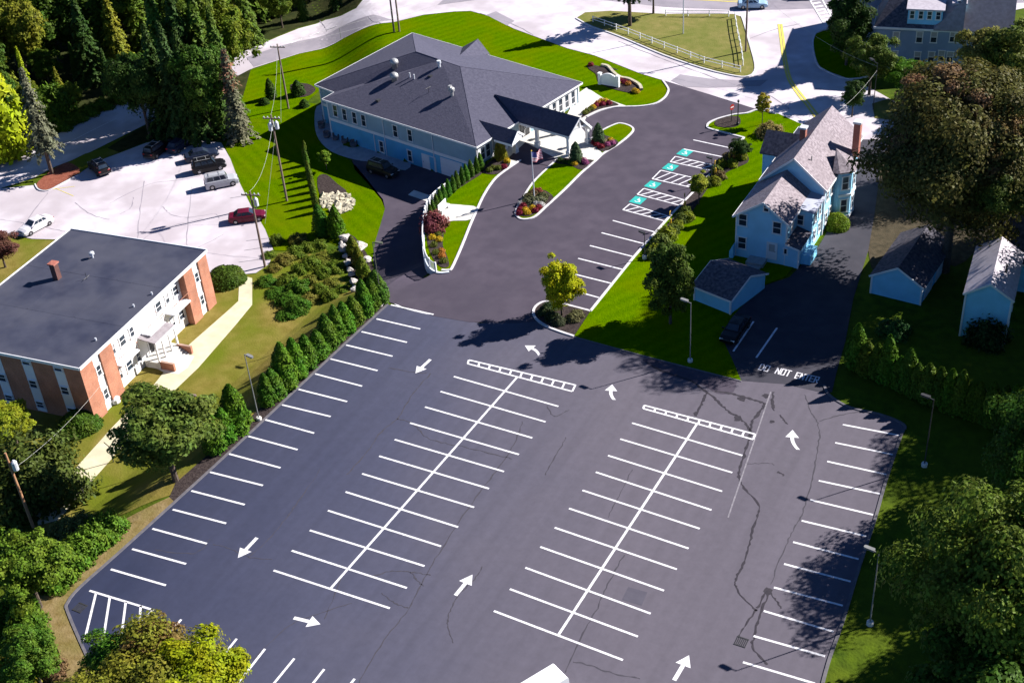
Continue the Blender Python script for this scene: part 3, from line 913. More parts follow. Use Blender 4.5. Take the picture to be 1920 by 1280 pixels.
ROW_D = [((1580, 796), (1690, 817)), ((1566, 830), (1678, 853)), ((1551, 865), (1664, 890)), ((1535, 901), (1651, 926)), ((1519, 937), (1637, 965)), ((1503, 976), (1624, 1005)), ((1487, 1016), (1610, 1048)), ((1470, 1057), (1595, 1090)), ((1451, 1101), (1580, 1135)), ((1432, 1145), (1563, 1184)), ((1413, 1192), (1547, 1230)), ((1393, 1241), (1528, 1281))]
for a, b in ROW_A + ROW_B + ROW_C + ROW_D:
    stripe(a, b, parent=lot)
for a, b in [((340, 1161), (313, 1192)), ((391, 1179), (355, 1223)), ((444, 1197), (400, 1252)), ((497, 1216), (446, 1281)), ((552, 1234), (498, 1300)), ((608, 1254), (560, 1315)), ((665, 1272), (620, 1330)),
             ((180, 1112), (158, 1203)), ((206, 1120), (190, 1222)), ((236, 1128), (222, 1240)), ((264, 1135), (262, 1165)), ((287, 1143), (262, 1168))]:
    stripe(a, b, parent=lot)
stripe((970, 707), (620, 1103), parent=lot, z=0.036, w=0.11)
stripe((1308, 793), (1047, 1190), parent=lot, z=0.036, w=0.11)
stripe((733, 572), (813, 590), parent=lot, z=0.045)
stripe((1445, 735), (1365, 970), parent=lot, w=0.07, m='faded_paint', name='faded_line')
for tl, tr, br, bl, n in [((879, 675), (1079, 722), (1073, 734), (877, 682), 10), ((1208, 760), (1416, 814), (1412, 824), (1206, 766), 10)]:
    stripe(tl, tr, 0.10, parent=lot, name='hatch_line')
    stripe(bl, br, 0.10, parent=lot, name='hatch_line', z=0.034)
    for k in range(n + 1):
        t = k / n
        stripe((lerp(tl[0], tr[0], t), lerp(tl[1], tr[1], t)), (lerp(bl[0], br[0], t), lerp(bl[1], br[1], t)), 0.1, 0.038, parent=lot, name='hatch_line')
# straight and curved arrows
def arrow(tail, tip, bend=0.0, z=0.032, parent=lot):
    a, b = fix(*tail, 'flat'), fix(*tip, 'flat')
    d = b - a
    L = d.length
    d.normalize()
    s = Vector((-d.y, d.x, 0))
    mb = MB()
    hl = min(1.1, L * 0.42)
    pts = []
    for k in range(7):
        t = k / 6 * (L - hl)
        off = bend * (1 - (k / 6)) ** 2
        pts.append(a + d * t + s * off)
    for k in range(6):
        p, q = pts[k], pts[k + 1]
        w = 0.165
        mb.face(*[Vector((v.x, v.y, z)) for v in (p + s * w, p - s * w, q - s * w, q + s * w)])
    n0 = a + d * (L - hl - 0.02)
    mb.face(*[Vector((v.x, v.y, z + 0.002)) for v in (n0 + s * 0.62, n0 - s * 0.62, b)])
    return mb.build('arrow', 'white_paint', parent)
arrow((807, 674), (779, 700))
arrow((482, 1008), (446, 1046))
arrow((551, 1158), (601, 1170))
arrow((854, 1116), (886, 1077))
arrow((1264, 1275), (1292, 1228))
arrow((1017, 661), (984, 648), 0.55)
arrow((1142, 749), (1148, 721), -0.5)
arrow((1484, 842), (1486, 806), -0.6)
# stalls along the entrance drive
for a, b in [((1149, 414), (1229, 436)), ((1128, 437), (1209, 458)), ((1106, 461), (1188, 482)), ((1084, 485), (1168, 506)), ((1063, 511), (1147, 532)), ((1048, 538), (1125, 559)), ((1072, 573), (1105, 583)),
             ((1300, 263), (1378, 280)), ((1282, 280), (1361, 296))]:
    stripe(a, b, parent=drive, z=0.05)
for q in [[(1266, 294), (1257, 304), (1333, 320), (1341, 311)], [(1239, 320), (1223, 336), (1305, 354), (1318, 338)], [(1207, 354), (1195, 365), (1276, 386), (1285, 376)], [(1181, 383), (1168, 394), (1246, 415), (1256, 407)]]:
    for k in range(4):
        stripe(q[k], q[(k + 1) % 4], 0.085, 0.05 + 0.002 * (k % 2), parent=drive, name='access_aisle_line')
    for k in range(5):
        t0, t1 = (k + 0.35) / 5.6, (k + 1.35) / 5.6
        A = (lerp(q[1][0], q[2][0], t0), lerp(q[1][1], q[2][1], t0))
        B = (lerp(q[0][0], q[3][0], min(1, t1)), lerp(q[0][1], q[3][1], min(1, t1)))
        stripe(A, B, 0.085, 0.055, parent=drive, name='access_aisle_line')
for cx, cy in [(1284, 287), (1257, 314), (1224, 347), (1196, 376)]:
    c = G(cx, cy)
    e1 = (G(cx + 10, cy + 2.5) - G(cx - 10, cy - 2.5)).normalized()
    e2 = Vector((-e1.y, e1.x, 0))
    mb = MB()
    mb.face(*[c + e1 * a * 0.78 + e2 * b * 0.85 + Vector((0, 0, 0.048)) for a, b in ((-1, -1), (1, -1), (1, 1), (-1, 1))])
    sq = mb.build('access_symbol', 'teal_paint', drive)
    mb = MB()
    for k in range(14):
        a0, a1 = R(-150 + k * 20), R(-130 + k * 20)
        mb.face(*[c + e1 * (math.cos(a) * r) + e2 * (math.sin(a) * r - 0.12) + Vector((0, 0, 0.052)) for a, r in ((a0, 0.24), (a0, 0.36), (a1, 0.36), (a1, 0.24))])
    for (x0, y0, x1, y1, w) in [(-0.05, 0.42, 0.0, 0.02, 0.06), (0, 0.02, 0.26, 0.0, 0.06), (0.26, 0, 0.4, -0.32, 0.06), (-0.02, 0.2, 0.22, 0.18, 0.05), (-0.1, 0.56, 0.0, 0.56, 0.07)]:
        A, B = c + e1 * x0 + e2 * y0, c + e1 * x1 + e2 * y1
        d = (B - A).normalized()
        s = Vector((-d.y, d.x, 0)) * w
        mb.face(*[p + Vector((0, 0, 0.053)) for p in (A + s, A - s, B - s, B + s)])
    mb.build('wheelchair_symbol', 'white_paint', sq)
# side drive paint
stripe((1413, 603), (1375, 659), parent=side, z=0.045)
stripe((1457, 615), (1418, 671), parent=side, z=0.045)
GLY = {'D': [(0, 0, 0, 5), (0, 5, 2, 5), (2, 5, 3, 4), (3, 4, 3, 1), (3, 1, 2, 0), (2, 0, 0, 0)], 'O': [(0, 0, 0, 5), (0, 5, 3, 5), (3, 5, 3, 0), (3, 0, 0, 0)], 'N': [(0, 0, 0, 5), (0, 5, 3, 0), (3, 0, 3, 5)],
       'T': [(0, 5, 3, 5), (1.5, 5, 1.5, 0)], 'E': [(0, 0, 0, 5), (0, 5, 3, 5), (0, 2.5, 2.4, 2.5), (0, 0, 3, 0)], 'R': [(0, 0, 0, 5), (0, 5, 3, 5), (3, 5, 3, 2.5), (3, 2.5, 0, 2.5), (1.2, 2.5, 3, 0)]}
for word, (x0, y0), (x1, y1) in [('DO', (1422, 693), (1439, 697)), ('NOT', (1453, 700), (1479, 706)), ('ENTER', (1490, 709), (1532, 718))]:
    A, B = G(x0, y0), G(x1, y1)
    e1 = (B - A).normalized()
    e2 = Vector((-e1.y, e1.x, 0))
    n = len(word)
    cell = (B - A).length / (n - 0.28)
    for i, ch in enumerate(word):
        o = A + e1 * cell * i
        sx, sy = cell * 0.68 / 3, 0.95 / 5
        mb = MB()
        for j, (a, b, c_, d_) in enumerate(GLY[ch]):
            P, Q = o + e1 * a * sx + e2 * b * sy, o + e1 * c_ * sx + e2 * d_ * sy
            d = (Q - P).normalized()
            s = Vector((-d.y, d.x, 0)) * 0.06
            mb.face(*[p + Vector((0, 0, 0.045 + 0.0015 * j)) for p in (P + s - d * 0.06, P - s - d * 0.06, Q - s + d * 0.06, Q + s + d * 0.06)])
        mb.build('letter', 'white_paint', side)
# road paint
def ribbon(pts, w, m, parent, name, z=0.05, mode='flat', smooth=4, jitter=0.0, wj=0.0, rnd=None):
    p = worldpts(pts, mode, True, smooth, False)
    mb = MB()
    rows = []
    for i, q in enumerate(p):
        t = p[min(len(p) - 1, i + 1)] - p[max(0, i - 1)]
        t.z = 0
        t.normalize()
        s = Vector((-t.y, t.x, 0))
        ww = w * (1 + (rnd.uniform(-wj, wj) if rnd else 0))
        c = q + s * (rnd.uniform(-jitter, jitter) if rnd else 0)
        rows.append((c + s * ww, c - s * ww))
    for i in range(len(rows) - 1):
        a, b = rows[i], rows[i + 1]
        zz = [0 if mode == 'flat' else v.z for v in (a[0], a[1], b[1], b[0])]
        mb.face(*[Vector((v.x, v.y, k + z)) for v, k in zip((a[0], a[1], b[1], b[0]), zz)])
    return mb.build(name, m, parent)
ribbon([(1460, 46), (1464, 75), (1466, 92), (1470, 118), (1478, 150), (1495, 176), (1512, 198), (1530, 222)], 0.16, 'yellow_paint', road, 'centre_line')
ribbon([(1465, 46), (1469, 75), (1471, 92), (1475, 118), (1483, 149), (1500, 174), (1518, 196), (1538, 222)], 0.16, 'yellow_paint', road, 'centre_line')
ribbon([(1100, -4), (1290, 0), (1385, 5)], 0.15, 'yellow_paint', road, 'centre_line', z=0.055)
ribbon([(1100, -7), (1290, -3), (1385, 2)], 0.15, 'yellow_paint', road, 'centre_line', z=0.055)
ribbon([(0, 330), (60, 308), (140, 262), (220, 222)], 0.07, 'white_paint', road, 'edge_line', mode='up', z=0.05)
for k in range(7):
    a = lerp(1518, 1545, k / 6)
    stripe((a - 1, lerp(2, 40, k / 6)), (a + 16, lerp(-1, 37, k / 6)), 0.3, 0.06, parent=road, name='crosswalk_bar')
stripe((1518, 0), (1545, 45), 0.12, 0.064, parent=road, name='crosswalk_bar')
stripe((1540, -3), (1563, 40), 0.12, 0.064, parent=road, name='crosswalk_bar')
for a, b in [((545, 82), (566, 74)), ((580, 69), (600, 61)), ((612, 57), (632, 49))]:
    stripe(a, b, 0.1, 0.06, parent=road, name='lane_dash', mode='up')
# stall lines in the apartment lot
for a, b in [((432, 372), (468, 366)), ((444, 396), (482, 391)), ((458, 470), (510, 462)), ((448, 492), (507, 484)), ((462, 452), (512, 446)), ((100, 352), (138, 368)), ((86, 357), (140, 350))]:
    stripe(a, b, 0.05, 0.05, m='faded_paint' if a[0] > 430 else 'yellow_paint', parent=left_lot, mode='low')
# tar-sealed cracks
_rc = random.Random(3)
def crack(pts, w=0.06, parent=lot, mode='flat', z=0.028, m='crack_sealer', wj=0.6):
    ribbon(pts, w, m, parent, 'sealed_crack', z, mode, 7, 0.07, wj, _rc)
for pts, w in [([(1210, 678), (1240, 695), (1290, 712), (1325, 735), (1345, 752), (1362, 768), (1385, 783), (1400, 797), (1407, 812)], 0.10),
               ([(1325, 737), (1315, 758), (1304, 780)], 0.12), ([(1340, 733), (1372, 738), (1408, 748), (1432, 757), (1425, 772), (1410, 790), (1407, 812), (1400, 840), (1388, 875), (1385, 895)], 0.12),
               ([(1385, 895), (1395, 915), (1424, 950), (1415, 980), (1405, 1020), (1395, 1055), (1380, 1085), (1382, 1105), (1412, 1140), (1420, 1143)], 0.08),
               ([(1420, 1140), (1440, 1105), (1442, 1112), (1425, 1150), (1415, 1190), (1412, 1215), (1440, 1245)], 0.08), ([(1440, 1105), (1455, 1125), (1466, 1140)], 0.07), ([(1418, 1142), (1395, 1175), (1384, 1195)], 0.06),
               ([(1450, 735), (1448, 755), (1452, 770)], 0.11), ([(1462, 778), (1472, 790), (1478, 795)], 0.08), ([(1510, 740), (1520, 770), (1532, 790), (1537, 815), (1530, 860), (1522, 905), (1505, 960), (1490, 990), (1470, 1030), (1445, 1095)], 0.045),
               ([(1537, 790), (1575, 778), (1620, 772), (1650, 780)], 0.05),
               ([(808, 700), (785, 725), (765, 752), (745, 785), (715, 810), (690, 845), (650, 890)], 0.05), ([(728, 690), (775, 698), (800, 700)], 0.04), ([(745, 785), (775, 795), (800, 820), (840, 832), (880, 840), (960, 860)], 0.045),
               ([(980, 790), (960, 840), (925, 890), (880, 950), (840, 1010), (800, 1075), (765, 1142), (720, 1200), (672, 1282)], 0.045), ([(700, 1080), (735, 1070), (770, 1072), (808, 1078)], 0.045), ([(715, 1112), (740, 1130), (765, 1140)], 0.045), ([(770, 1072), (785, 1090), (795, 1098)], 0.05),
               ([(905, 1062), (890, 1085), (860, 1115), (842, 1150), (840, 1175), (850, 1205)], 0.045), ([(1062, 820), (1045, 850), (1022, 890)], 0.04), ([(1185, 880), (1160, 930), (1140, 970)], 0.03),
               ([(1170, 1040), (1140, 1095), (1120, 1140), (1090, 1195), (1060, 1260)], 0.045), ([(1075, 1240), (1100, 1245), (1150, 1262), (1200, 1272)], 0.05), ([(600, 880), (560, 940), (530, 980), (495, 1020), (465, 1045)], 0.035), ([(400, 1020), (430, 1028), (470, 1045), (510, 1048)], 0.03),
               ([(290, 1030), (330, 1036), (370, 1035), (395, 1010)], 0.03), ([(660, 1130), (600, 1150), (555, 1165), (510, 1200), (470, 1240)], 0.035), ([(640, 1080), (610, 1160)], 0.03), ([(1025, 760), (1040, 780), (1068, 768)], 0.04), ([(1400, 870), (1440, 868), (1452, 872)], 0.03), ([(1458, 884), (1466, 888), (1470, 892)], 0.09)]:
    crack(pts, w, m='crack_sealer' if w > 0.055 else 'hairline_crack')
for q in [(1390, 748, 9), (1437, 742, 8), (1447, 790, 5), (1305, 775, 5), (1384, 785, 8), (1440, 1108, 8)]:
    c = G(q[0], q[1])
    mb = MB()
    mb.face(*[c + Vector((math.cos(a) * q[2] * 0.05 * _rc.uniform(.6, 1.3), math.sin(a) * q[2] * 0.05 * _rc.uniform(.6, 1.3), 0.030)) for a in [R(40 * k) for k in range(9)]])
    mb.build('tar_patch', 'crack_sealer', lot)
sheet('seal_stain', [(1205, 676), (1225, 672), (1262, 680), (1300, 690), (1340, 700), (1378, 708), (1375, 735), (1345, 738), (1318, 722), (1280, 712), (1240, 698)], 'new_asphalt', 0.026, 'flat', parent=lot, smooth=3)
for pts in [[(1180, 1100), (1195, 1105), (1208, 1112), (1200, 1125), (1178, 1115)]]:
    sheet('asphalt_patch', [(1178, 1100), (1214, 1110), (1203, 1135), (1166, 1124)], 'patch_asphalt', 0.026, 'flat', parent=lot)
for pts in [[(140, 380), (170, 402), (205, 412)], [(225, 402), (245, 390), (250, 370)], [(305, 388), (320, 402), (350, 408), (402, 402), (410, 410)], [(160, 438), (110, 432), (60, 420), (0, 412)], [(205, 382), (280, 346), (340, 338), (375, 330)],
            [(90, 362), (60, 400), (30, 440)], [(262, 455), (300, 430), (380, 410)], [(270, 340), (262, 400), (258, 450)], [(360, 350), (352, 420), (350, 465)], [(385, 474), (430, 480), (500, 486)], [(300, 492), (360, 470), (420, 440)]]:
    crack(pts, 0.055, left_lot, 'low', 0.036, m='grey_road')
for pts in [[(900, 25), (960, 45), (1000, 66)], [(690, 30), (700, 40), (715, 44)], [(1160, 78), (1230, 106), (1300, 132), (1380, 160), (1440, 178), (1480, 205)], [(1330, 105), (1440, 60), (1500, 45)], [(600, 40), (610, 52), (612, 60)]]:
    crack(pts, 0.055, road, 'up', 0.042, m='grey_road')
def grate(px, py):
    c = G(px, py)
    mb = MB()
    e = 0.42
    for k in range(7):
        x = -e + k * e / 3
        mb.box(c.x + x - .03, c.x + x + .03, c.y - e, c.y + e, 0.02, 0.05)
    for s in (-1, 1):
        mb.box(c.x - e - .05, c.x + e + .05, c.y + s * e - .05, c.y + s * e + .05, 0.021, 0.054)
    mb.build('drain_grate', 'dark_metal', lot)
grate(1390, 1203)
grate(150, 1139)
# ================================================================ BUILDINGS
Z = Vector((0, 0, 1))
def v3(p, z):
    return Vector((p[0], p[1], z))

def axes(a, b, ref):
    """unit vector along a wall and its outward normal (pointing away from ref)"""
    u = Vector((b[0] - a[0], b[1] - a[1], 0)).normalized()
    n = Vector((u.y, -u.x, 0))
    if n.dot(Vector((a[0], a[1], 0)) - Vector((ref[0], ref[1], 0))) < 0:
        n = -n
    return u, n

def bar(mb, p, q, n, w, d, out=0.0):
    """trim board from p to q: width w across, depth d along n"""
    p, q, n = Vector(p), Vector(q), Vector(n)
    t = (q - p).normalized()
    s = n.cross(t).normalized()
    mb.obox((p + q) / 2 + n * (d / 2 + out), t, s, n, (q - p).length / 2, w / 2, d / 2)

def window(parent, c, u, n, w, hh, frame='trim', pane='glass', split=True, blind=False, fw=0.11):
    c, u, n = Vector(c), Vector(u), Vector(n)
    mb = MB()
    bar(mb, c - u * (w / 2 + fw) + Z * (hh / 2), c + u * (w / 2 + fw) + Z * (hh / 2), n, fw, 0.10)
    bar(mb, c - u * (w / 2 + fw) - Z * (hh / 2), c + u * (w / 2 + fw) - Z * (hh / 2), n, fw * 1.2, 0.13)
    for s in (-1, 1):
        bar(mb, c + u * s * (w / 2) - Z * (hh / 2), c + u * s * (w / 2) + Z * (hh / 2), n, fw, 0.09)
    if split:
        bar(mb, c - u * w / 2, c + u * w / 2, n, 0.06, 0.06)
    f = mb.build('window', frame, parent)
    hs = [(-0.25, 0.5), (0.25, 0.5)] if split else [(0, 1)]
    for k, (o, s) in enumerate(hs):
        mb = MB()
        mb.obox(c + Z * (o * hh) + n * 0.02, u, Z, n, w / 2, hh * s / 2, 0.015)
        mb.build('pane', 'blind' if (blind and k == 1) else pane, f)
    return f

def door(parent, c, u, n, w, hh, m='trim', lite=None):
    c, u, n = Vector(c), Vector(u), Vector(n)
    mb = MB()
    mb.obox(c + n * 0.03, u, Z, n, w / 2, hh / 2, 0.03)
    d = mb.build('door', m, parent)
    mb = MB()
    for s in (-1, 1):
        bar(mb, c + u * s * (w / 2 + 0.06) - Z * (hh / 2), c + u * s * (w / 2 + 0.06) + Z * (hh / 2 + 0.1), n, 0.12, 0.09)
    bar(mb, c - u * (w / 2) + Z * (hh / 2 + 0.05), c + u * (w / 2) + Z * (hh / 2 + 0.05), n, 0.1, 0.088)
    mb.build('casing', 'trim', d)
    mb = MB()
    mb.obox(c + u * (w * 0.38) + n * 0.09, u, Z, n, 0.05, 0.05, 0.04)
    mb.build('handle', 'grey_metal', d)
    if lite:
        mb = MB()
        mb.obox(c + Z * hh * 0.2 + n * 0.065, u, Z, n, w * 0.33, hh * 0.22, 0.008)
        mb.build('pane', lite, d)
    return d

def wallpoly(name, pts, m, parent, t=0.2, inward=None):
    mb = MB()
    if inward is None:
        mb.face(*pts)
    else:
        mb.prism(pts, Vector(inward) * t)
    return mb.build(name, m, parent)

def roofplane(parent, pts, m, th=0.18, name='roof'):
    mb = MB()
    mb.prism(pts, (0, 0, -th))
    return mb.build(name, m, parent)

def fascia(parent, p, q, n, w=0.24, m='trim', out=0.02, d=0.05, dz=-0.10):
    mb = MB()
    bar(mb, Vector(p) + Z * dz, Vector(q) + Z * dz, n, w, d, out)
    return mb.build('fascia', m, parent)

# ---------------------------------------------------------------- the hall
hc = (H_SW + H_NE) / 2
hall = thing('function_hall', 'long grey function hall with dark hip roof, walk-out lower floor and entrance canopies', 'building', (H_SW.x, H_SW.y, 0))
wv = (H_MW - H_SW); wv.z = 0; wv.normalize()
uv = Vector((-wv.y, wv.x, 0))
if uv.y < 0: uv = -uv
midp = (H_SW + H_SE) / 2
R2 = onwall(863, 125, midp, uv)
R1 = onwall(780, 97, midp, uv)
PR = lerp(R2, R1, 0.42)
th = 0.2
mb = MB(); mb.prism([H_SW, H_MW, PR, R2], (0, 0, -th)); roof_w = mb.build('roof', 'hall_roof', hall)
mb = MB(); mb.prism([H_Q, H_NW, R1, PR], (0, 0, -th)); mb.build('roof', 'hall_roof', hall)
mb = MB(); mb.face(H_MW + Z * .01, H_Q + Z * .01, PR + Z * .01); mb.face(H_MW - Z * th, H_Q - Z * th, H_Q, H_MW); mb.build('roof', 'hall_roof', hall)
mb = MB(); mb.prism([H_SE, H_SW, R2], (0, 0, -th)); mb.build('roof', 'hall_roof', hall)
mb = MB(); mb.prism([H_NE, H_SE, R2, R1], (0, 0, -th)); mb.build('roof', 'hall_roof', hall)
mb = MB(); mb.prism([H_NW, H_NE, R1], (0, 0, -th)); mb.build('roof', 'hall_roof', hall)
# ridge and hip caps
mb = MB()
for a, b in ((R1, R2), (R2, H_SW), (R2, H_SE), (R1, H_NE), (R1, H_NW)):
    mb.tube([a - Z * .03, b - Z * .03], 0.06, 6)
mb.build('ridge_cap', 'hall_roof', hall)
# far cross gable on the north-east slope
ga, gb = G(918, 101, 3.0), G(868, 88, 3.0)
gapex = G(896, 73, 4.9)
gback = lerp((ga + gb) / 2, (R1 + R2) / 2, 0.75); gback.z = 4.9
roofplane(hall, [ga, gapex, gback], 'hall_roof', 0.15)
roofplane(hall, [gb, gapex, gback], 'hall_roof', 0.15)
wallpoly('gable_wall', [ga - Z * .15, gb - Z * .15, gapex - Z * .2], 'hall_siding', hall)
# walls, set in under the eaves
ins = 0.45
def inset(p, others):
    return p
SW_ = H_SW + (wv + uv) * ins
SE_ = H_SE + wv * ins - uv * ins
MW_ = H_MW - wv * ins + uv * ins
Q_ = H_Q - wv * ins + uv * ins
NW_ = H_NW + (uv - wv) * ins
NE_ = H_NE - (uv + wv) * ins
ZE = 2.82
def wall(parent, a, b, z0, z1, m, name='wall'):
    return wallpoly(name, [v3(a, z0), v3(b, z0), v3(b, z1), v3(a, z1)], m, parent)
for a, b, zs in ((SW_, MW_, -3.1), (MW_, Q_, -3.1), (Q_, NW_, -3.1), (NW_, NE_, -3.1), (NE_, SE_, -0.5), (SE_, SW_, -0.5)):
    wall(hall, a, b, 0.0 if zs < -1 else zs, ZE, 'hall_siding')
    if zs < -1:
        wall(hall, a, b, zs, 0.0, 'hall_base_siding', 'basement_wall')
mb = MB()
for a, b in ((H_SW, H_MW), (H_MW, H_Q), (H_Q, H_NW), (H_NW, H_NE), (H_NE, H_SE), (H_SE, H_SW)):
    mb.face(v3(a, 2.79), v3(b, 2.79), v3(lerp(b, hc, 0.06), 2.79), v3(lerp(a, hc, 0.06), 2.79))
mb.build('soffit', 'trim', hall)
for a, b in ((H_SW, H_MW), (H_MW, H_Q), (H_Q, H_NW), (H_NW, H_NE), (H_NE, H_SE), (H_SE, H_SW)):
    u, n = axes(a, b, hc)
    fascia(hall, v3(a, 3), v3(b, 3), n)
uW, nW = axes(SW_, MW_, hc)
uF, nF = axes(SE_, SW_, hc)
mb = MB()
bar(mb, v3(SW_, -0.05), v3(MW_, -0.05), nW, 0.42, 0.05)
mb.build('band_board', 'trim', hall)
u2, n2 = axes(Q_, NW_, hc)
mb = MB(); bar(mb, v3(Q_, -0.05), v3(NW_, -0.05), n2, 0.42, 0.05); mb.build('band_board', 'trim', hall)
for p, n, zb in ((SW_, nW, -3), (MW_, nW, -3), (NW_, n2, -3), (SW_, nF, 0), (SE_, nF, 0)):
    mb = MB(); mb.obox(v3(p, (zb + 2.8) / 2), uW, uF, Z, 0.1, 0.1, (2.8 - zb) / 2); mb.build('corner_board', 'trim', hall)
for px, py, z0, z1 in [(722, 260, -3, 2.8), (814, 290, -3, 2.8), (708, 300, -3, -0.2)]:
    p = onwall(px, py, SW_, nW)
    mb = MB(); mb.tube([v3(p, z0) + nW * .08, v3(p, z1) + nW * .08], 0.07, 6); mb.build('downspout', 'trim', hall)
for px, py in [(629, 208), (646.5, 215), (665, 221), (682, 226), (741.5, 246), (769, 254)]:
    window(hall, onwall(px, py, SW_, nW), uW, nW, 0.85, 1.75)
for px, py in [(716, 275), (769, 292)]:
    window(hall, onwall(px, py, SW_, nW), uW, nW, 0.8, 1.7)
p = onwall(799, 307, SW_, nW); door(hall, v3(p, -1.95), uW, nW, 1.0, 2.1)
p = onwall(812, 311, SW_, nW); door(hall, v3(p, -1.95), uW, nW, 1.0, 2.1, 'hall_base_siding')
p = onwall(848, 325, SW_, nW)
mb = MB(); mb.obox(v3(p, -1.7) + nW * .03, uW, Z, nW, 1.9, 1.25, 0.03); gd = mb.build('garage_door', 'white_panel', hall)
for k in range(1, 4):
    mb = MB(); bar(mb, v3(p, -2.95 + k * .62) - uW * 1.9, v3(p, -2.95 + k * .62) + uW * 1.9, nW, 0.05, 0.08); mb.build('panel_rail', 'trim', gd)
# entrance front: pilasters, glazing
L = (SE_ - SW_).length
for k, t in enumerate([0.05, 0.10, 0.62, 0.68, 0.745, 0.81, 0.875, 0.94]):
    c = lerp(SE_, SW_, 1 - t); c.z = 1.35
    window(hall, c, uF, nF, 0.9, 1.9)
for k, t in enumerate([0.015, 0.14, 0.59, 0.65, 0.712, 0.778, 0.842, 0.908, 0.97]):
    c = lerp(SE_, SW_, 1 - t); c.z = 1.4
    mb = MB(); mb.obox(c + nF * .06, uF, Z, nF, 0.14, 1.4, 0.06); mb.build('pilaster', 'trim', hall)
for t in (0.2, 0.25, 0.42, 0.47):
    c = lerp(SE_, SW_, 1 - t); c.z = 1.1
    door(hall, c, uF, nF, 1.0, 2.15, 'dark_metal', 'glass')
# roof vents
def onplane(px, py, a, b, c):
    n = (b - a).cross(c - a)
    d = CR * ((px - 960) / FPX) - CU * ((py - 640) / FPX) + _fw
    t = (a - CAM_O).dot(n) / d.dot(n)
    return CAM_O + d * t
for px, py, rr in [(740, 126, 0.62), (740, 152, 0.62)]:
    p = onplane(px, py, H_SW, H_MW, R2)
    mb = MB()
    mb.tube_z(p - Z * .2, [(0.4, 0), (0.4, 0.75), (rr, 0.8), (rr, 1.0), (rr * .85, 1.25), (rr * .45, 1.42), (0.05, 1.47)], 14)
    mb.build('roof_vent', 'grey_metal', hall, smooth=True)
p = onplane(848, 181, H_SW, H_MW, R2)
mb = MB(); mb.tube_z(p - Z * .2, [(0.22, 0), (0.22, 1.0), (0.42, 1.0), (0.42, 1.35), (0.3, 1.5)], 10); mb.box(p.x - .45, p.x - .05, p.y - .2, p.y + .3, p.z + .8, p.z + 1.5); mb.build('roof_vent', 'grey_metal', hall)
p = onplane(824, 128, H_SW, H_MW, R2)
mb = MB(); mb.tube_z(p - Z * .2, [(0.2, 0), (0.2, .9), (0.3, .9), (0.3, 1.3)], 10); mb.build('roof_vent', 'insulator', hall)
for px, py in [(769, 147), (777, 150)]:
    p = onplane(px, py, H_SW, H_MW, R2)
    mb = MB(); mb.tube([p - Z * .2, p + Z * .8], 0.1, 8); mb.build('vent_pipe', 'insulator', hall)
for px, py in [(807, 145), (709, 190)]:
    p = onplane(px, py, H_SW, H_MW, R2)
    mb = MB(); mb.obox(p + Z * .1, wv, uv, Z, 0.25, 0.25, 0.16); mb.build('flat_vent', 'dark_metal', hall)
p = onplane(804, 175, H_SW, H_MW, R2)
mb = MB(); mb.tube([p - Z * .1, p + Z * .9], 0.03, 5); mb.tube([p + Z * .8 - uv * .5, p + Z * .8 + uv * .5], 0.03, 5); mb.build('antenna', 'dark_metal', hall)

def canopy(parent, rf, rb, ef, eb, zc, cols, opened=False):
    """gabled porch roof: ridge front/back, near eave front/back; far side mirrored over the ridge"""
    fm, bm_ = rf + (rf - ef), rb + (rb - eb)
    fm.z, bm_.z = ef.z, eb.z
    for q in ([rf, rb, eb, ef], [rf, rb, bm_, fm]):
        roofplane(parent, q, 'hall_roof', 0.16, 'canopy_roof')
    ax = (rf - rb); ax.z = 0; ax.normalize()
    if opened:
        mb = MB()
        bar(mb, lerp(rf, ef, .62) - ax * .12 - Z * .15, lerp(rf, fm, .62) - ax * .12 - Z * .15, ax, 0.26, 0.12)
        mb.build('tie_beam', 'trim', parent)
        mb = MB(); c_ = lerp(lerp(rf, ef, .62), lerp(rf, fm, .62), .5) - ax * .1
        bar(mb, c_ - Z * .15, rf - ax * .1 - Z * .3, ax, 0.2, 0.12); mb.build('king_post', 'trim', parent)
    else:
        mb = MB(); mb.prism([rf - Z * .3, ef - Z * .16 + (rf - ef) * .06, fm - Z * .16 + (rf - fm) * .06], -ax * 0.1); mb.build('canopy_gable', 'trim', parent)
    mb = MB()
    for e in (ef, fm):
        bar(mb, rf + ax * .03 - Z * .1, e + ax * .03 - Z * .1, ax, 0.28, 0.06)
    mb.build('rake_board', 'trim', parent)
    for f_, b_ in ((ef, eb), (fm, bm_)):
        mb = MB()
        s = (f_ - rf); s.z = 0; s.normalize()
        bar(mb, f_ - Z * .2, b_ - Z * .2, s, 0.3, 0.12, -0.1)
        mb.build('beam', 'trim', parent)
    if not opened:
        mb = MB(); mb.face(ef - Z * .3, eb - Z * .3, bm_ - Z * .3, fm - Z * .3); mb.build('canopy_ceiling', 'trim', parent)
    for c in cols:
        mb = MB()
        mb.obox(v3(c, 0.35), ax, Z.cross(ax), Z, 0.3, 0.3, 0.35)
        mb.obox(v3(c, 1.55), ax, Z.cross(ax), Z, 0.2, 0.2, 1.15)
        mb.obox(v3(c, zc - .2), ax, Z.cross(ax), Z, 0.27, 0.27, 0.12)
        mb.build('column', 'trim', parent)
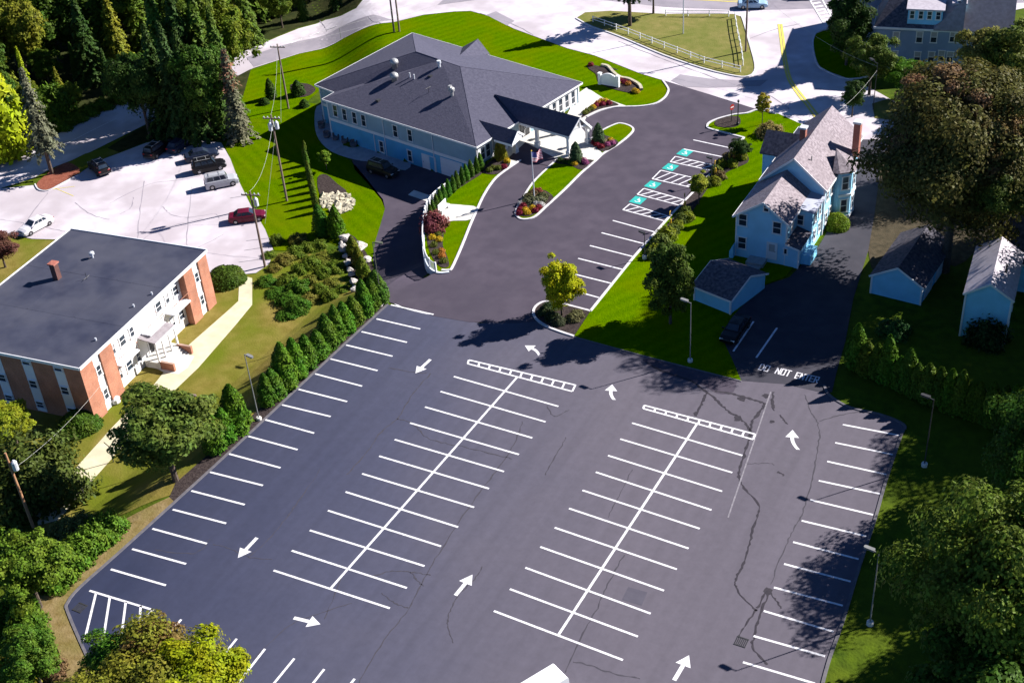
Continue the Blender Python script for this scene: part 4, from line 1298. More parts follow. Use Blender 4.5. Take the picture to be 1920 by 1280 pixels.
# main canopy
zE, zR = 2.95, 5.0
ef, eb = G(1067, 256, zE), G(975, 230, zE)
rf = G(1087, 220, zR)
ax_ = (ef - eb).normalized()
rb = rf - ax_ * ((rf - G(938, 173, zR)).length)
cols = [G(1067, 292), G(1008, 275), G(1102, 269), G(1046, 252)]
canopy(hall, rf, rb, ef, eb, 2.8, cols, True)
ef, eb = G(960, 271, zE), G(926, 261, zE)
rf = G(970, 246, 4.1)
ax_ = (ef - eb).normalized()
rb = rf - ax_ * ((rf - G(901, 222, 4.1)).length)
canopy(hall, rf, rb, ef, eb, 2.8, [G(967, 287), G(947, 280)])

# ---------------------------------------------------------------- retaining wall and fence beside the lower drive
wt = thing('retaining_wall', 'curved pale retaining wall dropping from the entrance lawn to the lower drive', 'wall', (WALL[5].x, WALL[5].y, 0))
mb = MB()
cw = crom([Vector((p.x, p.y, 0)) for p in WALL], 3, False)
rows = []
for i, p in enumerate(cw):
    t = cw[min(len(cw) - 1, i + 1)] - cw[max(0, i - 1)]
    t.normalize()
    s = Vector((-t.y, t.x, 0)) * 0.15
    zl = min(h_low(p.x + s.x * 3, p.y + s.y * 3), h_low(p.x - s.x * 3, p.y - s.y * 3)) - 0.4
    rows.append([v3(p + s, zl), v3(p + s, 0.16), v3(p - s, 0.16), v3(p - s, zl)])
for a, b in zip(rows, rows[1:]):
    for k in range(3):
        mb.face(a[k], a[k + 1], b[k + 1], b[k])
mb.face(*rows[0]); mb.face(*rows[-1])
mb.build('wall_body', 'wall_block', wt)
fe = thing('picket_fence', 'white vinyl picket fence running along the top of the curved retaining wall', 'fence', (WALL[5].x, WALL[5].y, 0.16))
FT = 1.1
acc, nxt = 0.0, 0.0
pk = MB()
rail_t = MB(); rail_b = MB()
fpts = [p for p in cw[4:]]
for a, b in zip(fpts, fpts[1:]):
    rail_t.tube([v3(a, 0.16 + FT), v3(b, 0.16 + FT)], 0.07, 5)
    rail_b.tube([v3(a, 0.30), v3(b, 0.30)], 0.05, 5)
    n = max(1, int((b - a).length / 0.16))
    for k in range(n):
        q = lerp(a, b, k / n)
        d = (b - a).normalized()
        pk.obox(v3(q, 0.72), d, Z.cross(d), Z, 0.045, 0.015, 0.48)
rail_t.build('rail', 'trim', fe)
rail_b.build('rail', 'trim', fe)
tag(pk.build('picket', 'trim', fe), kind='stuff')
dist = 0
for i, a in enumerate(fpts):
    if i % 3 == 0 or i == len(fpts) - 1:
        mb = MB(); mb.box(a.x - .08, a.x + .08, a.y - .08, a.y + .08, 0.1, 1.4); po = mb.build('post', 'trim', fe)

# ---------------------------------------------------------------- brick apartment block
AZ0, AZ1 = -3.0, 4.1
A_S, A_E, A_N = G(148, 689, AZ1), G(384, 470, AZ1), G(137, 428, AZ1)
ue = (A_E - A_S); ue.z = 0; LE = ue.length; ue.normalize()       # along the sunny front
un_ = Vector((-ue.y, ue.x, 0))
if un_.x > 0: un_ = -un_                                          # towards the back (west)
LW = (A_N - A_E).length
A_W = A_S + un_ * (LW + 1.5)
A_N2 = A_E + un_ * LW
apt = thing('apartment_block', 'two-storey brick apartment block with flat dark roof and white recessed front', 'building', v3(A_S, AZ0))
def ap(s, t, z):   # s along the front from the south corner, t into the building
    return v3(A_S + ue * s + un_ * t, z)
nf = -un_
REC = 0.9
p1, p2 = 5.2, LE - 4.6
# brick shell
for a, b in (((0, 0), (0, LW)), ((0, LW), (LE, LW)), ((LE, LW), (LE, 0))):
    wallpoly('brick_wall', [ap(*a, AZ0 - .3), ap(*b, AZ0 - .3), ap(*b, AZ1 - .25), ap(*a, AZ1 - .25)], 'apartment_brick', apt)
for s0, s1, m in ((0, 2.0, 'apartment_brick'), (2.0, 3.2, 'white_panel'), (3.2, p1, 'apartment_brick'), (p2, p2 + 1.7, 'apartment_brick'), (p2 + 1.7, p2 + 2.9, 'white_panel'), (p2 + 2.9, LE, 'apartment_brick')):
    t = 0.0 if 'brick' in m else 0.18
    wallpoly('brick_pier' if t == 0 else 'bay_panel', [ap(s0, t, AZ0 - .3), ap(s1, t, AZ0 - .3), ap(s1, t, AZ1 - .25), ap(s0, t, AZ1 - .25)], m, apt)
    if t:
        for s in (s0, s1):
            wallpoly('reveal', [ap(s, 0, AZ0 - .3), ap(s, t, AZ0 - .3), ap(s, t, AZ1 - .25), ap(s, 0, AZ1 - .25)], 'apartment_brick', apt)
        for zc in (-1.4, 1.6):
            window(apt, ap((s0 + s1) / 2, t, zc + .3), ue, nf, 0.7, 1.3)
for s, t0, t1 in ((p1, 0, REC), (p2, 0, REC)):
    wallpoly('reveal', [ap(s, t0, AZ0 - .3), ap(s, t1, AZ0 - .3), ap(s, t1, AZ1 - .25), ap(s, t0, AZ1 - .25)], 'apartment_brick', apt)
wallpoly('front_wall', [ap(p1, REC, AZ0 - .3), ap(p2, REC, AZ0 - .3), ap(p2, REC, AZ1 - .25), ap(p1, REC, AZ1 - .25)], 'white_stucco', apt)
midS = (p1 + p2) / 2
for zc in (-1.2, 2.0):
    for k in range(8):
        s = lerp(p1 + 0.9, p2 - 0.9, k / 7)
        if abs(s - midS) < 1.3: continue
        window(apt, ap(s, REC, zc), ue, nf, 1.0 if k % 2 else 0.7, 1.25, frame='trim', blind=(k % 3 == 0))
# balconies either side of the entrance: slab, rail, posts
for s0, s1, zf in ((p1 + 0.2, p1 + 3.4, 0.55), (p2 - 3.4, p2 - 0.2, 0.55), (midS - 1.2, midS + 1.6, 0.9)):
    mb = MB(); mb.prism([ap(s0, REC, zf), ap(s1, REC, zf), ap(s1, -0.35, zf), ap(s0, -0.35, zf)], (0, 0, -0.16)); bl = mb.build('balcony', 'white_panel', apt)
    mb = MB()
    mb.tube([ap(s0, REC, zf + 1), ap(s0, -0.33, zf + 1), ap(s1, -0.33, zf + 1), ap(s1, REC, zf + 1)], 0.035, 5)
    for k in range(9):
        q = lerp(ap(s0, -0.33, zf), ap(s1, -0.33, zf), k / 8)
        mb.tube([q, q + Z], 0.022, 4)
    mb.build('railing', 'apartment_brick', bl)
# entrance portico with little roof, posts, steps
mb = MB(); mb.prism([ap(midS - 1.9, REC, 0.75), ap(midS + 1.9, REC, 0.75), ap(midS + 1.9, -1.3, 0.45), ap(midS - 1.9, -1.3, 0.45)], (0, 0, -0.14)); po = mb.build('portico_roof', 'grey_roof', apt)
mb = MB(); bar(mb, ap(midS - 1.95, -1.32, 0.32), ap(midS + 1.95, -1.32, 0.32), nf, 0.3, 0.06); mb.build('fascia', 'trim', apt)
for s in (-1.75, -0.6, 0.6, 1.75):
    mb = MB(); mb.obox(ap(midS + s, -1.15, -1.05), ue, un_, Z, 0.09, 0.09, 1.3); mb.build('portico_post', 'trim', apt)
mb = MB()
for k in range(5):
    mb.obox(ap(midS, -1.3 - 0.3 * k, -3 + 0.5 * (0.85 - 0.17 * k)), ue, un_, Z, 1.5, 0.15 , 0.5 * (0.85 - 0.17 * k))
mb.obox(ap(midS, -0.2, -2.6), ue, un_, Z, 1.9, 1.0, 0.44)
mb.build('steps', 'concrete', apt)
for s in (-1.7, 1.7):
    mb = MB(); mb.obox(ap(midS + s, -2.0, -2.5), ue, un_, Z, 0.14, 0.9, 0.5); mb.build('cheek_wall', 'apartment_brick', apt)
door(apt, ap(midS, REC, -1.1), ue, nf, 1.1, 2.1, 'dark_metal', 'glass')
# shaded end wall with white window strips
for t in (2.7, 6.7, 10.7, 14.7):
    mb = MB(); mb.prism([ap(-0.06, t - .62, AZ0 + .2), ap(-0.06, t + .62, AZ0 + .2), ap(-0.06, t + .62, AZ1 - .3), ap(-0.06, t - .62, AZ1 - .3)], ue * 0.05); mb.build('window_strip', 'white_panel', apt)
    for zc, hh in ((-1.9, 0.8), (0.75, 0.95), (3.4, 0.4)):
        window(apt, ap(-0.06, t, zc), un_, -ue, 0.95, hh, split=hh > 0.5, fw=0.07)
# flat roof, parapet edge, overhang over the recess
mb = MB(); mb.prism([ap(-.12, -.12, AZ1), ap(LE + .12, -.12, AZ1), ap(LE + .12, LW + .1, AZ1), ap(-.12, LW + .1, AZ1)], (0, 0, -0.22)); mb.build('roof', 'membrane_roof', apt)
for a, b, n in (((-.14, -.14), (LE + .14, -.14), nf), ((-.14, -.14), (-.14, LW + .12), -ue), ((LE + .14, -.14), (LE + .14, LW + .12), ue), ((-.14, LW + .12), (LE + .14, LW + .12), un_)):
    mb = MB(); bar(mb, ap(*a, AZ1 - .06), ap(*b, AZ1 - .06), n, 0.34, 0.09); mb.build('roof_edge', 'trim', apt)
cp = G(108, 522, AZ1)
mb = MB(); mb.obox(v3(cp, AZ1 + .95), ue, un_, Z, 0.34, 0.34, 0.95); ch = mb.build('chimney', 'dark_brick', apt)
mb = MB(); mb.obox(v3(cp, AZ1 + 1.98), ue, un_, Z, 0.46, 0.46, 0.08); mb.build('chimney_cap', 'chimney_brick', ch)
cp = G(174, 483, AZ1)
mb = MB(); mb.tube_z(v3(cp, AZ1 - .05), [(0.12, 0), (0.12, 0.5), (0.3, 0.5), (0.3, 0.75), (0.1, 0.85)], 10); mb.build('roof_vent', 'insulator', apt)
cp = G(163, 523, AZ1)
mb = MB(); mb.tube([v3(cp, AZ1), v3(cp, AZ1 + .8)], 0.03, 5); mb.tube([v3(cp, AZ1 + .2) - ue * .5, v3(cp, AZ1 + .2) + ue * .5], 0.03, 5); mb.build('antenna', 'dark_metal', apt)
for a, b in (((0, 6.2), (LE, 6.2)), ((0, 12.4), (LE, 12.4)), ((7.6, 0), (7.6, LW)), ((15.2, 0), (15.2, LW))):
    mb = MB(); bar(mb, ap(*a, AZ1), ap(*b, AZ1), Z, 0.10, 0.012); mb.build('roof_seam', 'membrane_roof', apt)
for px, py in [(285, 552), (251, 575), (180, 638)]:
    cp = G(px, py, AZ1)
    mb = MB(); mb.tube_z(v3(cp, AZ1 - .05), [(0.1, 0), (0.1, 0.35)], 8); mb.build('vent_pipe', 'insulator', apt)

# ---------------------------------------------------------------- old house with wings, bay turret and chimneys
hs = thing('gabled_house', 'tall pale house in shade-tinted blue siding with pinkish shingle roofs, brick chimney and bay turret', 'house', (19, 28, 0))
ref = (19, 36, 0)
def gable_block(parent, x0, x1, xr, y0, y1, ze0, ze1, zr, mw, mr, oh=0.35, z0=-0.1, rake=0.35, front=True, back=True, name='wall'):
    """block with ridge along Y at x=xr; eaves ze0 (at x0) and ze1 (at x1)"""
    s0, s1 = (zr - ze0) / (xr - x0), (zr - ze1) / (x1 - xr)
    e0, e1 = ze0 - s0 * oh, ze1 - s1 * oh
    roofplane(parent, [(x0 - oh, y0 - rake, e0), (xr, y0 - rake, zr), (xr, y1 + rake, zr), (x0 - oh, y1 + rake, e0)], mr)
    roofplane(parent, [(x1 + oh, y0 - rake, e1), (xr, y0 - rake, zr), (xr, y1 + rake, zr), (x1 + oh, y1 + rake, e1)], mr)
    for y in ([y0] if front else []) + ([y1] if back else []):
        wallpoly(name, [(x0, y, z0), (x1, y, z0), (x1, y, ze1 - .15), (xr, y, zr - .2), (x0, y, ze0 - .15)], mw, parent)
    for x, ze in ((x0, ze0), (x1, ze1)):
        wallpoly(name, [(x, y0, z0), (x, y1, z0), (x, y1, ze - .1), (x, y0, ze - .1)], mw, parent)
    mb = MB()
    for xe, e in ((x0 - oh, e0), (x1 + oh, e1)):
        bar(mb, (xe, y0 - rake, e - .1), (xr, y0 - rake, zr - .1), (0, -1, 0), 0.22, 0.05)
    mb.build('rake_board', 'trim', parent)
    for xe, e, n in ((x0 - oh, e0, (-1, 0, 0)), (x1 + oh, e1, (1, 0, 0))):
        mb = MB(); bar(mb, (xe, y0 - rake, e - .1), (xe, y1 + rake, e - .1), n, 0.22, 0.06); mb.build('gutter', 'trim', parent)
    for x in (x0, x1):
        mb = MB(); mb.box(x - .09, x + .09, y0 - .04, y0 + .12, z0, (ze0 if x == x0 else ze1) - .3); mb.build('corner_board', 'trim', parent)
# main block
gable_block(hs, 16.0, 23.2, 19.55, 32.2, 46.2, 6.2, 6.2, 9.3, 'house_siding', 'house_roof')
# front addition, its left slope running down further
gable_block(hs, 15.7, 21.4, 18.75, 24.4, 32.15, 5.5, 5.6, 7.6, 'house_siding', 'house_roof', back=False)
# left cross wing: ridge along X
roofplane(hs, [(13.6, 38.0, 6.1), (13.6, 40.4, 8.0), (19.5, 40.4, 8.0), (17.2, 38.0, 6.1)], 'wing_roof')
roofplane(hs, [(13.6, 42.8, 6.1), (13.6, 40.4, 8.0), (19.5, 40.4, 8.0), (17.2, 42.8, 6.1)], 'wing_roof')
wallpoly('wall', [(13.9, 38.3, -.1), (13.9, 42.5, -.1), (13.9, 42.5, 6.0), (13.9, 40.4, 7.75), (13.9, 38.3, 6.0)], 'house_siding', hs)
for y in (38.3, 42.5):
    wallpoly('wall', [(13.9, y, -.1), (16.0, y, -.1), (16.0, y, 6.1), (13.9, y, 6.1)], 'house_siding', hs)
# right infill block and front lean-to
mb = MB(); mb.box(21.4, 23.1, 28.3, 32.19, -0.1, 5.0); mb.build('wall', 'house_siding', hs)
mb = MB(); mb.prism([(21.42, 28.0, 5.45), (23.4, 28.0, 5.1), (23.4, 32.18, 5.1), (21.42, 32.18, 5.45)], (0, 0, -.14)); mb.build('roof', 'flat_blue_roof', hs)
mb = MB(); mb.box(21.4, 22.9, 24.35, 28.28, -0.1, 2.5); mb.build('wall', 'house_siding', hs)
mb = MB(); mb.prism([(21.42, 24.1, 3.0), (23.15, 24.1, 2.5), (23.15, 28.28, 2.5), (21.42, 28.28, 3.0)], (0, 0, -.13)); mb.build('roof', 'wing_roof', hs)
mb = MB(); mb.box(22.82, 22.98, 24.28, 24.44, -0.1, 2.5); mb.build('corner_board', 'trim', hs)
mb = MB(); bar(mb, (21.45, 24.08, 2.85), (23.15, 24.08, 2.40), (0, -1, 0), 0.2, 0.05); mb.build('fascia', 'trim', hs)
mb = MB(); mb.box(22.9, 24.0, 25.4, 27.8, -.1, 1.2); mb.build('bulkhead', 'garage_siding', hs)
# windows on the shaded front
P0, N0, U0 = Vector((15.7, 24.4, 0)), Vector((0, -1, 0)), Vector((1, 0, 0))
for px, py, w, hh in [(1393, 412, 0.95, 1.5), (1457, 427, 0.95, 1.5), (1391.5, 455, 0.95, 1.5), (1437, 390, 0.6, 0.9)]:
    window(hs, onwall(px, py, P0, N0), U0, N0, w, hh)
p = onwall(1447, 474, P0, N0); door(hs, v3(p, 1.55), U0, N0, 1.0, 2.05, 'white_panel', 'blind')
window(hs, onwall(1473, 471, (21.4, 24.35, 0), N0), U0, N0, 0.4, 0.75, split=False)
window(hs, onwall(1501, 412, (21.4, 28.3, 0), N0), U0, N0, 0.75, 1.3)
window(hs, Vector((21.4, 26.3, 4.0)), (0, 1, 0), (1, 0, 0), 0.7, 1.3)
for y, zc in [(29.4, 1.6), (31.2, 1.6), (29.4, 3.9), (31.0, 3.9), ]:
    window(hs, Vector((23.1, y, zc)), (0, 1, 0), (1, 0, 0), 0.7, 1.3)
for y in (33.4, 35.0, 41.5, 44):
    for zc in (1.7, 4.6):
        window(hs, Vector((23.2, y, zc)), (0, 1, 0), (1, 0, 0), 0.8, 1.4)
window(hs, Vector((13.9, 40.4, 4.4)), (0, 1, 0), (-1, 0, 0), 0.8, 1.4)
# small back porch steps and side stair
mb = MB(); mb.box(17.4, 19.4, 22.9, 24.36, -.1, 0.5); mb.box(17.6, 19.2, 22.3, 22.9, -.1, 0.25); mb.build('stoop', 'grey_metal', hs)
mb = MB(); mb.prism([(15.2, 23.7, 0), (15.65, 23.7, 0), (15.65, 23.7, 1.9), (15.2, 23.7, 0.9)], (0, 0.6, 0)); mb.build('stair_wall', 'garage_siding', hs)
# two-storey bay turret
bc = Vector((23.4, 38.0, 0))
ang = [R(-78), R(-30), R(30), R(78)]
ring = [bc + Vector((math.cos(a) * 1.75, math.sin(a) * 1.9, 0)) for a in ang]
ring = [Vector((23.1, ring[0].y - 0.1, 0))] + ring + [Vector((23.1, ring[-1].y + 0.1, 0))]
for a, b in zip(ring, ring[1:]):
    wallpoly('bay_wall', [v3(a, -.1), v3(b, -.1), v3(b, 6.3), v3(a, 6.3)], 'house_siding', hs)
    if (b - a).length > 0.9:
        u, n = axes(a, b, (22, 38, 0))
        for zc in (1.8, 4.75):
            window(hs, v3((a + b) / 2, zc), u, n, min(0.8, (b - a).length - .5), 1.7)
        mb = MB()
        bar(mb, v3(a, 3.15), v3(b, 3.15), n, 0.3, 0.12); bar(mb, v3(a, 0.35), v3(b, 0.35), n, 0.3, 0.1); bar(mb, v3(a, 6.15), v3(b, 6.15), n, 0.28, 0.2)
        mb.build('belt_trim', 'trim', hs)
apx = Vector((22.6, 38.0, 8.2))
big = [bc + (q - bc) * 1.22 for q in ring]
for a, b in zip(big, big[1:]):
    mb = MB(); mb.prism([v3(a, 6.3), v3(b, 6.3), apx], (0, 0, -.12)); mb.build('bay_roof', 'house_roof', hs)
# chimneys
cp = onplane(1604, 289, Vector((23.5, 32, 6)), Vector((23.5, 46, 6)), Vector((19.55, 46, 9.3)))
mb = MB(); mb.box(cp.x - .38, cp.x + .38, cp.y - .42, cp.y + .42, 5.5, 9.7); c_ = mb.build('chimney', 'chimney_brick', hs)
mb = MB(); mb.box(cp.x - .48, cp.x + .48, cp.y - .52, cp.y + .52, 9.7, 9.95); mb.build('chimney_cap', 'insulator', c_)
mb = MB(); mb.box(18.1, 18.75, 38.6, 39.3, 7.2, 9.6); c_ = mb.build('chimney', 'chimney_brick', hs)
mb = MB(); mb.box(18.0, 18.85, 38.5, 39.4, 9.6, 9.8); mb.build('chimney_cap', 'insulator', c_)
mb = MB(); mb.tube([(20.9, 34.2, 7.6), (20.9, 34.2, 8.7)], 0.07, 6); mb.build('vent_pipe', 'grey_metal', hs)

# ---------------------------------------------------------------- low shed in front of the house
def rect_block(name, label, cat, A, B, depth, zw, zr, mw, mr, ridge='depth', gable_m=None, oh=0.25):
    """A,B: base corners of the front wall; ridge along depth -> gable faces the front, else along the front"""
    A, B = Vector((A[0], A[1], 0)), Vector((B[0], B[1], 0))
    u = (B - A).normalized()
    n = Vector((-u.y, u.x, 0))
    w = (B - A).length
    t = thing(name, label, cat, (A + B) / 2)
    def q(s, d, z): return v3(A + u * s + n * d, z)
    if ridge == 'depth':
        m_ = w / 2
        sl = (zr - zw) / m_
        for s in (0, 1):
            roofplane(t, [q(-oh if s == 0 else w + oh, -oh, zw - sl * oh), q(m_, -oh, zr), q(m_, depth + oh, zr), q(-oh if s == 0 else w + oh, depth + oh, zw - sl * oh)], mr)
        for d in (0, depth):
            wallpoly('wall', [q(0, d, -.1), q(w, d, -.1), q(w, d, zw - .12), q(m_, d, zr - .2), q(0, d, zw - .12)], mw, t)
        for s in (0, w):
            wallpoly('wall', [q(s, 0, -.1), q(s, depth, -.1), q(s, depth, zw - .1), q(s, 0, zw - .1)], mw, t)
        mb = MB()
        for s in (-oh, w + oh):
            bar(mb, q(s, -oh, zw - sl * oh - .08), q(m_, -oh, zr - .08), -n, 0.2, 0.05)
        mb.build('rake_board', 'trim', t)
    else:
        m_ = depth / 2
        sl = (zr - zw) / m_
        for d in (0, 1):
            roofplane(t, [q(-oh, -oh if d == 0 else depth + oh, zw - sl * oh), q(-oh, m_, zr), q(w + oh, m_, zr), q(w + oh, -oh if d == 0 else depth + oh, zw - sl * oh)], mr)
        for s in (0, w):
            wallpoly('wall', [q(s, 0, -.1), q(s, depth, -.1), q(s, depth, zw - .12), q(s, m_, zr - .2), q(s, 0, zw - .12)], mw, t)
        for d in (0, depth):
            wallpoly('wall', [q(0, d, -.1), q(w, d, -.1), q(w, d, zw - .1), q(0, d, zw - .1)], mw, t)
        mb = MB()
        for s, nn in ((-oh, -u), (w + oh, u)):
            bar(mb, q(s, -oh, zw - sl * oh - .08), q(s, m_, zr - .08), nn, 0.2, 0.05)
            bar(mb, q(s, depth + oh, zw - sl * oh - .08), q(s, m_, zr - .08), nn, 0.2, 0.05)
        mb.build('rake_board', 'trim', t)
        mb = MB(); bar(mb, q(-oh, -oh, zw - sl * oh - .08), q(w + oh, -oh, zw - sl * oh - .08), -n, 0.2, 0.05); mb.build('gutter', 'trim', t)
    for s in (0, w):
        mb = MB(); mb.obox(q(s, 0, zw / 2 - .1), u, n, Z, 0.09, 0.09, zw / 2 - .1); mb.build('corner_board', 'trim', t)
    return t, q, u, n, w
sa, sb = G(1302, 563), G(1369, 590)
shed, q, u, n, w = rect_block('garden_shed', 'low pale shed in shade-tinted blue siding with dark gable roof below the tall house', 'shed', sa, sb, 6.4, 2.0, 3.3, 'garage_siding', 'wing_roof', 'front')
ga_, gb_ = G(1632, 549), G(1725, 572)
gar, q, u, n, w = rect_block('garage', 'pale garage in shade-tinted blue siding with black roof standing in tree shade', 'garage', ga_, gb_, 9.5, 2.4, 4.0, 'garage_siding', 'wing_roof', 'depth')
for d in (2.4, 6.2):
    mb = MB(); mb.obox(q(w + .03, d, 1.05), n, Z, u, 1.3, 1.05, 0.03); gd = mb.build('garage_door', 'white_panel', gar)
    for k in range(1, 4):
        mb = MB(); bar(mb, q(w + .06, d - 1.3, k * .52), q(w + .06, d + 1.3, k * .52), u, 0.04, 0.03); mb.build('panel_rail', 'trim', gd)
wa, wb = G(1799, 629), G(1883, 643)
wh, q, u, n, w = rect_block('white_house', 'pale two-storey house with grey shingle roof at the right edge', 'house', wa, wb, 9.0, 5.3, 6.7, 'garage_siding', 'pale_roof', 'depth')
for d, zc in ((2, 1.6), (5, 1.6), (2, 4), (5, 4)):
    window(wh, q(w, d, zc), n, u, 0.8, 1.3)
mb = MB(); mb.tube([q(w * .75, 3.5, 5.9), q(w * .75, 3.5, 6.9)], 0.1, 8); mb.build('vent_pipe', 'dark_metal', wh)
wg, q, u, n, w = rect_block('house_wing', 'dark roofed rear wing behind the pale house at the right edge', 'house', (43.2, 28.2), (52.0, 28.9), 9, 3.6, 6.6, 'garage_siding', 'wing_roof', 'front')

# ---------------------------------------------------------------- big grey building across the road
Bz = 6.3
B0, B1 = Vector((16.2, 80.0, 0)), Vector((33.5, 83.2, 0))
ub = (B1 - B0).normalized(); nb = Vector((ub.y, -ub.x, 0)); wb_ = (B1 - B0).length
bb = thing('grey_building', 'large grey-blue three-storey building with blue mansard roof and dormers', 'building', (B0 + B1) / 2)
def bq(s, d, z): return v3(B0 + ub * s - nb * d, z)
DEP = 15
for a, b in (((0, 0), (wb_, 0)), ((0, 0), (0, DEP)), ((wb_, 0), (wb_, DEP)), ((0, DEP), (wb_, DEP))):
    wallpoly('wall', [bq(*a, -.2), bq(*b, -.2), bq(*b, Bz), bq(*a, Bz)], 'tall_siding', bb)
ML = [bq(-.35, -.4, Bz), bq(wb_ + .35, -.4, Bz), bq(wb_ + .35, DEP + .4, Bz), bq(-.35, DEP + .4, Bz)]
MT = [bq(2.5, 5.2, Bz + 5.2), bq(wb_ - 2.5, 5.2, Bz + 5.2), bq(wb_ - 2.5, DEP - 5.2, Bz + 5.2), bq(2.5, DEP - 5.2, Bz + 5.2)]
for k in range(4):
    roofplane(bb, [ML[k], ML[(k + 1) % 4], MT[(k + 1) % 4], MT[k]], 'grey_roof' if k else 'wing_roof')
roofplane(bb, MT, 'grey_roof')
# right part of the front roof is an older grey cross gable
roofplane(bb, [bq(7.6, -.5, Bz + .05), bq(11.5, 1.5, Bz + 4.2), bq(11.5, 8, Bz + 5.6), bq(7.6, 6, Bz + 5.4)], 'grey_roof')
roofplane(bb, [bq(wb_ + .4, -.5, Bz + .05), bq(11.5, -.5, Bz + .05), bq(11.5, 5, Bz + 5.3), bq(wb_ + .4, 5, Bz + 5.3)], 'grey_roof')
roofplane(bb, [bq(7.6, -.5, Bz + .05), bq(11.5, -.5, Bz + .05), bq(11.5, 1.5, Bz + 4.2)], 'grey_roof')
for k in range(4):
    u_, n_ = axes(ML[k], ML[(k + 1) % 4], bq(wb_ / 2, DEP / 2, 0))
    mb = MB(); bar(mb, ML[k] - Z * .12, ML[(k + 1) % 4] - Z * .12, n_, 0.3, 0.08); mb.build('cornice', 'trim', bb)
def dormer(s0, s1, z0, z1, d0, d1, nwin, mr):
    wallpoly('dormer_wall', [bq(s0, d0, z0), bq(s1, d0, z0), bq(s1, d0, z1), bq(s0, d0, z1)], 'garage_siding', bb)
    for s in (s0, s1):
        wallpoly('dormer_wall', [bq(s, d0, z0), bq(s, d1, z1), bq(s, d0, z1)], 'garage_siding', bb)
    roofplane(bb, [bq(s0 - .25, d0 - .3, z1), bq(s1 + .25, d0 - .3, z1), bq(s1 + .25, d1 + 1.2, z1 + .8), bq(s0 - .25, d1 + 1.2, z1 + .8)], mr)
    for k in range(nwin):
        s = lerp(s0, s1, (k + .5) / nwin)
        window(bb, bq(s, d0, (z0 + z1) / 2 + .4), ub, nb, 0.62, 1.15)
dormer(4.0, 8.6, Bz + .1, Bz + 2.7, 0.1, 3.4, 4, 'pale_roof')
dormer(9.9, 11.4, Bz + 1.9, Bz + 3.3, 1.4, 4.4, 1, 'pale_roof')
for px, py in [(1680, 70), (1724, 70), (1751, 70), (1787, 69), (1796, 70)]:
    window(bb, onwall(px, py, bq(0, 0, 0), nb), ub, nb, 0.85, 1.6, blind=True)
for px, py in [(1677, 105), (1720, 107), (1746, 107), (1765, 105), (1781, 107)]:
    window(bb, onwall(px, py, bq(0, 0, 0), nb), ub, nb, 0.85, 1.6, blind=True)
# neighbour block left of it
sa_ = (11.0, 88.0)
nbld, q, u, n, w = rect_block('grey_building', 'plain grey clapboard building half hidden behind dark roadside tree', 'building', (10.8, 87), (15.4, 87.8), 12, 7.5, 9.5, 'tall_siding', 'grey_roof', 'depth')
# ================================================================ VEGETATION
def leaf_mesh(name, P, N, S, m, rng, up=0.0, asp=0.6, core=None):
    """one small leaf-shaped face per point"""
    P, N = np.asarray(P, float), np.asarray(N, float)
    n = len(P)
    N = N / (np.linalg.norm(N, axis=1, keepdims=True) + 1e-9)
    Rn = rng.normal(size=(n, 3))
    Rn[:, 2] += up
    Tn = np.cross(N, np.cross(Rn, N))
    Tn /= np.linalg.norm(Tn, axis=1, keepdims=True) + 1e-9
    Bn = np.cross(N, Tn)
    S = np.asarray(S).reshape(-1, 1)
    V = np.empty((n, 4, 3))
    V[:, 0] = P + Tn * S
    V[:, 1] = P + Bn * S * asp
    V[:, 2] = P - Tn * S
    V[:, 3] = P - Bn * S * asp
    V = V.reshape(-1, 3)
    F = np.arange(n * 4, dtype=np.int32)
    starts = np.arange(0, n * 4, 4, dtype=np.int32)
    tot = np.full(n, 4, dtype=np.int32)
    if core is not None:
        cv, cf = core
        b = len(V)
        V = np.concatenate([V, np.asarray(cv, float)])
        F = np.concatenate([F, np.asarray(cf, np.int32).ravel() + b])
        starts = np.concatenate([starts, np.arange(n * 4, n * 4 + len(cf) * 4, 4, dtype=np.int32)])
        tot = np.concatenate([tot, np.full(len(cf), 4, np.int32)])
    me = bpy.data.meshes.new(name)
    me.vertices.add(len(V))
    me.vertices.foreach_set('co', V.ravel())
    me.loops.add(len(F))
    me.loops.foreach_set('vertex_index', F)
    me.polygons.add(len(starts))
    me.polygons.foreach_set('loop_start', starts)
    me.polygons.foreach_set('loop_total', tot)
    me.update(calc_edges=True)
    me.materials.append(MATS[m])
    return me

def core_of(prof, seg=9):
    """closed surface of revolution as quads (a dense inner mass of the plant)"""
    V, F = [], []
    for r_, z_ in prof:
        for q in range(seg):
            a = 2 * math.pi * q / seg
            V.append((r_ * math.cos(a), r_ * math.sin(a), z_))
    for k in range(len(prof) - 1):
        for q in range(seg):
            F.append((k * seg + q, k * seg + (q + 1) % seg, (k + 1) * seg + (q + 1) % seg, (k + 1) * seg + q))
    return V, F

def sph(rng, n):
    d = rng.normal(size=(n, 3))
    return d / np.linalg.norm(d, axis=1, keepdims=True)

